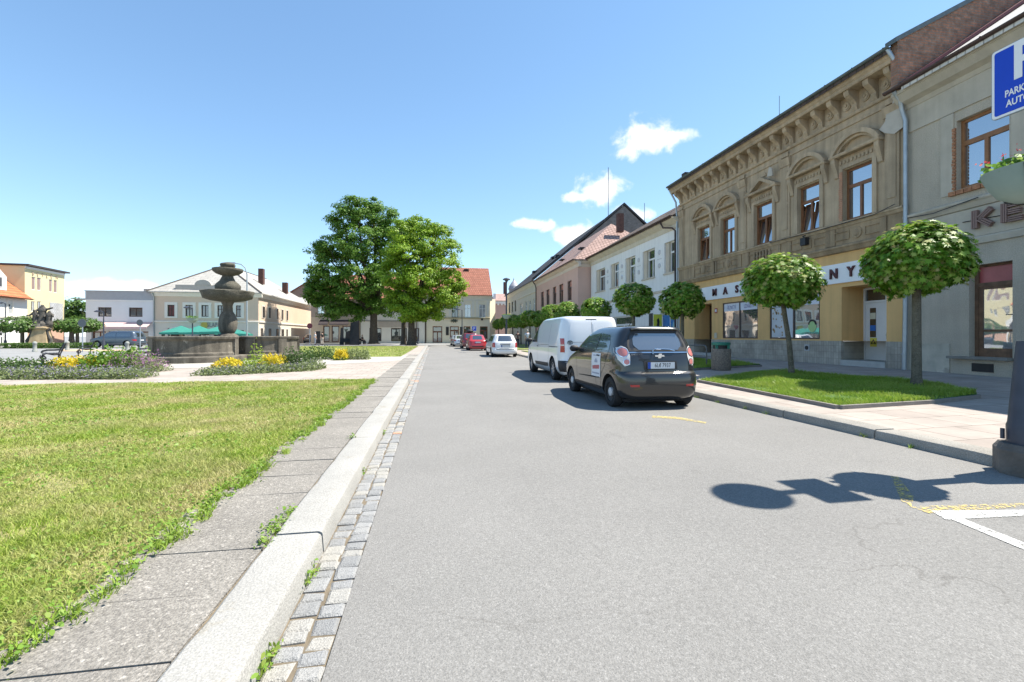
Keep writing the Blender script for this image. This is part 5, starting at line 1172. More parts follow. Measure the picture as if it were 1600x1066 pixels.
    trim(B, 'attic', gt, boxes=[(-.02, L, -.06, 13.9, z(469)+.001, z(455.5))]); trim(B, 'attic_line', m_whitef, boxes=[(-.03, L, -.09, -.0, z(470.2), z(468.8))]); trim(B, 'coping', gt, boxes=[(-.1, L, -.15, .3, z(455.5)+.001, z(454.6))])
    mb = B.b(); a, b = B.sx(142), B.sx(238.5); mb.ext([(a, -.02, z(503)), (b, -.02, z(503)), (b, -1.3, z(511)), (a, -1.3, z(511))], [(a, -.02, z(503)-.06), (b, -.02, z(503)-.06), (b, -1.3, z(511)-.06), (a, -1.3, z(511)-.06)]); mb.box(a, b, -1.32, -1.29, z(514.5), z(511)); mb.build('awning', M('pink_awning', (.60, .42, .40), .8, .05), B.root)
    mb = B.b(); mb.box(L-2.0, L-.2, 1.5, 2.6, z(455), z(449)); mb.build('chimney', M('roof_box', (.36, .32, .28), .9, .1), B.root)
    mb = B.b(); mb.ext_xz([(-3.2, z(466)), (0, z(464.5)), (0, z(472)), (-1.2, z(471.5)), (-1.2, z(468))], 2, 5); mb.build('side_canopy', gt, B.root)
    # tall yellow house with letters
    wx, wy = W(101, 60); d = Vector((math.sin(R(-5.9)), math.cos(R(-5.9)))); t = 6.9
    ox, oy = wx-d.x*t, wy-d.y*t; ang = math.atan2(d.y, d.x)
    B = Bld('yellow_house', 'tall pale yellow flat roofed house with spaced wall letters behind the statue', 'house', ox, oy, ang)
    yl = M('pale_yellow_plaster', (.62, .55, .33), .9, .03, .5); br = M('shutter_brown', (.27, .19, .17), .7, .12, 4, bump=.3, bscale=20)
    def q(u0, u1, v0, v1): a, b = B.sx(u0), B.sx(u1); return (a, b, B.z((u0+u1)/2, v1), B.z((u0+u1)/2, v0), .18)
    up = [q(49.5, 55.5, 433, 453), q(58, 64.2, 434, 454), q(76.8, 82, 437, 456.5), q(84, 89.6, 438, 457.5)]; mid = [q(48.8, 54.5, 471, 487), q(58.5, 64, 471, 484)]
    zt = B.z(37, 415); 
    wall(B, 0, t, B.z(90, 503), zt, up+mid, yl, depth=9, name='upper_wall'); wall(B, 0, t, 0, B.z(90, 503), [], M('salmon_plaster', (.52, .33, .24), .9, .06), depth=9, name='lower_wall')
    for w in up: window(B, *w[:4], y=.12, style='plain', fm=m_whitef, gm=br, fw=.05)
    for w in mid: window(B, *w[:4], y=.12, style='D', fm=m_whitef, gm=m_glassd, fw=.08)
    g = q(77.5, 97.5, 473.5, 503); trim(B, 'screen_panel', MBrick('grey_lattice', (.40, .41, .42), (.46, .47, .48), (.28, .29, .3), .3, .3, .02, axes='XZ', off=0, rot=R(45)), boxes=[(g[0], g[1], -.06, -.001, g[2]+.03, g[3])])
    trim(B, 'cornice', M('dark_eave', (.05, .04, .04), .7, .1), boxes=[(-.2, t+.3, -.45, 9, zt+.02, zt+.22)]); trim(B, 'cornice_line', m_whitef, boxes=[(0, t, -.06, -.001, zt-.28, zt-.02)])
    lm = M('letter_pale_brown', (.46, .36, .27), .7, .1)
    for ch, u, v in zip('BETLÉM', (51, 58.5, 66, 73, 80, 88.5), (428, 429, 430.5, 432, 433, 434)): text('wall_letter', ch, .62, lm, B.root, (B.sx(u), -.05, B.z(u, v)), (R(90), 0, 0), .02, sx=.8)
    S_ = B.face(t, 0, R(90))
    # white house with the orange roof, nearer on the same side
    ang2 = ang; t2 = 11.0; e = Vector((d.y, -d.x)); ox2, oy2 = ox-d.x*t2+e.x*.25, oy-d.y*t2+e.y*.25
    B = Bld('orange_roof_house', 'white house with a bright orange roof and dormer at the left edge', 'house', ox2, oy2, ang2)
    wh = M('bright_white_plaster', (.66, .655, .63), .9, .03); L = t2
    def q(u0, u1, v0, v1): a, b = B.sx(u0), B.sx(u1); return (a, b, B.z((u0+u1)/2, v1), B.z((u0+u1)/2, v0), .18)
    zt = B.z(20, 466.5); ops = [q(12.5, 19, 474, 492), q(-22, -14, 474, 492), q(-2, 6.5, 519, 538), q(-30, -22, 519, 538)]
    wall(B, 0, L-.02, 0, zt, ops, wh, depth=9)
    for o in ops: window(B, *o[:4], y=.15, style='T', fm=m_whitef, gm=m_glassd, fw=.09)
    mb = B.b()
    for o in ops[:2]: mb.box(o[0]-.2, o[0]-.002, -.05, 0, o[2]-.15, o[3]+.2); mb.box(o[1]+.002, o[1]+.2, -.05, 0, o[2]-.15, o[3]+.2)
    mb.build_each('window_surround', M('white_trim', ()), B.root)
    zb = B.z(20, 496); trim(B, 'belt_course', M('white_trim', ()), profs=[([(0, zb-.15), (-.12, zb-.1), (-.15, zb+.08), (0, zb+.12)], 0, L-.03)])
    ot = MBrick('orange_roof_tiles', (.56, .17, .07), (.64, .22, .10), (.32, .10, .05), .35, .38, .06, axes='XY', noise=.2, bump=.8)
    roof(B, -.2, L-.05, -.55, 9, zt+.1, zt+4.4, ot, yr=4.5)
    w = q(-14, 15, 420, 450); c = (w[0]+w[1])/2; hw = (w[1]-w[0])/2; mb = B.b(); zd = zt+.85
    mb.ext_xz([(c-hw, zd), (c+hw, zd), (c+hw, zd+1.5), (c, zd+2.5), (c-hw, zd+1.5)], .25, 3.6); dm = mb.build('dormer', wh, B.root)
    window(B, c-.6, c+.6, zd+.25, zd+1.45, y=.245, style='D', fm=m_whitef, gm=m_glassd, fw=.08, fd=.05, name='dormer_window')
    gutter(B, -.2, L-.05, -.62, zt+.12, M('copper_gutter', (.22, .09, .05), .6, .1))
left_side()
# ================================================================== fountain
def fountain():
    t = thing('stone_fountain', 'large weathered stone fountain with lobed basin and two stacked bowls', 'fountain', (FOUNT[0], FOUNT[1], PZ-.03), R(22))
    st = M('weathered_stone', (.14, .125, .10), .92, .32, 1.1, bump=.8, bscale=26, streak=.45, fine=.25, fscale=30, stain=((.32, .30, .255), 1.4, .60))
    sd = M('dark_mossy_stone', (.10, .093, .072), .95, .35, 2.0, bump=1.0, bscale=18, fine=.3, fscale=22, stain=((.25, .24, .2), 2.4, .62))
    lobes = [(-1.35, -1.7, 1.75), (1.75, -.25, 1.58), (-.3, 1.9, 1.75)]
    def rad(a, off=0.0):
        dx, dy = math.cos(a), math.sin(a); best = 1.2
        for (cx, cy, r) in lobes:
            r += off; b = dx*cx+dy*cy; c = cx*cx+cy*cy-r*r; q = b*b-c
            if q > 0: best = max(best, b+math.sqrt(q))
        return best
    n = 180; A = [2*math.pi*i/n for i in range(n)]
    def ring(prof, name, mat, cap_in=False):
        mb = MB(); k = len(prof)
        for (off, z) in prof:
            for a in A: r = rad(a, off); mb.v.append((r*math.cos(a), r*math.sin(a), z))
        for i in range(k-1):
            for j in range(n): mb.f.append((i*n+j, i*n+(j+1) % n, (i+1)*n+(j+1) % n, (i+1)*n+j))
        if cap_in: mb.f.append(tuple((k-1)*n+j for j in range(n)))
        return mb.build(name, mat, t, smooth=True, sharp=35)
    ring([(.42, 0), (.42, .26), (.36, .30), (.02, .31)], 'base_step', st)
    ring([(.06, .30), (.06, .42), (.0, .48), (-.02, 1.0), (.02, 1.06), (.08, 1.10), (.10, 1.19), (.06, 1.225), (-.22, 1.225), (-.26, 1.20), (-.26, .85)], 'basin', st)
    mb = MB(); P = [(rad(a, -.24)*math.cos(a), rad(a, -.24)*math.sin(a), .95) for a in A]; mb.poly(P); w = mb.build('water', M('fountain_water', (.03, .05, .045), .08, .2, 2, spec=.6), t)
    # pilasters on the lobe ends
    mb = MB()
    for (cx, cy, r), aa in ((lobes[1], (-118, -65, 0)), (lobes[0], (-150, -20)), (lobes[2], (60, 130))):
        for g in aa:
            a = R(g); px, py = cx+(r)*math.cos(a), cy+(r)*math.sin(a); T_ = Matrix.Translation((px, py, 0)) @ Matrix.Rotation(a, 4, 'Z')
            q = MB(T_); q.box(-.12, .10, -.22, .22, .31, 1.09); mb.add([tuple(T_ @ Vector(v)) for v in q.v], q.f)
    mb.build_each('basin_pilaster', st, t)
    wob = lambda a, i: 1+.035*math.sin(a*5+i)+.02*math.sin(a*11+2*i)
    zs = lambda v: zat(v, 24.2)-PZ+.03
    mb = MB(); mb.lathe([(.62, .3), (.62, 1.1), (.55, zs(527)), (.42, zs(523)), (.30, zs(521)), (.34, zs(519.5)), (.42, zs(514)), (.44, zs(506)), (.43, zs(499)), (.35, zs(492)), (.24, zs(487)), (.22, zs(478)), (.27, zs(474)), (.34, zs(471))], 20, wob=wob); mb.build('stem', st, t, smooth=True, sharp=60)
    mb = MB(); mb.lathe([(.34, zs(472)), (.8, zs(470)), (1.12, zs(466.5)), (1.2, zs(462)), (1.22, zs(459)), (1.25, zs(456.5)), (1.22, zs(455.2)), (1.1, zs(455)), (1.0, zs(458)), (.3, zs(460))], 36, wob=lambda a, i: 1+.02*math.sin(a*6+i*1.3)+.012*math.sin(a*17+i)); mb.build('lower_bowl', sd, t, smooth=True, sharp=60)
    mb = MB(); mb.lathe([(.38, zs(457)), (.54, zs(454)), (.56, zs(447)), (.48, zs(443)), (.36, zs(439)), (.28, zs(434)), (.25, zs(431.5)), (.33, zs(430))], 18, wob=lambda a, i: 1+.10*math.sin(a*4+.6)*(1 if 0 < i < 4 else .2)+.04*math.sin(a*9+i)); mb.build('figured_shaft', sd, t, smooth=True, sharp=60)
    mb = MB(); mb.lathe([(.28, zs(431)), (.5, zs(428.5)), (.66, zs(424.5)), (.69, zs(421.5)), (.67, zs(420)), (.5, zs(419.8)), (.2, zs(422))], 40, wob=lambda a, i: 1+.055*abs(math.sin(a*10))*(1 if i in (1, 2, 3, 4) else 0)); mb.build('upper_bowl', sd, t, smooth=True, sharp=60)
    mb = MB(); mb.lathe([(.22, zs(422)), (.30, zs(418)), (.36, zs(415)), (.33, zs(412.5)), (.2, zs(411)), (.05, zs(409.8))], 16, wob=lambda a, i: 1+.12*math.sin(a*6)*(1 if 0 < i < 4 else 0)); mb.build('finial', sd, t, smooth=True, sharp=60)
fountain()
# ================================================================== street lamps, signs, furniture
m_black = M('black_metal', ())
m_post = M('slate_post_paint', (.045, .052, .072), .42, .18, 5, metal=.1)
m_planter = M('planter_green', (.20, .27, .25), .5, .08, 3)
m_flow = MLeaf('geranium_petals', [(.62, .05, .06), (.75, .10, .10), (.7, .25, .22)], .5, .3, .2)
m_plant = MLeaf('planter_leaves', [(.10, .22, .03), (.2, .34, .07), (.32, .42, .12)], .5, .35, .3)
def street_lamp(x, y, z0, label, planter=True, plants=False, ht=5.9):
    t = thing('street_lamp', label, 'street lamp', (x, y, z0), 0, 'planter street lamps along the kerb')
    mb = MB(); mb.ext_xy([(.31*math.cos(a)*1.0, .31*math.sin(a)) for a in [2*math.pi*(i+.5)/8 for i in range(8)]], -.12, .17); mb.ext([(.31*math.cos(a), .31*math.sin(a), .17) for a in [2*math.pi*(i+.5)/8 for i in range(8)]], [(.27*math.cos(a), .27*math.sin(a), .23) for a in [2*math.pi*(i+.5)/8 for i in range(8)]]); mb.build('base_block', M('base_concrete', (.13, .115, .10), .9, .3, 3, bump=.6, bscale=30), t)
    mb = MB(); mb.lathe([(.215, .23), (.215, .40), (.205, .43), (.15, 1.18), (.145, 1.22), (.07, 1.225)], 20); mb.build('foot', m_post, t, smooth=True, sharp=35)
    mb = MB(); mb.lathe([(.078, 1.22), (.07, 3.0), (.055, ht-.3), (.05, ht)], 14); mb.build('pole', m_post, t, smooth=True)
    mb = MB()
    for a in (0, 90, 180, 270): mb.tube([(.24*math.cos(R(a+45)), .24*math.sin(R(a+45)), .26), (.24*math.cos(R(a+45)), .24*math.sin(R(a+45)), .36)], .018, 6)
    mb.build_each('anchor_bolt', m_post, t)
    mb = MB(); mb.lathe([(.06, ht-.15), (.10, ht-.02), (.14, ht+.05), (.30, ht+.10), (.31, ht+.13), (.22, ht+.22), (.05, ht+.27)], 24); mb.build('lamp_head', m_post, t, smooth=True, sharp=50)
    if planter:
        mb = MB(); mb.lathe([(.075, 2.42), (.17, 2.44), (.28, 2.50), (.34, 2.60), (.385, 2.70), (.395, 2.73), (.37, 2.735), (.345, 2.68), (.075, 2.64)], 36, cap=False); b = mb.build('planter_bowl', m_planter, t, smooth=True, sharp=50, loc=(0, 0, .14))
        mb = MB(); mb.lathe([(.355, 2.66), (.075, 2.67)], 24, cap=False); mb.build('soil', m_dirt, b)
        mb = MB()
        for a in (200, 320, 80):
            c, s_ = math.cos(R(a)), math.sin(R(a)); mb.tube([(.10*c, .10*s_, 2.42), (.285*c, .285*s_, 2.485), (.352*c, .352*s_, 2.595), (.402*c, .402*s_, 2.72)], .014, 6)
        mb.build_each('strap', m_black, b)
        n = 520 if plants else 240; a = rng.uniform(0, 2*np.pi, n); r = .39*np.sqrt(rng.uniform(.1, 1, n))
        P = np.stack([r*np.cos(a), r*np.sin(a), 2.84+rng.uniform(0, .14, n)*(1.15-r)], 1); Nn = rng.normal(0, .6, (n, 3)); Nn[:, 2] += .8
        pl = leaf_mesh('planter_plants', P, Nn, rng.uniform(.04, .07, n), QUAD, m_plant, t)
        n = 45; cl = rng.integers(0, 7, n); ca = np.array([3.35, 2.9, 3.9, .5, 1.4, 5.2, 2.3])[cl]; cr = np.array([.36, .30, .33, .28, .33, .35, .36])[cl]
        P = np.stack([cr*np.cos(ca), cr*np.sin(ca), np.full(n, 3.0)], 1)+rng.normal(0, .022, (n, 3)); leaf_mesh('blossoms', P, rng.normal(0, 1, (n, 3)), rng.uniform(.018, .03, n), QUAD, m_flow, pl)
    return t
PX, PY = 5.70, 3.43
street_lamp(PX, PY, .06, 'nearest tall dark street lamp with conical foot and flower planter at the right edge', True, True, ht=5.0)
lx, ly_ = W(791.3, 36.5)
street_lamp(lx, ly_, PZ, 'distant tall dark street lamp with planter beside the far globe trees on the right pavement', True, ht=5.6)
def parking_sign():
    t = thing('parking_sign', 'square blue parking machine sign with white letter P on the street lamp pole', 'sign', (PX-.13, PY, 0), -R(90))
    def rr(w, h, r, n=6):
        return [(sx*(w-r)+r*math.cos(a), sz*(h-r)+r*math.sin(a)) for sx, sz, a0 in ((1, 1, 0), (-1, 1, 90), (-1, -1, 180), (1, -1, 270)) for a in [R(a0+90*i/n) for i in range(n+1)]]
    zc = 3.845; w, h = .285, .345
    X = Matrix.Translation((.0, 0, zc))
    mb = MB(X); mb.ext_xz(rr(w, h, .03), .0, .018); mb.build('sign_back', M('sign_grey', (.3, .32, .34), .5, .05, metal=.4), t)
    mb = MB(X); mb.ext_xz(rr(w-.006, h-.006, .027), -.003, -.0005); mb.build('sign_border', M('sign_white', ()), t)
    mb = MB(X); mb.ext_xz(rr(w-.028, h-.028, .018), -.006, -.0035); f = mb.build('sign_face', M('sign_blue', (.003, .05, .50), .4, .05), t)
    wm = M('sign_white', ())
    text('sign_letter', 'P', .50, wm, f, (.0, -.0085, zc+.13), (R(90), 0, 0), .0012, bold=.008, sx=.98)
    text('sign_word', 'PARKOVACÍ', .092, wm, f, (0, -.0085, zc-.135), (R(90), 0, 0), .0012, sx=.68, bold=.002)
    text('sign_word', 'AUTOMAT', .092, wm, f, (0, -.0085, zc-.235), (R(90), 0, 0), .0012, sx=.72, bold=.002)
    mb = MB(X); mb.box(-.06, .06, .018, .07, .18, .21); mb.box(-.06, .06, .018, .07, -.21, -.18); mb.build('bracket', M('sign_grey', ()), t)
parking_sign()
def tall_lamp():
    x, y = W(386, 42); t = thing('arm_lamp', 'tall grey lamp post with curved arm standing behind the fountain bowls', 'street lamp', (x, y, PZ), 0)
    mb = MB(); h = zat(412, 42)-PZ; mb.tube([(0, 0, 0), (0, 0, h-1.0), (-.15, 0, h-.4), (-.5, 0, h-.08), (-1.0, 0, h)], [.09, .06, .055, .05, .045], 8); mb.build('pole', M('grey_pole', (.30, .34, .38), .5, .1, metal=.3), t, smooth=True)
    mb = MB(); mb.ext([(-1.6, -.1, h-.02), (-1.0, -.1, h-.05), (-1.0, .1, h-.05), (-1.6, .1, h-.02)], [(-1.55, -.05, h+.1), (-1.0, -.05, h+.1), (-1.0, .05, h+.1), (-1.55, .05, h+.1)]); mb.build('lamp_head', M('grey_pole', ()), t)
tall_lamp()
def pole_lamp(u, d, vt, label, planter=False):
    x, y = W(u, d); h = zat(vt, d)-PZ; t = thing('square_lamp', label, 'street lamp', (x, y, PZ), 0, 'thin lamps of the square')
    mb = MB(); mb.lathe([(.11, 0), (.11, .7), (.06, .8), (.05, h*.6), (.04, h)], 10); mb.build('pole', m_post, t, smooth=True, sharp=40)
    mb = MB(); mb.tube([(0, 0, h-.1), (-.18, 0, h+.05), (-.45, 0, h+.08)], .035, 6); mb.lathe([(.05, h+.12), (.22, h+.02), (.22, h-.04), (.1, h-.06)], 12, (-.5, 0, 0)); mb.build('lamp_head', m_post, t)
    if planter:
        mb = MB(); mb.lathe([(.1, 2.35), (.42, 2.6), (.47, 2.78), (.06, 2.78)], 16); mb.build('planter_bowl', m_planter, t); n = 150; a = rng.uniform(0, 6.28, n); r = .45*np.sqrt(rng.uniform(0, 1, n)); leaf_mesh('planter_plants', np.stack([r*np.cos(a), r*np.sin(a), rng.uniform(2.75, 3.0, n)], 1), rng.normal(0, 1, (n, 3)), rng.uniform(.06, .12, n), QUAD, m_plant, t)
pole_lamp(300.8, 41, 481, 'thin dark lamp with planter in front of the restaurant parasols', True)
pole_lamp(8.5, 46, 474, 'thin dark lamp at the left edge before the orange roofed house')
pole_lamp(722, 52, 484, 'thin dark lamp beside the parked silver cars at the street end')
pole_lamp(162, 40, 487, 'thin dark lamp before the parked minivan')
pole_lamp(653, 66, 499, 'thin dark lamp just right of the big tree trunks')
def round_sign(u, d, vc, rr_, label, c=(.13, .14, .15)):
    x, y = W(u, d); z = zat(vc, d)-PZ; t = thing('round_sign', label, 'sign', (x, y, PZ), R(-8)); mb = MB(); mb.tube([(0, .03, 0), (0, .03, z+rr_)], .035, 8); mb.build('post', M('grey_pole', ()), t)
    mb = MB(); mb.lathe([(rr_, -.02), (rr_, .0)], 22, (0, 0, z), axis='y'); mb.build('disc', M('sign_back_%d' % int(c[0]*100), c, .5, .05, metal=.3), t)
round_sign(128.5, 34, 505, .30, 'round grey backed traffic sign left of the minivan near the ochre path'); round_sign(218.6, 33, 504.5, .23, 'oval grey backed traffic sign right of the minivan beside the fountain')
round_sign(484, 60, 509.5, .36, 'dark red round traffic sign left of the far people', (.16, .04, .05))
def bollard(u, d, label):
    x, y = W(u, d); t = thing('bollard', label, 'bollard', (x, y, PZ-.01), 0, 'stone bollards of the square')
    mb = MB(); mb.lathe([(.16, 0), (.16, .10), (.12, .15), (.115, .58), (.14, .62), (.14, .69), (.08, .78), (.02, .80)], 14); mb.build('post', M('pale_stone', (.27, .28, .26), .85, .1, 3), t, smooth=True, sharp=40)
bollard(54.5, 35, 'pale stone bollard directly before the statue pedestal'); bollard(105.5, 38, 'pale stone bollard between the statue and the second globe tree'); bollard(199, 35, 'pale stone bollard before the rear of the minivan')
def bench(u, v, rz, label):
    x, y = G(u, v, PZ); t = thing('park_bench', label, 'bench', (x, y, PZ-.02), rz, 'cast iron benches round the fountain')
    for s in (-.75, .75):
        mb = MB(); b = .022
        mb.tube([(s, .30, 0), (s, .30, .42), (s, .36, .60), (s, .44, .80), (s, .47, .90)], b*1.2, 6); mb.tube([(s, .32, .42), (s, .1, .40), (s, -.12, .46), (s, -.20, .42), (s, -.24, .30), (s, -.24, 0)], b, 6)
        mb.tube([(s, .36, .62), (s, .15, .60), (s, -.08, .60), (s, -.22, .56), (s, -.27, .48)], b, 6)
        mb.tube([(s, -.2+.11*k*math.cos(a), .28+.11*k*math.sin(a)) for k, a in [(1-i*.04, 2.2+i*.45) for i in range(18)]], b*.8, 6)
        mb.build('side_frame', m_black, t)
    ws_ = M('bench_slats', (.035, .03, .028), .6, .2, 6)
    mb = MB()
    for k in range(5): mb.box(-.8, .8, -.2+k*.1, -.12+k*.1, .44, .465)
    mb.build('seat', ws_, t); mb = MB()
    for k in range(4): z = .56+k*.09; y0 = .36+k*.033; mb.ext([(-.8, y0, z), (.8, y0, z), (.8, y0+.03, z+.07), (-.8, y0+.03, z+.07)], [(-.8, y0+.02, z-.01), (.8, y0+.02, z-.01), (.8, y0+.05, z+.06), (-.8, y0+.05, z+.06)])
    mb.build('backrest', ws_, t)
bench(78, 567.5, -R(53), 'black cast iron bench seen from its end behind the yellow flowers'); bench(131, 556, -R(57), 'black cast iron bench half hidden behind the round green bush'); bench(219, 564, -R(62), 'black cast iron bench with scrolled end against the fountain basin')
def litter_bin():
    x, y = G(1126.5, 577, gz(11)); t = thing('litter_bin', 'grey pebble concrete litter bin with green rim on the pavement', 'litter bin', (x, y, gz(x)), R(-20))
    mb = MB(); mb.lathe([(.30, 0), (.31, .02), (.315, .70), (.30, .72), (.1, .72)], 18); mb.build('body', M('pebble_concrete', (.20, .17, .14), .95, .25, 14, bump=.8, bscale=40, fine=.4, fscale=30), t, smooth=True, sharp=40)
    mb = MB()
    for k in range(4):
        a = R(45+90*k); c, s_ = .26*math.cos(a), .26*math.sin(a); mb.box(c-.04, c+.04, s_-.04, s_+.04, .72, .84)
    mb.lathe([(.29, .84), (.30, .85), (.30, .92), (.28, .94), (.05, .95)], 18); gm = M('bin_green', (.02, .17, .12), .45, .1, 4); mb.build('rim', gm, t); mb = MB(); mb.lathe([(.25, .715), (.25, .845)], 16); mb.build('liner', m_black, t)
litter_bin()
def rack():
    x, y = G(1104, 574, gz(10.5)); t = thing('hoop_rail', 'grey tubular hoop rail on the grass beside the dark hatchback', 'rail', (x, y, gz(x)), -R(82))
    mb = MB(); h = .80; mb.tube([(0, 0, 0), (0, 0, h-.12), (-.04, 0, h-.03), (-.12, 0, h), (-1.6, 0, h), (-1.72, 0, h-.1), (-1.72, 0, 0)], .024, 8); mb.build('hoop', M('rail_grey', (.12, .13, .14), .5, .1, metal=.4), t, smooth=True)
    mb = MB(); mb.tube([(-.02, 0, .36), (-1.70, 0, .36)], .02, 8); mb.build('crossbar', M('rail_grey', ()), t)
rack()
def parasols():
    x0 = onY(285, 63)
    gm = M('parasol_teal', (.03, .20, .16), .8, .08, 2)
    for (u, d, w, vt, vb, lab) in [(283, 58, 3.6, 509, 520, 'teal parasol in front of the restaurant arch'), (311, 58, 3.5, 509, 520, 'teal parasol under the sun emblem'), (342.5, 57, 3.5, 510, 519, 'teal parasol just left of the fountain stem'), (371, 57, 3.0, 515, 522, 'teal parasol half hidden behind the fountain stem')]:
        x, y = W(u, d); zt, zb = zat(vt, d)-PZ, zat(vb, d)-PZ; t = thing('parasol', lab, 'parasol', (x, y, PZ), R(12), 'restaurant parasols')
        mb = MB(); h = w/2; c = [(-h, -h), (h, -h), (h, h), (-h, h)]
        for i in range(4): a, b = c[i], c[(i+1) % 4]; m_ = ((a[0]+b[0])/2*1.0, (a[1]+b[1])/2); P = [(a[0], a[1], zb), (m_[0], m_[1], zb+.06), (b[0], b[1], zb), (0, 0, zt)]; mb.ext(P, [(p[0], p[1], p[2]-.03) for p in P])
        mb.build('canopy', gm, t); mb = MB()
        for i in range(4): a, b = c[i], c[(i+1) % 4]; mb.ext([(a[0], a[1], zb), (b[0], b[1], zb), (b[0], b[1], zb-.22), (a[0], a[1], zb-.22)], [(a[0]*.99, a[1]*.99, zb), (b[0]*.99, b[1]*.99, zb), (b[0]*.99, b[1]*.99, zb-.22), (a[0]*.99, a[1]*.99, zb-.22)])
        mb.build('valance', gm, t); mb = MB(); mb.tube([(0, 0, 0), (0, 0, zt-.03)], .04, 8); mb.build('pole', M('grey_pole', ()), t)
parasols()
def monument():
    d = 61; x, y = W(546, d); t = thing('slab_monument', 'dark monument of upright irregular metal slabs on the far lawn', 'monument', (x, y, PZ-.02), R(10))
    dm = M('dark_bronze', (.018, .018, .020), .6, .3, 2, bump=.4, bscale=8)
    k = d/711
    def slab(u0, u1, v, yo, top=0):
        a, b = (u0-546)*k, (u1-546)*k; h = (541-v)*k*1.0; mb = MB()
        mb.ext([(a, yo-.3, 0), (b, yo-.3, 0), (b, yo+.3, 0), (a, yo+.3, 0)], [(a+.15, yo-.22, h-top), (b-.1, yo-.22, h), (b-.1, yo+.22, h), (a+.15, yo+.22, h-top)]); mb.build('slab', dm, t)
    slab(531.5, 538, 514, .3); slab(539, 548, 518, .8, .2); slab(546, 560.5, 503, -.4, .3)
    mb = MB(); mb.box((532-546)*k, (557-546)*k, -.1, .2, .4, .9); mb.build('cross_plate', dm, t)
monument()
# ------------------------------------------------------------------ statue group on a pedestal
def statue():
    d = 47; x, y = W(65, d); t = thing('statue_group', 'dark baroque statue group on a tall sandstone pedestal between the flat globe trees', 'statue', (x, y, PZ-.02), R(12))
    k = d/711; ss = M('sandstone', (.38, .29, .17), .9, .2, 2, bump=.5, bscale=20, streak=.2); dk = M('dark_statue_stone', (.085, .078, .068), .9, .35, 3, bump=.7, bscale=14, fine=.3, fscale=14)
    q = lambda v: (543-v)*k
    mb = MB(); wob = lambda a, i: 1/max(abs(math.cos(a)), abs(math.sin(a)))**.75
    mb.lathe([(.95, 0), (.95, q(538)), (.82, q(537)), (.74, q(533)), (.66, q(524)), (.56, q(517)), (.58, q(515)), (.72, q(513.5)), (.74, q(511.5)), (.55, q(510))], 24, wob=wob); mb.build('pedestal', ss, t, smooth=True, sharp=35)
    mb = MB(); mb.lathe([(1.15, -.02), (1.15, .35), (1.05, .36), (1.05, .55), (.9, .56)], 4); mb.build('plinth', M('plinth_stone', (.3, .27, .2), .9, .2, 2), t)
    for s in (-1, 1):
        mb = MB(); mb.tube([(s*.86, -.5, q(537)), (s*.95, -.4, q(532)), (s*.72, -.4, q(524)), (s*.62, -.4, q(517)), (s*.85, -.4, q(513)), (s*.95, -.4, q(514.5))], [.14, .16, .11, .1, .12, .06], 8); mb.build('volute', dk, t, smooth=True)
    z0 = q(510.5); 
    def figure(ox, oy, h, lean, arms):
        sc = h/1.75; V = [(0, 0, .95), (0, 0, .5), (-.02, -.05, .05), (lean*.4, 0, 1.2), (lean, 0, 1.42), (lean*1.2, -.03, 1.6), (lean*1.3, -.05, 1.72)]; rad_ = [.25, .32, .40, .24, .22, .10, .13]; E = [(0, 1), (1, 2), (0, 3), (3, 4), (4, 5), (5, 6)]
        for arm in arms:
            p = 4
            for (v, r) in arm: V.append(v); rad_.append(r); E.append((p, len(V)-1)); p = len(V)-1
        V = [(ox+a*sc, oy+b*sc, z0+c*sc) for a, b, c in V]; o = skin('figure', V, E, [r*sc for r in rad_], dk, t, sub=2)
        me = o.data
        for v in me.vertices: v.co += Vector((random.uniform(-1, 1), random.uniform(-1, 1), random.uniform(-1, 1)))*.02
    figure(-.45, 0, 1.75, -.05, [[((-.30, 0, 1.35), .10), ((-.50, -.15, 1.12), .08), ((-.62, -.25, 1.22), .06)], [((.22, -.1, 1.3), .1), ((.3, -.25, 1.05), .09)]])
    figure(.62, -.05, 1.7, .03, [[((-.25, -.1, 1.3), .1), ((-.3, -.3, 1.05), .08)], [((.28, 0, 1.3), .1), ((.42, -.2, 1.05), .1)]])
    figure(.0, .12, 2.35, .02, [[((-.22, 0, 1.32), .09), ((-.42, -.15, 1.18), .07), ((-.36, -.3, 1.3), .05)], [((.25, 0, 1.35), .09), ((.45, -.1, 1.42), .07), ((.70, -.1, 1.50), .05)]])
    mb = MB(); mb.lathe([(.62, z0-.1), (.7, z0+.1), (.5, z0+.35), (.3, z0+.6)], 14, wob=lambda a, i: 1+.3*math.sin(a*3+i*2)); mb.build('cloud_base', dk, t, smooth=True)
    # small far dark statue-like lamp behind is left out on purpose
statue()
# ================================================================== trees
m_bark = M('bark', (.095, .075, .055), .95, .35, 6, bump=1.0, bscale=22, fine=.3, fscale=25)
m_barkg = M('maple_bark', (.13, .115, .085), .95, .3, 7, bump=.8, bscale=30, fine=.3, fscale=40, stain=((.24, .23, .17), 5, .62))
m_lime = MLeaf('lime_leaves', [(.065, .15, .016), (.095, .20, .022), (.135, .255, .03), (.19, .31, .045)], .5, .38, .3)
m_lime2 = MLeaf('bright_leaves', [(.14, .26, .014), (.20, .34, .02), (.27, .41, .03), (.35, .47, .05)], .5, .42, .35)
m_maple = MLeaf('maple_leaves', [(.07, .17, .013), (.105, .235, .018), (.155, .305, .025), (.22, .38, .04), (.32, .43, .075), (.37, .33, .13)], .45, .38, .3)
m_hedge = MLeaf('dark_leaves', [(.06, .12, .02), (.085, .16, .028), (.12, .20, .04)], .45, .3, .4)
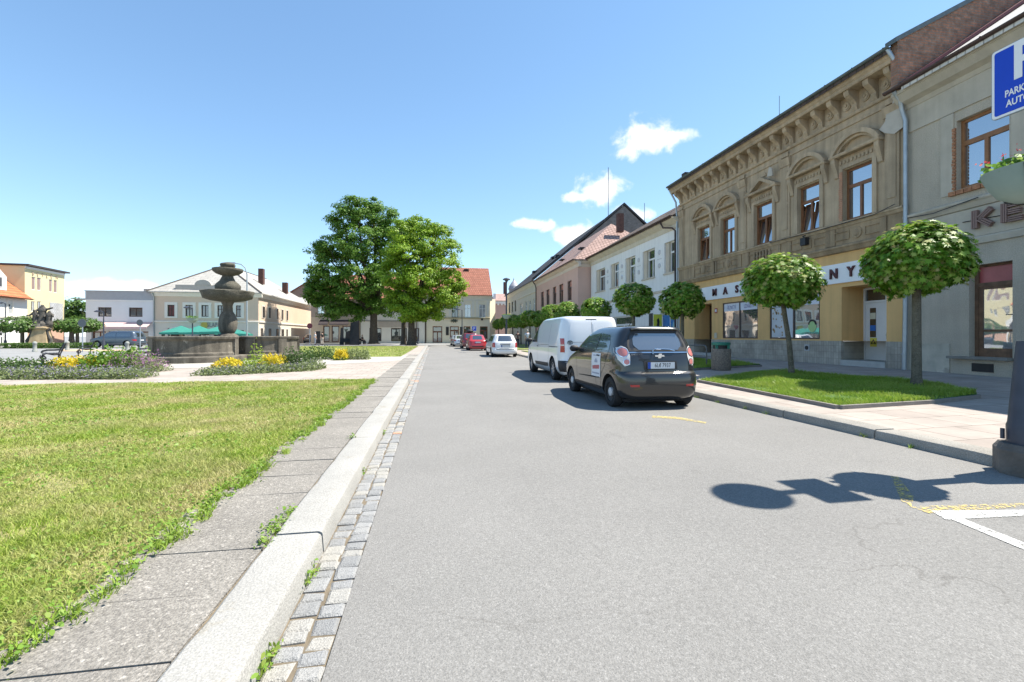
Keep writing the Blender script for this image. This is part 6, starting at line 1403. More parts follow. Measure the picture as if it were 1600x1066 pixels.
def crown_points(blobs, n_clump, per, clump_r, hollow=.55):
    """leaf positions in clumps spread over the shells of several ellipsoids"""
    P = []; Nn = []; C = []
    vol = np.array([b[3]*b[4]*b[5] for b in blobs])**(2/3); cnt = (n_clump*vol/vol.sum()).astype(int)
    for b, k in zip(blobs, cnt):
        c = np.array(b[:3]); r = np.array(b[3:6])
        for i in range(k):
            d = rng.normal(size=3); d /= np.linalg.norm(d); q = c+d*r*rng.uniform(hollow, 1.0); C.append(q)
            m = int(per*rng.uniform(.5, 1.4)); cr = clump_r*rng.uniform(.6, 1.3)
            o = rng.normal(size=(m, 3)); o /= np.linalg.norm(o, axis=1, keepdims=True); rad = rng.uniform(.25, 1, m)**.6
            o2 = o*rad[:, None]*cr*np.array([1, 1, .55]); P.append(q+o2); nn = o*.6+d*.5+np.array([0, 0, .55])+rng.normal(0, .35, (m, 3)); Nn.append(nn)
    return np.concatenate(P), np.concatenate(Nn), C
def big_tree(name, label, x, y, trunk_r, blobs, n_clump, per, cr, ls, mat, h0, limbs=14, lean=(0, 0), group=None):
    t = thing(name, label, 'tree', (x, y, PZ-.03), 0, group)
    mb = MB(); top = (lean[0], lean[1], h0)
    mb.tube([(0, 0, 0), (0, 0, .15), (lean[0]*.2, lean[1]*.2, .8), (lean[0]*.6, lean[1]*.6, h0*.6), top], [trunk_r*1.7, trunk_r*1.3, trunk_r, trunk_r*.88, trunk_r*.8], 12)
    P, Nn, C = crown_points(blobs, n_clump, per, cr)
    idx = rng.choice(len(C), min(limbs*3, len(C)), replace=False)
    big = [b for b in blobs][:limbs]
    for b in big:
        e = Vector(b[:3]); s = Vector(top); m = s.lerp(e, .5)+Vector((random.uniform(-.4, .4), random.uniform(-.4, .4), .5)); mb.tube([tuple(s-Vector((0, 0, .4))), tuple(m), tuple(e)], [trunk_r*.5, trunk_r*.3, trunk_r*.12], 7)
    for i in idx:
        e = Vector(C[i]); b = min(big, key=lambda q: (Vector(q[:3])-e).length); s = Vector(b[:3]).lerp(Vector(top), .3); mb.tube([tuple(s), tuple(s.lerp(e, .5)+Vector((0, 0, .25))), tuple(e)], [trunk_r*.16, trunk_r*.09, .02], 5)
    mb.build('trunk', m_bark, t, smooth=True, sharp=60)
    leaf_mesh('crown', P, Nn, ls*rng.uniform(.7, 1.35, len(P)), QUAD, mat, t)
    return t
def big_trees():
    # dark lime: columns 487..650, rows 303..495
    d = 70; x, y = W(584, d); k = d/F_; X = lambda u: (u-584)*k; Z = lambda v: zat(v, d)-PZ
    bl = [(X(u), yy, Z(v), r, r*1.0, r*rz) for u, v, r, rz, yy in [(560, 335, 3.1, .85, 0), (538, 345, 2.3, .9, -1), (600, 340, 2.9, .8, 1), (583, 322, 1.6, .75, 0), (530, 385, 3.2, .85, 1), (512, 400, 2.3, .8, -1), (565, 385, 4.0, .8, -2), (610, 375, 3.5, .9, 1), (520, 435, 3.4, .8, -1), (500, 430, 1.6, .7, 1), (560, 440, 4.2, .75, -2.5), (600, 430, 3.6, .8, 0), (508, 466, 2.2, .7, 0), (535, 478, 2.6, .65, -1.5), (575, 480, 2.9, .6, 1), (625, 360, 2.2, .9, 2), (630, 470, 2.4, .8, 0), (520, 472, 2.6, .6, 1), (552, 490, 2.4, .5, 0), (518, 490, 1.8, .45, 0), (500, 455, 2.0, .7, -1), (600, 478, 2.4, .6, 0)]]
    big_tree('lime_tree', 'tall dark green broad crowned tree left of the brighter one on the far lawn', x, y, .62, bl, 760, 115, 1.0, .235, m_lime, 5.2, limbs=17)
    d = 60; x, y = W(643, d); k = d/F_; X = lambda u: (u-643)*k; Z = lambda v: zat(v, d)-PZ
    bl = [(X(u), yy, Z(v), r, r, r*rz) for u, v, r, rz, yy in [(655, 352, 2.0, .8, 0), (628, 362, 2.0, .8, 0), (685, 358, 1.7, .8, .5), (672, 385, 2.5, .8, -1), (640, 400, 2.7, .8, -1.5), (700, 390, 1.9, .9, .5), (690, 420, 2.6, .85, -1), (612, 405, 1.8, .85, 0), (622, 435, 2.3, .8, -1.5), (660, 438, 2.8, .8, -2.2), (708, 440, 1.7, .8, 0), (635, 470, 2.4, .7, -1), (690, 462, 2.0, .7, -1), (662, 478, 2.0, .65, -1), (612, 462, 1.5, .75, .5), (715, 455, 1.0, .7, 0), (645, 492, 1.9, .5, -1), (680, 486, 1.8, .6, 0), (662, 494, 1.4, .45, 0), (700, 470, 1.5, .6, 0), (620, 480, 1.6, .6, 0)]]
    big_tree('broad_tree', 'bright green round crowned tree with a thick short trunk near the road end', x, y, .50, bl, 560, 110, .85, .20, m_lime2, 3.6, limbs=16)
    x, y = W(630.5, 62); k = 62/F_
    bl = [((u-630)*k, yy, zat(v, 62)-PZ, r, r, r*.8) for u, v, r, yy in [(628, 478, 1.5, 0), (618, 465, 1.4, .5), (635, 455, 1.6, 1)]]
    big_tree('slim_tree', 'slimmer tree with a thin straight trunk touching the bright green tree on its left', x, y, .33, bl, 60, 55, .7, .24, m_lime, 4.0, limbs=3)
    # tree mass behind the yellow house
    x, y = W(112, 76); k = 76/F_; bl = [((u-112)*k, yy, zat(v, 76), r, r, r*.85) for u, v, r, yy in [(100, 490, 2.2, 0), (112, 482, 2.6, 0), (124, 488, 2.2, 1), (130, 503, 1.8, 0), (108, 503, 2.0, -1)]]
    big_tree('background_tree', 'dense dark tree showing between the yellow house and the awning shop', x, y, .35, bl, 110, 50, .9, .32, m_hedge, 3)
big_trees()
def globe(nm, label, x, y, z0, rx, rz, zc, mat, n, ls, shape, trunk_r, bendx=0.0, foot=(0, 0), group='globe maples'):
    t = thing('globe_maple', label, 'tree', (x, y, z0), 0, group)
    th = rng.uniform(0, 2*np.pi, n); cz = rng.uniform(-1, 1, n); s = np.sqrt(1-cz**2); D = np.stack([s*np.cos(th), s*np.sin(th), cz], 1)
    m = int(n/34); cth = rng.uniform(0, 2*np.pi, m); ccz = rng.uniform(-.95, 1, m); cs = np.sqrt(1-ccz**2); C = np.stack([cs*np.cos(cth), cs*np.sin(cth), ccz], 1)
    who = rng.integers(0, m, n); D = C[who]+rng.normal(0, .15, (n, 3)); D /= np.linalg.norm(D, axis=1, keepdims=True); cd = rng.uniform(.86, 1.10, m)[who]
    r = np.where(rng.uniform(0, 1, n) < .84, cd*rng.uniform(.86, 1.05, n), rng.uniform(.35, .85, n))
    zz = np.where(D[:, 2] < -.55, -.55+(D[:, 2]+.55)*.6+.12*np.sin(D[:, 0]*7)*np.sin(D[:, 1]*6), D[:, 2])
    P = np.stack([D[:, 0]*rx*r, D[:, 1]*rx*r, zc+zz*rz*r], 1)
    Nn = D*np.array([.8, .8, .8])+np.array([0, 0, .55])+rng.normal(0, .32, (n, 3))
    leaf_mesh('crown', P, Nn, ls*rng.uniform(.6, 1.25, n), shape, mat, t, bend=.22)
    mb = MB(); fx_, fy_ = foot; mb.tube([(fx_, fy_, -.05), (fx_, fy_, .12), (fx_*.75+bendx*.3, fy_*.75+bendx*.3, zc*.35), (fx_*.35, fy_*.35, zc*.65), (0, 0, zc-.1)], [trunk_r*1.35, trunk_r*1.05, trunk_r*.95, trunk_r*.9, trunk_r*.85], 10)
    for i in range(9):
        a = 2*math.pi*i/9; mb.tube([(0, 0, zc-.3), (rx*.4*math.cos(a), rx*.4*math.sin(a), zc-.1), (rx*.8*math.cos(a), rx*.8*math.sin(a), zc+rz*(.1+.5*(i % 3)/3))], [trunk_r*.5, trunk_r*.3, .01], 5)
    mb.build('trunk', m_barkg, t, smooth=True, sharp=60)
    return t
def globes():
    g1 = G(1432, 598.5, gverge(11, 0)); g2 = G(1220, 581, gverge(11, 0))
    a = globe('g', 'nearest globe maple with thick straight trunk on the sunny grass', g1[0], g1[1], gverge(11, 0), .89, .82, 2.64, m_maple, 7200, .116, MAPLE, .09)
    b = globe('g', 'second globe maple with curved thin trunk before the butcher shop windows', g2[0], g2[1], gverge(11, 0), .96, .78, 2.53, m_maple, 6400, .114, MAPLE, .072, bendx=.12, foot=(.22, -.14))
    c = globe('g', 'third globe maple standing in front of the blue posters by the ochre shop corner', 0, 0, 0, .93, .80, 2.68, m_maple, 3800, .125, MAPLE, .085)
    xy = W(1066, 20.2); c.location = (xy[0], xy[1], gz(11))
    labs = ['fourth globe maple, right above the dark hatchback roof before the white house', 'fifth globe maple, round and just right of the white van roof', 'sixth globe maple, behind the roof of the white van', 'seventh globe maple, just left of the white van roof in the far row', 'globe maple next left of the one beside the white van roof', 'far globe maple above the walking person in white and blue clothes', 'far globe maple above the white estate car roof right end', 'far globe maple above the middle of the white estate car roof', 'far globe maple just right of the distant street lamp', 'far globe maple just left of the distant street lamp', 'farthest but one globe maple at the left end of the right row', 'farthest globe maple at the street end in the right row']
    for i, (u, lab) in enumerate(zip((990, 930, 887, 862, 844, 828, 814, 801, 790, 779, 769, 760), labs)):
        X = 11.0; o = copy_tree(c); y = onX(u, X); o.location = (X, y, gz(X)); s = (1.12 if i < 2 else 1.16)*random.uniform(.95, 1.06); o.scale = (s, s, s*random.uniform(.95, 1.05)); o.rotation_euler.z = random.uniform(0, 6.28); o['label'] = lab; o['category'] = 'tree'
    for (u, d, lab) in [(35, 47, 'flat topped globe tree before the orange roofed house, left of the statue'), (121, 50, 'flat topped globe tree right of the statue before the awning shop')]:
        x, y = W(u, d); t = globe('g', lab, x, y, PZ, 30/F_*d, .92, zat(509, d)-PZ, m_hedge, 3000, .22, QUAD, .17, group='flat globe trees of the square')
globes()
# ------------------------------------------------------------------ flower beds
m_lav = MLeaf('lavender_leaves', [(.14, .185, .07), (.20, .245, .10), (.26, .30, .15)], .6, .3, .2); m_lavf = MLeaf('lavender_flowers', [(.24, .21, .33), (.30, .26, .38), (.36, .32, .44)], .6, .3, .2)
m_yel = MLeaf('yellow_flowers', [(.62, .46, .02), (.72, .58, .04), (.68, .60, .10)], .6, .35, .2); m_pink = MLeaf('pink_flowers', [(.36, .17, .33), (.46, .26, .42), (.40, .2, .3)], .6, .35, .2)
m_shrub = MLeaf('shrub_leaves', [(.09, .19, .02), (.14, .27, .03), (.22, .34, .06)], .5, .38, .35); m_dshrub = MLeaf('dark_shrub_leaves', [(.045, .09, .02), (.07, .125, .03), (.1, .16, .04)], .5, .3, .3)
m_lime3 = MLeaf('lime_foliage', [(.20, .30, .03), (.28, .38, .05), (.34, .42, .08)], .5, .4, .3)
def patch(name, label, cat, x0, x1, y0, y1, h, n, leafmat, ls, flower=None, nf=0, fs=.05, kind=None, group=None, spike=False, dome=True):
    """a low planting over a ground rectangle, leaves through its volume and flowers on top"""
    cx, cy = (x0+x1)/2, (y0+y1)/2; t = thing(name, label, cat, (cx, cy, PZ-.02), 0, group)
    def pts(n, lo, hi):
        u = rng.uniform(-1, 1, n); v = rng.uniform(-1, 1, n)
        e = np.clip(1.25-np.maximum(abs(u), abs(v))**3*.9, 0, 1)*(.72+.28*np.sin(u*7+v*3+cx)*np.cos(v*6-u*4)) if dome else np.ones(n)
        return np.stack([u*(x1-x0)/2, v*(y1-y0)/2, h*e*rng.uniform(lo, hi, n)], 1)
    P = pts(n, 0, 1.0); Nn = rng.normal(0, .6, (n, 3)); Nn[:, 2] += .6
    lf = leaf_mesh('foliage', P, Nn, ls*rng.uniform(.6, 1.4, n), QUAD, leafmat, t)
    if flower: Q = pts(nf, .8, 1.22); leaf_mesh('blossoms', Q, rng.normal(0, 1, (nf, 3))+np.array([0, 0, .5]), fs*rng.uniform(.6, 1.4, nf), QUAD*np.array([.5, 1.5]) if spike else QUAD, flower, t)
    if kind: t['kind'] = kind
    return t
def beds():
    def gp(u, v): return G(u, v, PZ)
    # front bed left: lavender edge from column 0 to 200
    for i in range(15):
        u = -55+i*18; x, y = gp(u, 592-abs(u-60)*.004); d = dep(x, y); w = .55
        patch('lavender', 'grey green lavender clump in the front edge of the left flower bed', 'lavender', x-.45, x+.35, y-.1, y+1.0, .30+.08*random.random(), 850, m_lav, .05, m_lavf, 110, .04, spike=True, group='lavender clumps of the flower beds')
    for i in range(9):
        u = 322+i*19; x, y = gp(u, 586.5-i*.9); patch('lavender', 'grey green lavender clump in the front edge of the right flower bed', 'lavender', x-.45, x+.38, y-.1, y+.95, .27+.08*random.random(), 800, m_lav, .05, m_lavf, 70, .04, spike=True, group='lavender clumps of the right flower bed')
    for u, lab in ((18, 'dark green sage like bush at the left edge of the flower bed'), (-30, 'dark green low bush outside the left edge of the flower bed')):
        x, y = gp(u, 584); patch('low_bush', lab, 'bush', x-.8, x+.8, y, y+1.4, .55, 2200, m_dshrub, .06)
    for (u0, u1, v, h, lab) in [(62, 105, 581, .46, 'left half of the long bright yellow flower patch'), (103, 148, 580, .48, 'right half of the long bright yellow flower patch beside the round green bush'), (325, 362, 581, .42, 'orange yellow flower clump left of the lime green plants before the fountain'), (400, 436, 577, .50, 'orange yellow flower clump right of the lime green plants before the fountain')]:
        a = gp(u0, v); b = gp(u1, v); patch('yellow_flowers', lab, 'flowers', a[0], b[0], a[1], a[1]+1.1, h, 1100, m_lime3, .045, m_yel, 1500, .055)
    a, b = gp(520, 563), gp(540, 563); patch('yellow_flowers', 'small round yellow flower clump beside the far lawn corner', 'flowers', a[0], b[0], a[1], a[1]+1.0, .50, 700, m_lime3, .06, m_yel, 1200, .07)
    x, y = gp(164, 580); patch('green_bush', 'round bright green bush between the yellow flowers and the fountain', 'bush', x-.95, x+.95, y, y+1.6, .95, 4200, m_shrub, .075)
    x, y = gp(457, 575); patch('green_bush', 'dark round green bush at the right end of the right flower bed', 'bush', x-.55, x+.6, y, y+1.2, .88, 2600, m_dshrub, .06)
    x, y = gp(388, 578); patch('lime_plants', 'lime green leafy plants in the middle of the right flower bed', 'plants', x-.95, x+.7, y, y+1.0, .46, 2400, m_lime3, .055)
    x, y = gp(385, 574); patch('tall_plant', 'single tall leafy plant rising before the fountain basin', 'plant', x-.25, x+.28, y+.8, y+1.2, 1.25, 260, m_lime3, .07)
    x, y = gp(200, 580); patch('pink_flowers', 'tall pink purple flowers left of the fountain basin', 'flowers', x-.75, x+.75, y, y+1.1, .68, 1500, m_lav, .05, m_pink, 620, .05, spike=True)
    x, y = gp(222, 581); patch('pink_flowers', 'low pink purple flowers at the right tip of the left flower bed', 'flowers', x-.5, x+.5, y, y+1.0, .45, 900, m_lav, .05, m_pink, 240, .045, spike=True)
    x, y = gp(484, 577); patch('low_bush', 'greyish low bush at the right tip of the right flower bed', 'bush', x-.4, x+.4, y, y+.9, .45, 1100, m_lav, .05)
    x, y = gp(500, 562); patch('low_bush', 'dark olive bush left of the small round yellow clump', 'bush', x-.8, x+.6, y, y+1.2, .85, 1500, m_dshrub, .07); x, y = gp(553, 562); patch('low_bush', 'grey green bush right of the small round yellow clump', 'bush', x-.5, x+.7, y, y+1.2, .75, 1500, m_lav, .065)
    for (u0, u1, d, lab) in [(0, 50, 44, 'clipped low hedge before the left globe tree'), (55, 118, 44, 'clipped low hedge before the statue pedestal'), (122, 142, 46, 'clipped low hedge right of the second globe tree')]:
        a, b = W(u0, d), W(u1, d); patch('low_hedge', lab, 'hedge', a[0], b[0], a[1]-.3, a[1]+.8, .55, 2400, m_hedge, .10, dome=False)
beds()
# ================================================================== vehicles
def pchip(ks, z):
    for i in range(len(ks)-1):
        if ks[i][0] <= z <= ks[i+1][0]: break
    else: i = 0 if z < ks[0][0] else len(ks)-2
    a, b = ks[i], ks[i+1]; h = b[0]-a[0]; t = min(1, max(0, (z-a[0])/h)); out = []
    for c in range(1, 4):
        d = (b[c]-a[c])/h
        dl = (a[c]-ks[i-1][c])/(a[0]-ks[i-1][0]) if i > 0 else d; dr = (ks[i+2][c]-b[c])/(ks[i+2][0]-b[0]) if i+2 < len(ks) else d
        m0 = 0 if dl*d <= 0 else 2*dl*d/(dl+d); m1 = 0 if dr*d <= 0 else 2*dr*d/(dr+d)
        out.append((2*t**3-3*t*t+1)*a[c]+(t**3-2*t*t+t)*h*m0+(-2*t**3+3*t*t)*b[c]+(t**3-t*t)*h*m1)
    return out
class Shell:
    def __init__(s, ks, n=5.0): s.ks = ks; s.n = n; s.p = n*2.0
    def at(s, z): return pchip(s.ks, z)
    def sy(s, x, z):
        a, b, w = s.at(z); q = abs((x-(a+b)/2)/((b-a)/2)); return w*max(0, 1-min(1, q)**s.p)**(1/s.n)
    def rx(s, y, z):
        a, b, w = s.at(z); return (a+b)/2-(b-a)/2*max(0, 1-min(1, abs(y/w))**s.n)**(1/s.p)
    def fx(s, y, z):
        a, b, w = s.at(z); return (a+b)/2+(b-a)/2*max(0, 1-min(1, abs(y/w))**s.n)**(1/s.p)
    def mesh(s, rows=44, seg=96):
        mb = MB(); z0, z1 = s.ks[0][0], s.ks[-1][0]; e = 2/s.n; ep = 2/s.p
        for i in range(rows):
            z = z0+(z1-z0)*(1-(1-i/(rows-1))**1.35); a, b, w = s.at(z)
            for j in range(seg):
                p = 2*math.pi*j/seg; c, q = math.cos(p), math.sin(p)
                mb.v.append(((a+b)/2+(b-a)/2*math.copysign(abs(c)**ep, c), w*math.copysign(abs(q)**e, q), z))
        for i in range(rows-1):
            for j in range(seg): mb.f.append((i*seg+j, i*seg+(j+1) % seg, (i+1)*seg+(j+1) % seg, (i+1)*seg+j))
        mb.f.append(tuple(range(seg))[::-1]); mb.f.append(tuple((rows-1)*seg+j for j in range(seg)))
        return mb
def rows_of(poly, n):
    zs = [p[1] for p in poly]; z0, z1 = min(zs), max(zs); out = []
    for i in range(n+1):
        z = z0+(z1-z0)*min(1-1e-6, max(1e-6, i/n)); xs = []
        for (a, b) in zip(poly, poly[1:]+poly[:1]):
            if (a[1]-z)*(b[1]-z) <= 0 and a[1] != b[1]: xs.append(a[0]+(b[0]-a[0])*(z-a[1])/(b[1]-a[1]))
        if xs: out.append((z, min(xs), max(xs)))
    return out
def overlay(fn, poly, nz=9, nx=7):
    mb = MB(); r = rows_of(poly, nz)
    for (z, a, b) in r:
        for j in range(nx+1): mb.v.append(fn(a+(b-a)*j/nx, z))
    for i in range(len(r)-1):
        for j in range(nx): k = i*(nx+1)+j; mb.f.append((k, k+1, k+nx+2, k+nx+1))
    return mb
def circ(cx, cz, rx, rz=None, n=20): rz = rz or rx; return [(cx+rx*math.cos(2*math.pi*i/n), cz+rz*math.sin(2*math.pi*i/n)) for i in range(n)]
def paint(name, c, metal=.0, rough=.35): return M(name, c, rough, 0, metal=metal, coat=1.0, spec=.5)
m_rubber = M('tyre_rubber', (.018, .018, .019), .85, .15, 8); m_alloy = M('wheel_alloy', (.42, .43, .45), .35, .05, 5, metal=.8); m_hub = M('hub_white', (.55, .55, .56), .45, .05)
m_carglass = MGlass('car_glass', (.025, .03, .034), .22, wav=.02); m_rearglass = MGlass('car_rear_glass', (.06, .068, .075), .24); m_plastic = M('black_plastic', (.02, .02, .022), .55, .1, 6)
m_red = M('tail_light_red', (.36, .010, .012), .2, .05, 8, spec=.6, coat=.6); m_clear = M('light_clear', (.62, .60, .58), .1, .05, 6, spec=.7, coat=.8); m_redpale = M('tail_light_pale', (.56, .20, .18), .12, .08, 10, coat=.8)
m_chrome = M('chrome', (.65, .66, .68), .12, 0, metal=1.0); m_platew = M('plate_white', (.62, .64, .66), .5, .03); m_plateb = M('plate_blue', (.01, .06, .35), .5, 0); m_seam = M('seam_black', (.008, .008, .008), .8, 0)
m_skirt = M('under_black', (.012, .012, .013), .9, 0)
def car(label, cat, x, y, rz, ks, mat, L, wheels, wr, tw, n=5.0, side=(), rear=None, front=None, name='parked_car', seams=(), hseams=(), rimstyle='alloy', group='cars parked along the kerb', arch=.06, z0=0.0):
    t = thing(name, label, cat, (x, y, z0), rz, group); s = Shell(ks, n)
    body = s.mesh().build('body_shell', mat)
    cut = MB()
    for (wx, wy) in wheels:
        for sg in (-1, 1): cut.lathe([(wr+arch, sg*(wy-tw-.10)), (wr+arch, sg*(wy+.5))], 36, (wx, 0, wr+.01), axis='y')
    co = cut.build('cutter', m_skirt); mod = body.modifiers.new('arch', 'BOOLEAN'); mod.object = co; mod.operation = 'DIFFERENCE'; mod.solver = 'EXACT'
    try: mod.material_mode = 'TRANSFER'
    except Exception: pass
    body = baked(body, 'body', None, t); me = body.data; me.set_sharp_from_angle(angle=R(32)); bpy.data.objects.remove(co)
    # dark floor and wheel housings
    mb = MB(); a, b, w = s.at(ks[0][0]+.05); mb.box(a+.12, b-.12, -w+.10, w-.10, ks[0][0]-.03, ks[0][0]+.02); mb.build('underbody', m_skirt, t)
    for (wx, wy) in wheels:
        for sg in (-1, 1):
            mb = MB(); y1 = sg*wy; y0 = sg*(wy-tw)
            k = sg; mb.lathe([(wr*.60, y0), (wr*.92, y0), (wr, y0+k*.03), (wr, y1-k*.03), (wr*.93, y1), (wr*.62, y1), (wr*.60, y1-k*.03)], 28, (wx, 0, wr), axis='y', cap=False)
            wh = mb.build('wheel', m_rubber, t, smooth=True, sharp=40); mb = MB()
            if rimstyle == 'hub':
                mb.lathe([(wr*.63, y1-k*.05), (wr*.60, y1-k*.015), (wr*.50, y1-k*.03), (wr*.28, y1-k*.05)], 24, (wx, 0, wr), axis='y', cap=True); mb.build('rim', m_plastic, wh, smooth=True, sharp=30); mb = MB(); mb.lathe([(wr*.29, y1-k*.05), (wr*.28, y1-k*.008), (wr*.20, y1+k*.004), (.004, y1+k*.006)], 22, (wx, 0, wr), axis='y'); mb.build('hub_cap', m_hub, wh, smooth=True, sharp=30)
            else:
                mb.lathe([(wr*.63, y1-k*.06), (wr*.62, y1-k*.012), (wr*.57, y1-k*.012), (wr*.55, y1-k*.06), (.01, y1-k*.07)], 28, (wx, 0, wr), axis='y')
                for i in range(7):
                    a = 2*math.pi*i/7; c_, s_ = math.cos(a), math.sin(a); p_ = (-s_, c_); P = [(wx+c_*r+p_[0]*q, wr+s_*r+p_[1]*q) for r, q in ((wr*.08, .03), (wr*.58, .018), (wr*.58, -.018), (wr*.08, -.03))]; mb.ext_xz(P, y1-k*.065, y1-k*.02)
                mb.lathe([(wr*.16, y1-k*.05), (wr*.14, y1-k*.012), (.01, y1-k*.01)], 14, (wx, 0, wr), axis='y'); mb.build('rim', m_alloy, wh)
    for sg in (-1, 1):
        for nm, poly, off, mt in side: overlay(lambda a, z: (a, sg*(s.sy(a, z)+off), z), poly).build(nm, mt, t, smooth=True)
        mb = MB()
        for xs_ in seams:
            pl = xs_; 
            for (p, q) in zip(pl[:-1], pl[1:]):
                k = 6
                for i in range(k):
                    a = (p[0]+(q[0]-p[0])*i/k, p[1]+(q[1]-p[1])*i/k); b = (p[0]+(q[0]-p[0])*(i+1)/k, p[1]+(q[1]-p[1])*(i+1)/k); dx, dz = b[0]-a[0], b[1]-a[1]; l = math.hypot(dx, dz) or 1; nx_, nz_ = -dz/l*.004, dx/l*.004
                    mb.quad(*[(u, sg*(s.sy(u, v)+.0025), v) for u, v in ((a[0]-nx_, a[1]-nz_), (b[0]-nx_, b[1]-nz_), (b[0]+nx_, b[1]+nz_), (a[0]+nx_, a[1]+nz_))])
        if mb.v: mb.build('door_seam', m_seam, t)
    R_ = lambda off: (lambda a, z: (s.rx(a, z)-off, a, z)); Fr = lambda off: (lambda a, z: (s.fx(a, z)+off, a, z))
    for nm, poly, off, mt in rear or (): overlay(R_(off), poly).build(nm, mt, t, smooth=True)
    for nm, poly, off, mt in front or (): overlay(Fr(off), poly).build(nm, mt, t, smooth=True)
    return t, s
def plate(t, s, z, txt, w=.52, h=.115, off=.012, y0=0.0):
    x = s.rx(y0, z)-off; mb = MB(); mb.box(x-.012, x, y0-w/2-.01, y0+w/2+.01, z-h/2-.012, z+h/2+.012); f = mb.build('plate_frame', m_plastic, t)
    mb = MB(); mb.box(x-.016, x-.0125, y0-w/2, y0+w/2, z-h/2, z+h/2); p = mb.build('number_plate', m_platew, f)
    mb = MB(); mb.box(x-.0185, x-.0165, y0+w/2-.055, y0+w/2, z-h/2, z+h/2); mb.build('plate_band', m_plateb, p)
    if txt: text('plate_number', txt, h*.92, m_seam, p, (x-.0175, y0-.025, z), (R(90), 0, -R(90)), .0008, sx=.78)
def mirror(t, s, x, z, mat):
    for sg in (-1, 1):
        y = s.sy(x, z); mb = MB(); mb.lathe([(.02, 0), (.075, .03), (.09, .10), (.08, .17), (.03, .20)], 12, (0, 0, 0), axis='y'); V = [(x+v[0]*.55, sg*(y-.01+v[1]*1.05), z+.05+v[2]*.8) for v in mb.v]; m2 = MB(); m2.add(V, mb.f); m2.build('mirror', mat, t, smooth=True)
HEAD = R(90)     # nose pointing away down the road
def hatch():
    ks = [(.17, .16, 3.50, .68), (.24, .06, 3.58, .755), (.34, .02, 3.62, .795), (.45, .0, 3.64, .802), (.60, .008, 3.635, .802), (.655, .03, 3.61, .802), (.675, .085, 3.58, .80), (.80, .10, 3.40, .80), (.90, .12, 3.12, .797), (.98, .145, 2.86, .788), (1.04, .17, 2.74, .776), (1.15, .22, 2.56, .742), (1.28, .285, 2.33, .692), (1.38, .325, 2.12, .645), (1.45, .345, 1.93, .59), (1.488, .375, 1.78, .545), (1.512, .55, 1.5, .44), (1.522, .85, 1.25, .28)]
    mt = paint('anthracite_paint', (.024, .024, .025), .36, .28)
    x, y = 4.03, 7.52
    side = [('side_window', [(.62, 1.07), (1.22, 1.03), (1.22, 1.385), (.86, 1.38), (.66, 1.20)], .004, m_carglass), ('side_window', [(1.31, 1.02), (2.46, 1.0), (2.30, 1.14), (2.02, 1.36), (1.31, 1.40)], .004, m_carglass), ('door_handle', [(1.02, .93), (1.17, .94), (1.17, .965), (1.02, .955)], .022, m_plastic), ('sill_strip', [(1.0, .28), (2.6, .28), (2.6, .34), (1.0, .34)], .006, m_plastic), ('side_crease', [(1.05, .50), (2.3, .47), (2.3, .485), (1.05, .53)], .006, m_skirt)]
    rear = [('rear_window', [(-.56, 1.055), (.56, 1.055), (.575, 1.15), (.53, 1.33), (.46, 1.415), (-.46, 1.415), (-.53, 1.33), (-.575, 1.15)], .004, m_plastic), ('rear_glass', [(-.38, 1.075), (.38, 1.075), (.47, 1.16), (.455, 1.28), (.40, 1.375), (-.40, 1.375), (-.455, 1.28), (-.47, 1.16)], .0075, m_rearglass)]
    t, s = car('dark grey small hatchback with a white paper on its door, parked nearest', 'car', x, y, HEAD, ks, mt, 3.64, [(.575, .775), (2.95, .775)], .285, .175, n=5.5, side=side, rear=rear, front=[('windscreen', [(-.6, 1.06), (.6, 1.06), (.5, 1.40), (-.5, 1.40)], .004, m_carglass), ('headlight', [(-.72, .62), (-.45, .62), (-.45, .78), (-.72, .78)], .006, m_clear), ('headlight', [(.45, .62), (.72, .62), (.72, .78), (.45, .78)], .006, m_clear)], seams=[[(1.265, 1.40), (1.265, .55), (1.22, .34)], [(2.52, 1.02), (2.45, .40)], [(.62, 1.08), (.78, .75), (.95, .60), (.98, .34)]], rimstyle='hub', arch=.045)
    Rr = lambda off: (lambda a, z: (s.rx(a, z)-off, a, z))
    for sg in (-1, 1):
        sh = [(sg*a, z) for a, z in [(.575, .79), (.66, .785), (.745, .90), (.765, 1.03), (.745, 1.12), (.67, 1.15), (.585, 1.11), (.555, .98)]]
        lt = overlay(Rr(.006), sh, 12, 9).build('tail_light', m_clear, t, smooth=True)
        overlay(Rr(.012), circ(sg*.665, 1.035, .072, .078)).build('light_lens', m_redpale, lt, smooth=True); overlay(Rr(.012), circ(sg*.625, .862, .046, .05)).build('light_lens', m_redpale, lt, smooth=True)
        mb = MB()
        overlay(Rr(.009), circ(sg*.665, 1.035, .086, .094)).build('light_ring', m_chrome, lt, smooth=True); overlay(Rr(.009), circ(sg*.625, .862, .056, .061)).build('light_ring', m_chrome, lt, smooth=True)
        overlay(Rr(.006), [(sg*.44, .425), (sg*.60, .425), (sg*.61, .465), (sg*.45, .465)]).build('reflector', m_red, t, smooth=True)
    overlay(Rr(.014), [(-.575, 1.022), (.575, 1.022), (.575, 1.042), (-.575, 1.042)]).build('chrome_strip', m_chrome, t, smooth=True)
    x0 = s.rx(0, .975)
    mb = MB(); bt = [(-.085, -.016), (-.03, -.016), (-.038, -.045), (.022, -.045), (.034, -.014), (.092, -.014), (.080, .018), (.034, .018), (.042, .046), (-.018, .046), (-.03, .016), (-.098, .016)]
    mb.ext([(x0-.022, -a, .968+b*.9) for a, b in bt], [(x0-.004, -a, .968+b*.9) for a, b in bt]); mb.build('bow_emblem', m_chrome, t)
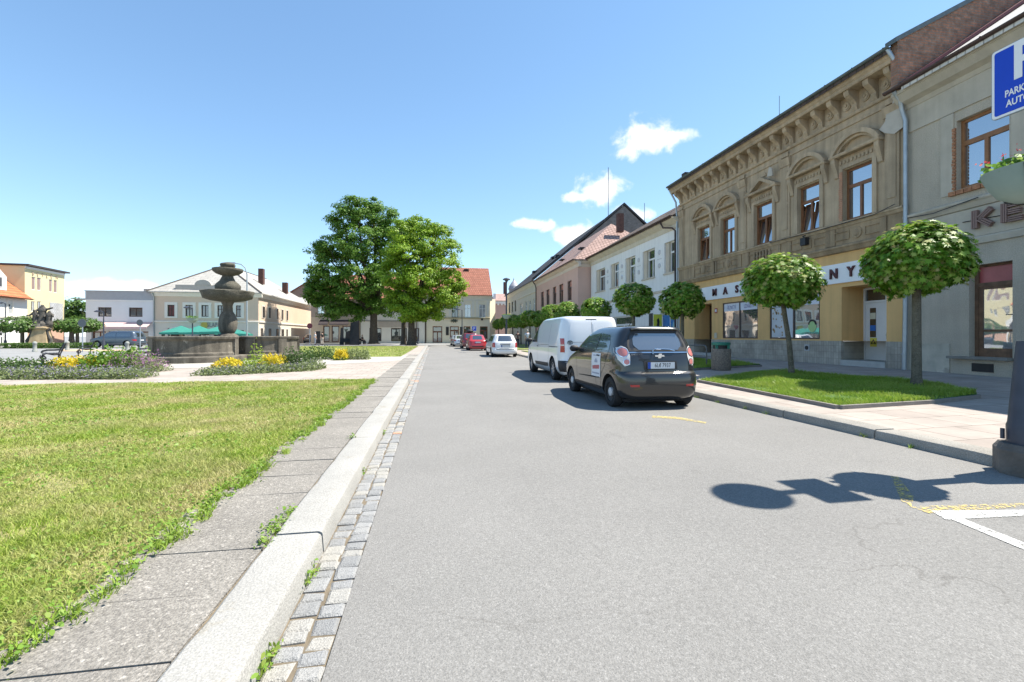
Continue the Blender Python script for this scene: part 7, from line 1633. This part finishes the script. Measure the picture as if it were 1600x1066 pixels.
    mb = MB(); mb.tube([(s.rx(0, 1.02)-.03, .13, 1.0), (s.rx(0, 1.08)-.035, .12, 1.075), (s.rx(0, 1.1)-.04, .08, 1.095), (s.rx(0, 1.09)-.04, -.20, 1.085), (s.rx(0, 1.08)-.035, -.30, 1.06)], .012, 6); mb.build('rear_wiper', m_chrome, t)
    overlay(Rr(.006), [(-.32, .725), (.32, .725), (.32, .875), (-.32, .875)]).build('plate_recess', m_plastic, t, smooth=True)
    plate(t, s, .80, '6L6 7937', off=.016); mb = MB(); mb.lathe([(.013, -.0005), (.013, .0005)], 10, (0, 0, 0), axis='y'); m2 = MB(); m2.add([(s.rx(0, .80)-.016-.0175+v[1], .018+v[0], .828+v[2]) for v in mb.v], mb.f); m2.build('plate_sticker', m_seam, t)
    text('maker_lettering', 'CHEVROLET', .032, m_chrome, t, (s.rx(.43, .995)-.012, .43, .995), (R(90), 0, -R(90)), .001, sx=1.3)
    overlay(Rr(.008), [(-.60, .565), (.60, .565), (.60, .585), (-.60, .585)]).build('bumper_edge', paint('anthracite_paint', ()), t, smooth=True) if False else None
    mb = MB(); mb.box(s.rx(0, 1.43)-.04, s.rx(0, 1.43)+.16, -.47, .47, 1.442, 1.468); mb.build('spoiler', paint_get('anthracite_paint'), t)
    mirror(t, s, 2.42, 1.0, m_plastic)
    pp = M('paper_white', (.66, .67, .70), .6, .04, 3); sy = lambda off: (lambda a, z: (a, s.sy(a, z)+off, z))
    w = overlay(sy(.006), [(.98, .52), (1.48, .52), (1.48, .99), (.98, .99)]).build('door_paper', pp, t, smooth=True)
    overlay(sy(.0085), [(1.04, .68), (1.42, .66), (1.42, .73), (1.04, .76)]).build('paper_red_word', M('paper_red', (.42, .12, .13), .6, .3, 30), w, smooth=True); overlay(sy(.0085), [(1.14, .80), (1.30, .80), (1.30, .84), (1.22, .89), (1.14, .84)]).build('paper_drawing', M('paper_grey', (.32, .34, .42), .6, .2, 20), w, smooth=True)
    overlay(sy(.0085), [(1.10, .93), (1.38, .93), (1.38, .95), (1.10, .95)]).build('paper_line', M('paper_grey', ()), w, smooth=True); overlay(sy(.0085), [(1.03, .57), (1.43, .57), (1.43, .60), (1.03, .60)]).build('paper_line', M('paper_grey', ()), w, smooth=True)
    mb = MB(); mb.tube([(.9, .25, 1.515), (.75, .25, 1.62)], .006, 5); mb.build('aerial', m_plastic, t)
def paint_get(n): return MATS[n]
hatch()
def van():
    ks = [(.20, .10, 4.80, .80), (.30, .03, 4.90, .90), (.42, .0, 4.94, .945), (.55, .02, 4.95, .955), (.62, .06, 4.94, .955), (.80, .075, 4.88, .955), (.95, .08, 4.70, .955), (1.08, .085, 4.35, .95), (1.18, .09, 4.10, .935), (1.40, .11, 3.78, .90), (1.65, .15, 3.36, .85), (1.80, .19, 3.02, .81), (1.87, .25, 2.75, .76), (1.905, .50, 2.4, .66), (1.92, .9, 2.0, .45)]
    wm = paint('van_white', (.70, .715, .74), .0, .35)
    side = [('side_window', [(3.02, 1.12), (4.00, 1.12), (3.68, 1.42), (3.40, 1.62), (3.08, 1.66)], .004, m_carglass), ('sill_panel', [(1.45, .38), (3.25, .36), (3.25, .47), (1.45, .50)], .012, m_plastic), ('side_crease', [(1.35, 1.05), (2.9, 1.04), (2.9, 1.05), (1.35, 1.06)], .002, m_seam), ('corner_bumper', [(.04, .30), (.36, .30), (.36, .62), (.04, .62)], .008, m_plastic), ('door_handle', [(2.70, .98), (2.88, .98), (2.88, 1.01), (2.70, 1.01)], .03, m_plastic), ('slide_rail', [(.42, 1.0), (1.36, 1.0), (1.36, 1.018), (.42, 1.018)], .004, m_seam), ('fuel_flap', [(1.05, .78), (1.22, .78), (1.22, .92), (1.05, .92)], .002, wm)]
    rear = [('bumper', [(-.88, .30), (.88, .30), (.88, .62), (-.88, .62)], .012, m_plastic), ('door_seam', [(-.004, .66), (.004, .66), (.004, 1.80), (-.004, 1.80)], .003, m_seam), ('door_panel', [(-.70, 1.16), (-.04, 1.16), (-.04, 1.70), (-.62, 1.70)], .006, wm), ('door_panel', [(.04, 1.16), (.70, 1.16), (.62, 1.70), (.04, 1.70)], .006, wm), ('panel_groove', [(-.72, 1.14), (.72, 1.14), (.72, 1.15), (-.72, 1.15)], .004, M('groove_grey', (.34, .35, .37), .6, 0)), ('brake_light', [(-.17, 1.80), (.17, 1.80), (.15, 1.83), (-.15, 1.83)], .006, m_plastic), ('tail_light', [(.80, .86), (.90, .86), (.895, 1.26), (.81, 1.26)], .008, m_red), ('tail_light', [(-.90, .86), (-.80, .86), (-.81, 1.26), (-.895, 1.26)], .008, m_red), ('light_band', [(.81, 1.05), (.895, 1.05), (.895, 1.08), (.81, 1.08)], .0095, m_clear)]
    t, s = car('white delivery van parked in front of the dark hatchback', 'van', 4.48, 12.35, HEAD, ks, wm, 4.95, [(.98, .94), (4.02, .94)], .335, .215, n=6.5, side=side, rear=rear, front=[('windscreen', [(-.84, 1.2), (.84, 1.2), (.72, 1.78), (-.72, 1.78)], .004, m_carglass)], seams=[[(2.95, 1.72), (2.95, .50)], [(4.05, 1.08), (3.98, .48)], [(1.42, 1.70), (1.42, .62), (1.50, .50)]], name='delivery_van', arch=.055)
    Rr = lambda off: (lambda a, z: (s.rx(a, z)-off, a, z))
    for sg in (1, -1):
        sx_ = lambda off: (lambda a, z: (a, sg*(s.sy(a, z)+off), z)); overlay(sx_(.007), [(.16, .86), (.21, .86), (.21, 1.26), (.17, 1.26)]).build('tail_light', m_red, t, smooth=True)
    x0 = s.rx(.66, 1.14)-.012; mb = MB()
    def ring(cy, cz, a, b, w=.009):
        n = 24; prev = None
        for i in range(n+1):
            q = 2*math.pi*i/n; cur = [(cy+(a-k)*math.cos(q), cz+(b-k)*math.sin(q)) for k in (0, w)]
            if prev: mb.ext([(x0-.012, *p) for p in (prev[0], cur[0], cur[1], prev[1])], [(x0, *p) for p in (prev[0], cur[0], cur[1], prev[1])])
            prev = cur
    ring(.66, 1.14, .085, .058, .013); ring(.66, 1.14, .03, .055, .011); ring(.66, 1.166, .055, .026, .010); mb.build('oval_emblem', M('emblem_dark', (.10, .11, .11), .3, 0, metal=.6), t)
    plate(t, s, .88, None, off=.01, y0=.22)
    mirror(t, s, 3.90, 1.13, m_plastic)
van()
def estate():
    ks = [(.20, .14, 4.10, .70), (.28, .03, 4.20, .79), (.40, .0, 4.24, .82), (.50, .01, 4.24, .825), (.56, .07, 4.22, .825), (.70, .08, 4.15, .82), (.82, .10, 3.75, .815), (.90, .12, 3.30, .80), (.95, .14, 3.15, .775), (1.10, .24, 2.9, .71), (1.25, .34, 2.62, .65), (1.36, .43, 2.40, .60), (1.41, .52, 2.25, .54), (1.435, .8, 2.0, .38)]
    wm = paint('estate_white', (.68, .69, .70))
    side = [('side_window', [(.55, 1.0), (1.15, .98), (1.15, 1.33), (.72, 1.30)], .004, m_carglass), ('side_window', [(1.22, .98), (2.05, .97), (2.05, 1.35), (1.22, 1.34)], .004, m_carglass), ('side_window', [(2.12, .97), (3.0, .97), (2.55, 1.33), (2.12, 1.35)], .004, m_carglass), ('side_strip', [(.9, .52), (3.2, .52), (3.2, .57), (.9, .57)], .008, m_plastic)]
    rear = [('rear_glass', [(-.60, 1.0), (.60, 1.0), (.50, 1.34), (-.50, 1.34)], .004, m_carglass), ('bumper_strip', [(-.78, .50), (.78, .50), (.78, .545), (-.78, .545)], .010, m_plastic), ('tail_light', [(.62, .62), (.80, .62), (.79, .92), (.64, .92)], .006, m_red), ('tail_light', [(-.80, .62), (-.62, .62), (-.64, .92), (-.79, .92)], .006, m_red), ('handle_strip', [(-.32, .80), (.32, .80), (.32, .85), (-.32, .85)], .012, m_plastic)]
    t, s = car('old white estate car parked ahead of the white van', 'car', 4.37, 27.6, HEAD, ks, wm, 4.24, [(.80, .80), (3.38, .80)], .29, .18, side=side, rear=rear, seams=[[(1.185, .95), (1.185, .35)], [(2.09, .95), (2.09, .35)]])
    plate(t, s, .70, None)
    mirror(t, s, 2.85, .95, m_plastic)
estate()
KS_SEDAN = [(.18, .14, 4.0, .70), (.27, .03, 4.10, .79), (.42, .0, 4.15, .83), (.58, .03, 4.14, .835), (.68, .06, 4.08, .83), (.82, .09, 3.70, .825), (.92, .16, 3.20, .80), (.98, .26, 3.0, .765), (1.12, .48, 2.75, .70), (1.28, .72, 2.45, .64), (1.38, .90, 2.22, .59), (1.42, 1.05, 2.05, .53), (1.445, 1.3, 1.85, .36)]
KS_SUV = [(.25, .12, 4.3, .76), (.35, .03, 4.42, .86), (.55, .0, 4.46, .89), (.72, .03, 4.44, .89), (.9, .06, 4.15, .885), (1.02, .10, 3.6, .87), (1.10, .14, 3.4, .84), (1.28, .24, 3.1, .78), (1.48, .36, 2.75, .71), (1.58, .46, 2.5, .66), (1.62, .62, 2.3, .58), (1.645, .9, 2.0, .40)]
def far_car(label, x, y, ks, mat, rz=HEAD, sc=1.0, wr=.3, wx=(.75, 3.25), lights=True, cat='car', z0=0.0, group='cars parked along the kerb', name='parked_car'):
    zb = [k for k in ks if k[0] > .88]; L = ks[2][2]; w = ks[2][3]; zt = ks[-1][0]
    s = Shell(ks); zg0, zg1 = (.98, zt-.1) if zt < 1.5 else (1.10, zt-.13); a0 = s.at(zg0); a1 = s.at(zg1); m_ = (a0[0]+a0[1])/2
    side = [('side_window', [(a0[0]+.35, zg0), (m_-.05, zg0), (m_-.05, zg1), (a1[0]+.25, zg1)], .004, m_carglass), ('side_window', [(m_+.03, zg0), (a0[1]-.25, zg0), (a1[1]-.22, zg1), (m_+.03, zg1)], .004, m_carglass)]
    rear = [('rear_glass', [(-a0[2]*.8, zg0+.02), (a0[2]*.8, zg0+.02), (a1[2]*.82, zg1), (-a1[2]*.82, zg1)], .004, m_carglass), ('tail_light', [(w*.66, .68), (w*.95, .68), (w*.94, .86), (w*.68, .86)], .006, m_red), ('tail_light', [(-w*.95, .68), (-w*.66, .68), (-w*.68, .86), (-w*.94, .86)], .006, m_red), ('bumper_strip', [(-w*.8, .34), (w*.8, .34), (w*.8, .42), (-w*.8, .42)], .006, m_plastic)]
    front = [('windscreen', [(-a0[2]*.8, zg0), (a0[2]*.8, zg0), (a1[2]*.8, zg1), (-a1[2]*.8, zg1)], .004, m_carglass), ('headlight', [(w*.55, .6), (w*.9, .6), (w*.9, .75), (w*.55, .75)], .006, m_clear), ('headlight', [(-w*.9, .6), (-w*.55, .6), (-w*.55, .75), (-w*.9, .75)], .006, m_clear)]
    t, s = car(label, cat, x, y, rz, ks, mat, L, [(wx[0], w-.03), (wx[1], w-.03)], wr, .18, side=side, rear=rear, front=front, seams=[[(m_-.01, zg0), (m_-.01, .38)]], z0=z0, group=group, name=name)
    plate(t, s, .76, None); mirror(t, s, a0[1]-.15, zg0-.02, mat); return t, s
def far_cars():
    far_car('bright red car parked ahead of the white estate', 3.88, 40.2, KS_SEDAN, paint('car_red', (.36, .018, .022)))
    t, s = far_car('dark red tall car with a black roof box, parked ahead of the bright red car', 3.72, 46.0, KS_SUV, paint('car_wine', (.13, .012, .018)), wr=.34, wx=(.85, 3.5))
    b = thing('roof_box', 'black roof box carried on the dark red tall car', 'roof box', (3.72, 46.9, 1.70), HEAD); mb = MB(); mb.lathe([(.05, -.02), (.36, 0), (.40, .14), (.30, .30), (.05, .34)], 16); m2 = MB(); m2.add([(v[0]*2.2+.6, v[1], v[2]) for v in mb.v], mb.f); m2.build('box_shell', m_plastic, b, smooth=True); mb = MB()
    for xx in (.1, 1.1): mb.box(xx, xx+.06, -.6, .6, -.06, -.02)
    mb.build_each('roof_bar', m_plastic, b)
    far_car('silver car parked ahead of the dark red car', 3.25, 55.5, KS_SEDAN, paint('car_silver', (.46, .48, .50), .4)); far_car('grey car parked farthest along the right kerb', 3.15, 61.5, KS_SEDAN, paint('car_grey', (.28, .30, .32), .4), group='cars parked along the kerb')
    KM = [(.22, .12, 4.9, .78), (.32, .02, 5.0, .88), (.55, .0, 5.04, .93), (.75, .03, 5.02, .93), (.92, .06, 4.7, .925), (1.05, .10, 4.1, .91), (1.15, .14, 3.85, .88), (1.4, .22, 3.45, .82), (1.6, .32, 3.05, .76), (1.7, .45, 2.75, .68), (1.74, .75, 2.4, .5)]
    x, y = W(222, 48.5); x2, y2 = W(143, 48.5)
    far_car('slate grey minivan parked side on before the awning shop', x, y, KM, paint('car_slate', (.075, .10, .135), .4), rz=math.atan2(y2-y, x2-x), wr=.34, wx=(.9, 3.95), cat='minivan', z0=PZ, group=None, name='minivan')
    x, y = W(480, 78); far_car('dark car parked in the side street left of the far people', x, y, KS_SEDAN, paint('car_dark', (.05, .055, .06), .3), rz=R(85), z0=PZ, group=None)
far_cars()
# ================================================================== people
m_skin = M('skin_tone', (.46, .28, .20), .6, .05, 5)
def person(label, x, y, z0, rz, shirt, trousers, hair, sh=1.72, pose='walk', arms=0.0):
    t = thing('person', label, 'person', (x, y, z0), rz); k = sh/1.75
    st = .18 if pose == 'walk' else .04
    if pose == 'sit': hip, kn, an = (0, 0, .50), (.42, .48), (.46, .08)
    def leg(sg, f):
        if pose == 'sit': return [(0.02, sg*.09, .50), (.40, sg*.10, .50), (.44, sg*.10, .09), (.60, sg*.11, .05)]
        return [(0, sg*.09, .88), (f*st*.6+.02, sg*.09, .49), (f*st-.02, sg*.09, .09), (f*st+.14, sg*.10, .04)]
    zb = -.38 if pose == 'sit' else 0
    V = [(0, 0, .95+zb), (0, 0, 1.12+zb), (.0, 0, 1.30+zb), (0, 0, 1.44+zb), (.01, 0, 1.52+zb), (.02, 0, 1.63+zb), (.015, 0, 1.70+zb)]
    rad = [(.145, .105), (.13, .095), (.16, .105), (.11, .08), (.052, .055), (.078, .095), (.07, .082)]; E = [(i, i+1) for i in range(6)]
    tv = [(0, 0, .95+zb)]; tr_ = [(.155, .115)]; te = []; sv = [(0, 0, .92+zb), (0, 0, 1.12+zb), (0, 0, 1.30+zb), (0, 0, 1.43+zb)]; sr = [(.165, .125), (.15, .11), (.175, .12), (.10, .08)]; se = [(0, 1), (1, 2), (2, 3)]
    hands = []
    for sg, f in ((1, 1), (-1, -1)):
        L = leg(sg, f); b = len(V); V += L; rad += [.085, .06, .042, .038]; E += [(0, b), (b, b+1), (b+1, b+2), (b+2, b+3)]
        b = len(tv); tv += [L[0], L[1], (L[2][0], L[2][1], L[2][2]+.03)]; tr_ += [.10, .078, .064]; te += [(0, b), (b, b+1), (b+1, b+2)]
        sw = -f*.16 if pose == 'walk' else .05; A = [(0, sg*.19, 1.40+zb), (sw*.4, sg*.235, 1.14+zb), (sw+.05, sg*.24, .90+zb), (sw+.07, sg*.24, .83+zb)]
        if pose == 'sit': A = [(0, sg*.19, 1.40+zb), (.05, sg*.24, 1.15+zb), (.28, sg*.16, 1.02+zb), (.34, sg*.13, 1.0+zb)]
        b = len(V); V += A; rad += [.055, .042, .030, .034]; E += [(3, b), (b, b+1), (b+1, b+2), (b+2, b+3)]
        h = b+3; d = (Vector(A[3])-Vector(A[2])).normalized()
        for q, ln in ((-.028, .075), (-.01, .085), (.01, .08), (.028, .065)):
            p = Vector(A[3])+Vector((q, 0, 0))+d*.03; e = p+d*ln*.55; g = e+d*ln*.45+Vector((0, -sg*.012, 0)); c = len(V); V += [tuple(p), tuple(e), tuple(g)]; rad += [.010, .009, .008]; E += [(h, c), (c, c+1), (c+1, c+2)]
        p = Vector(A[3])+Vector((.036, -sg*.01, 0)); e = p+d*.03+Vector((.018, 0, 0)); c = len(V); V += [tuple(p), tuple(e)]; rad += [.011, .009]; E += [(h, c), (c, c+1)]
        b = len(sv); sv += [A[0], (A[0][0]*.3+A[1][0]*.7, A[0][1]*.3+A[1][1]*.7, A[0][2]*.3+A[1][2]*.7)]; sr += [.072, .062]; se += [(3, b), (b, b+1)]
    K = lambda vs: [(a*k, b*k, c*k) for a, b, c in vs]; Q = lambda rs: [tuple(q*k for q in r) if isinstance(r, tuple) else r*k for r in rs]
    skin('body', K(V), E, Q(rad), m_skin, t, sub=2); skin('trousers', K(tv), te, Q(tr_), trousers, t, sub=2); skin('shirt', K(sv), se, Q(sr), shirt, t, sub=2)
    mb = MB(); mb.lathe([(.02, -.11), (.075, -.09), (.098, -.02), (.092, .05), (.05, .095), (.01, .105)], 14); m2 = MB(); m2.add([((-.018+v[0]*.98)*k, v[1]*.9*k, (1.685+zb)*k+v[2]*.9*k) for v in mb.v], mb.f); m2.build('hair', hair, t, smooth=True)
    mb = MB()
    for sg in (-1, 1): mb.lathe([(.004, -.004), (.012, .0), (.004, .004)], 8, (.105*k, sg*.032*k, (1.65+zb)*k), axis='y')
    mb.lathe([(.004, -.02), (.016, -.008), (.004, .022)], 8, (.112*k, 0, (1.61+zb)*k)); mb.box(.098*k, .106*k, -.022, .022, (1.565+zb)*k, (1.573+zb)*k); mb.build('face_features', M('face_dark', (.22, .10, .08), .6, 0), t)
    for sg, f in ((1, 1), (-1, -1)):
        q = leg(sg, f)[2]; mb = MB(); mb.lathe([(.035, -.085), (.05, -.07), (.046, -.02), (.036, .02)], 10); m2 = MB(); m2.add([((q[0]+.05+v[0]*2.6)*k, (q[1]+v[1])*k, max(0, (.085+v[2])*k)) for v in mb.v], mb.f); m2.build('shoe', M('shoe_dark', (.03, .028, .026), .6, .1), t, smooth=True)
def people():
    ck = lambda n, c: M(n, c, .85, .12, 9)
    hd = ck('hair_grey', (.36, .34, .31)); hb = ck('hair_dark', (.045, .032, .025))
    x, y = G(824, 545.5, PZ); person('person in white and blue clothes with light hair walking on the right pavement', x, y, gz(x), R(95), ck('shirt_pale', (.46, .50, .60)), ck('trousers_navy', (.045, .055, .10)), hd, 1.72)
    x, y = G(809, 543, PZ); person('person in dark brown clothes on the far right pavement', x, y, gz(x), R(80), ck('jacket_brown', (.10, .065, .055)), ck('trousers_dark', (.04, .04, .045)), hb, 1.66)
    x, y = W(492.5, 62); person('person in pale clothes standing beside a dark board on the left street', x, y, PZ, R(30), ck('shirt_white', (.6, .6, .6)), ck('trousers_pale', (.40, .42, .46)), hd, 1.74, pose='stand')
    x, y = W(503.5, 62); person('person in dark top and pale trousers standing at the left street', x, y, PZ, R(150), ck('top_black', (.03, .03, .032)), ck('trousers_beige', (.45, .40, .34)), hb, 1.76, pose='stand')
    x, y = W(566, 68); person('person in black sitting on a bench right of the dark monument', x, y, PZ, R(-20), ck('top_black', ()), ck('trousers_dark', ()), hb, 1.75, pose='sit')
    t = thing('park_bench', 'dark bench under the seated person right of the monument', 'bench', (x, y, PZ-.02), R(-20+90)); mb = MB()
    for s in (-.7, .7): mb.box(s-.03, s+.03, -.2, .25, 0, .40); mb.box(s-.03, s+.03, .22, .27, .4, .85)
    mb.build('side_frame', m_black, t); mb = MB(); mb.box(-.8, .8, -.22, .25, .40, .44); mb.build('seat', m_plastic, t); mb = MB(); mb.box(-.8, .8, .24, .28, .55, .85); mb.build('backrest', m_plastic, t)
    x, y = W(496.5, 62.5); t = thing('standing_board', 'dark standing board between the two far people', 'board', (x, y, PZ), R(10)); mb = MB(); mb.box(-.32, .32, -.03, .03, .12, 1.85); mb.build('panel', m_plastic, t); mb = MB(); mb.box(-.34, -.29, -.18, .18, 0, .14); mb.box(.29, .34, -.18, .18, 0, .14); mb.build_each('foot', m_plastic, t)
    x, y = W(688.5, 66); 
    t = thing('parking_sign', 'far blue parking sign with white P beside the dark red car', 'sign', (W(741, 60)[0], W(741, 60)[1], PZ), R(-9)); mb = MB(); mb.tube([(0, .04, 0), (0, .04, 2.5)], .03, 6); mb.build('post', MATS['grey_pole'], t); mb = MB(); mb.box(-.30, .30, -.02, .0, 1.85, 2.5); mb.build('sign_border', MATS['sign_white'], t); mb = MB(); mb.box(-.27, .27, -.028, -.0205, 1.88, 2.47); f = mb.build('sign_face', MATS['sign_blue'], t); text('sign_letter', 'P', .55, MATS['sign_white'], f, (0, -.03, 2.17), (R(90), 0, 0), .001)
people()
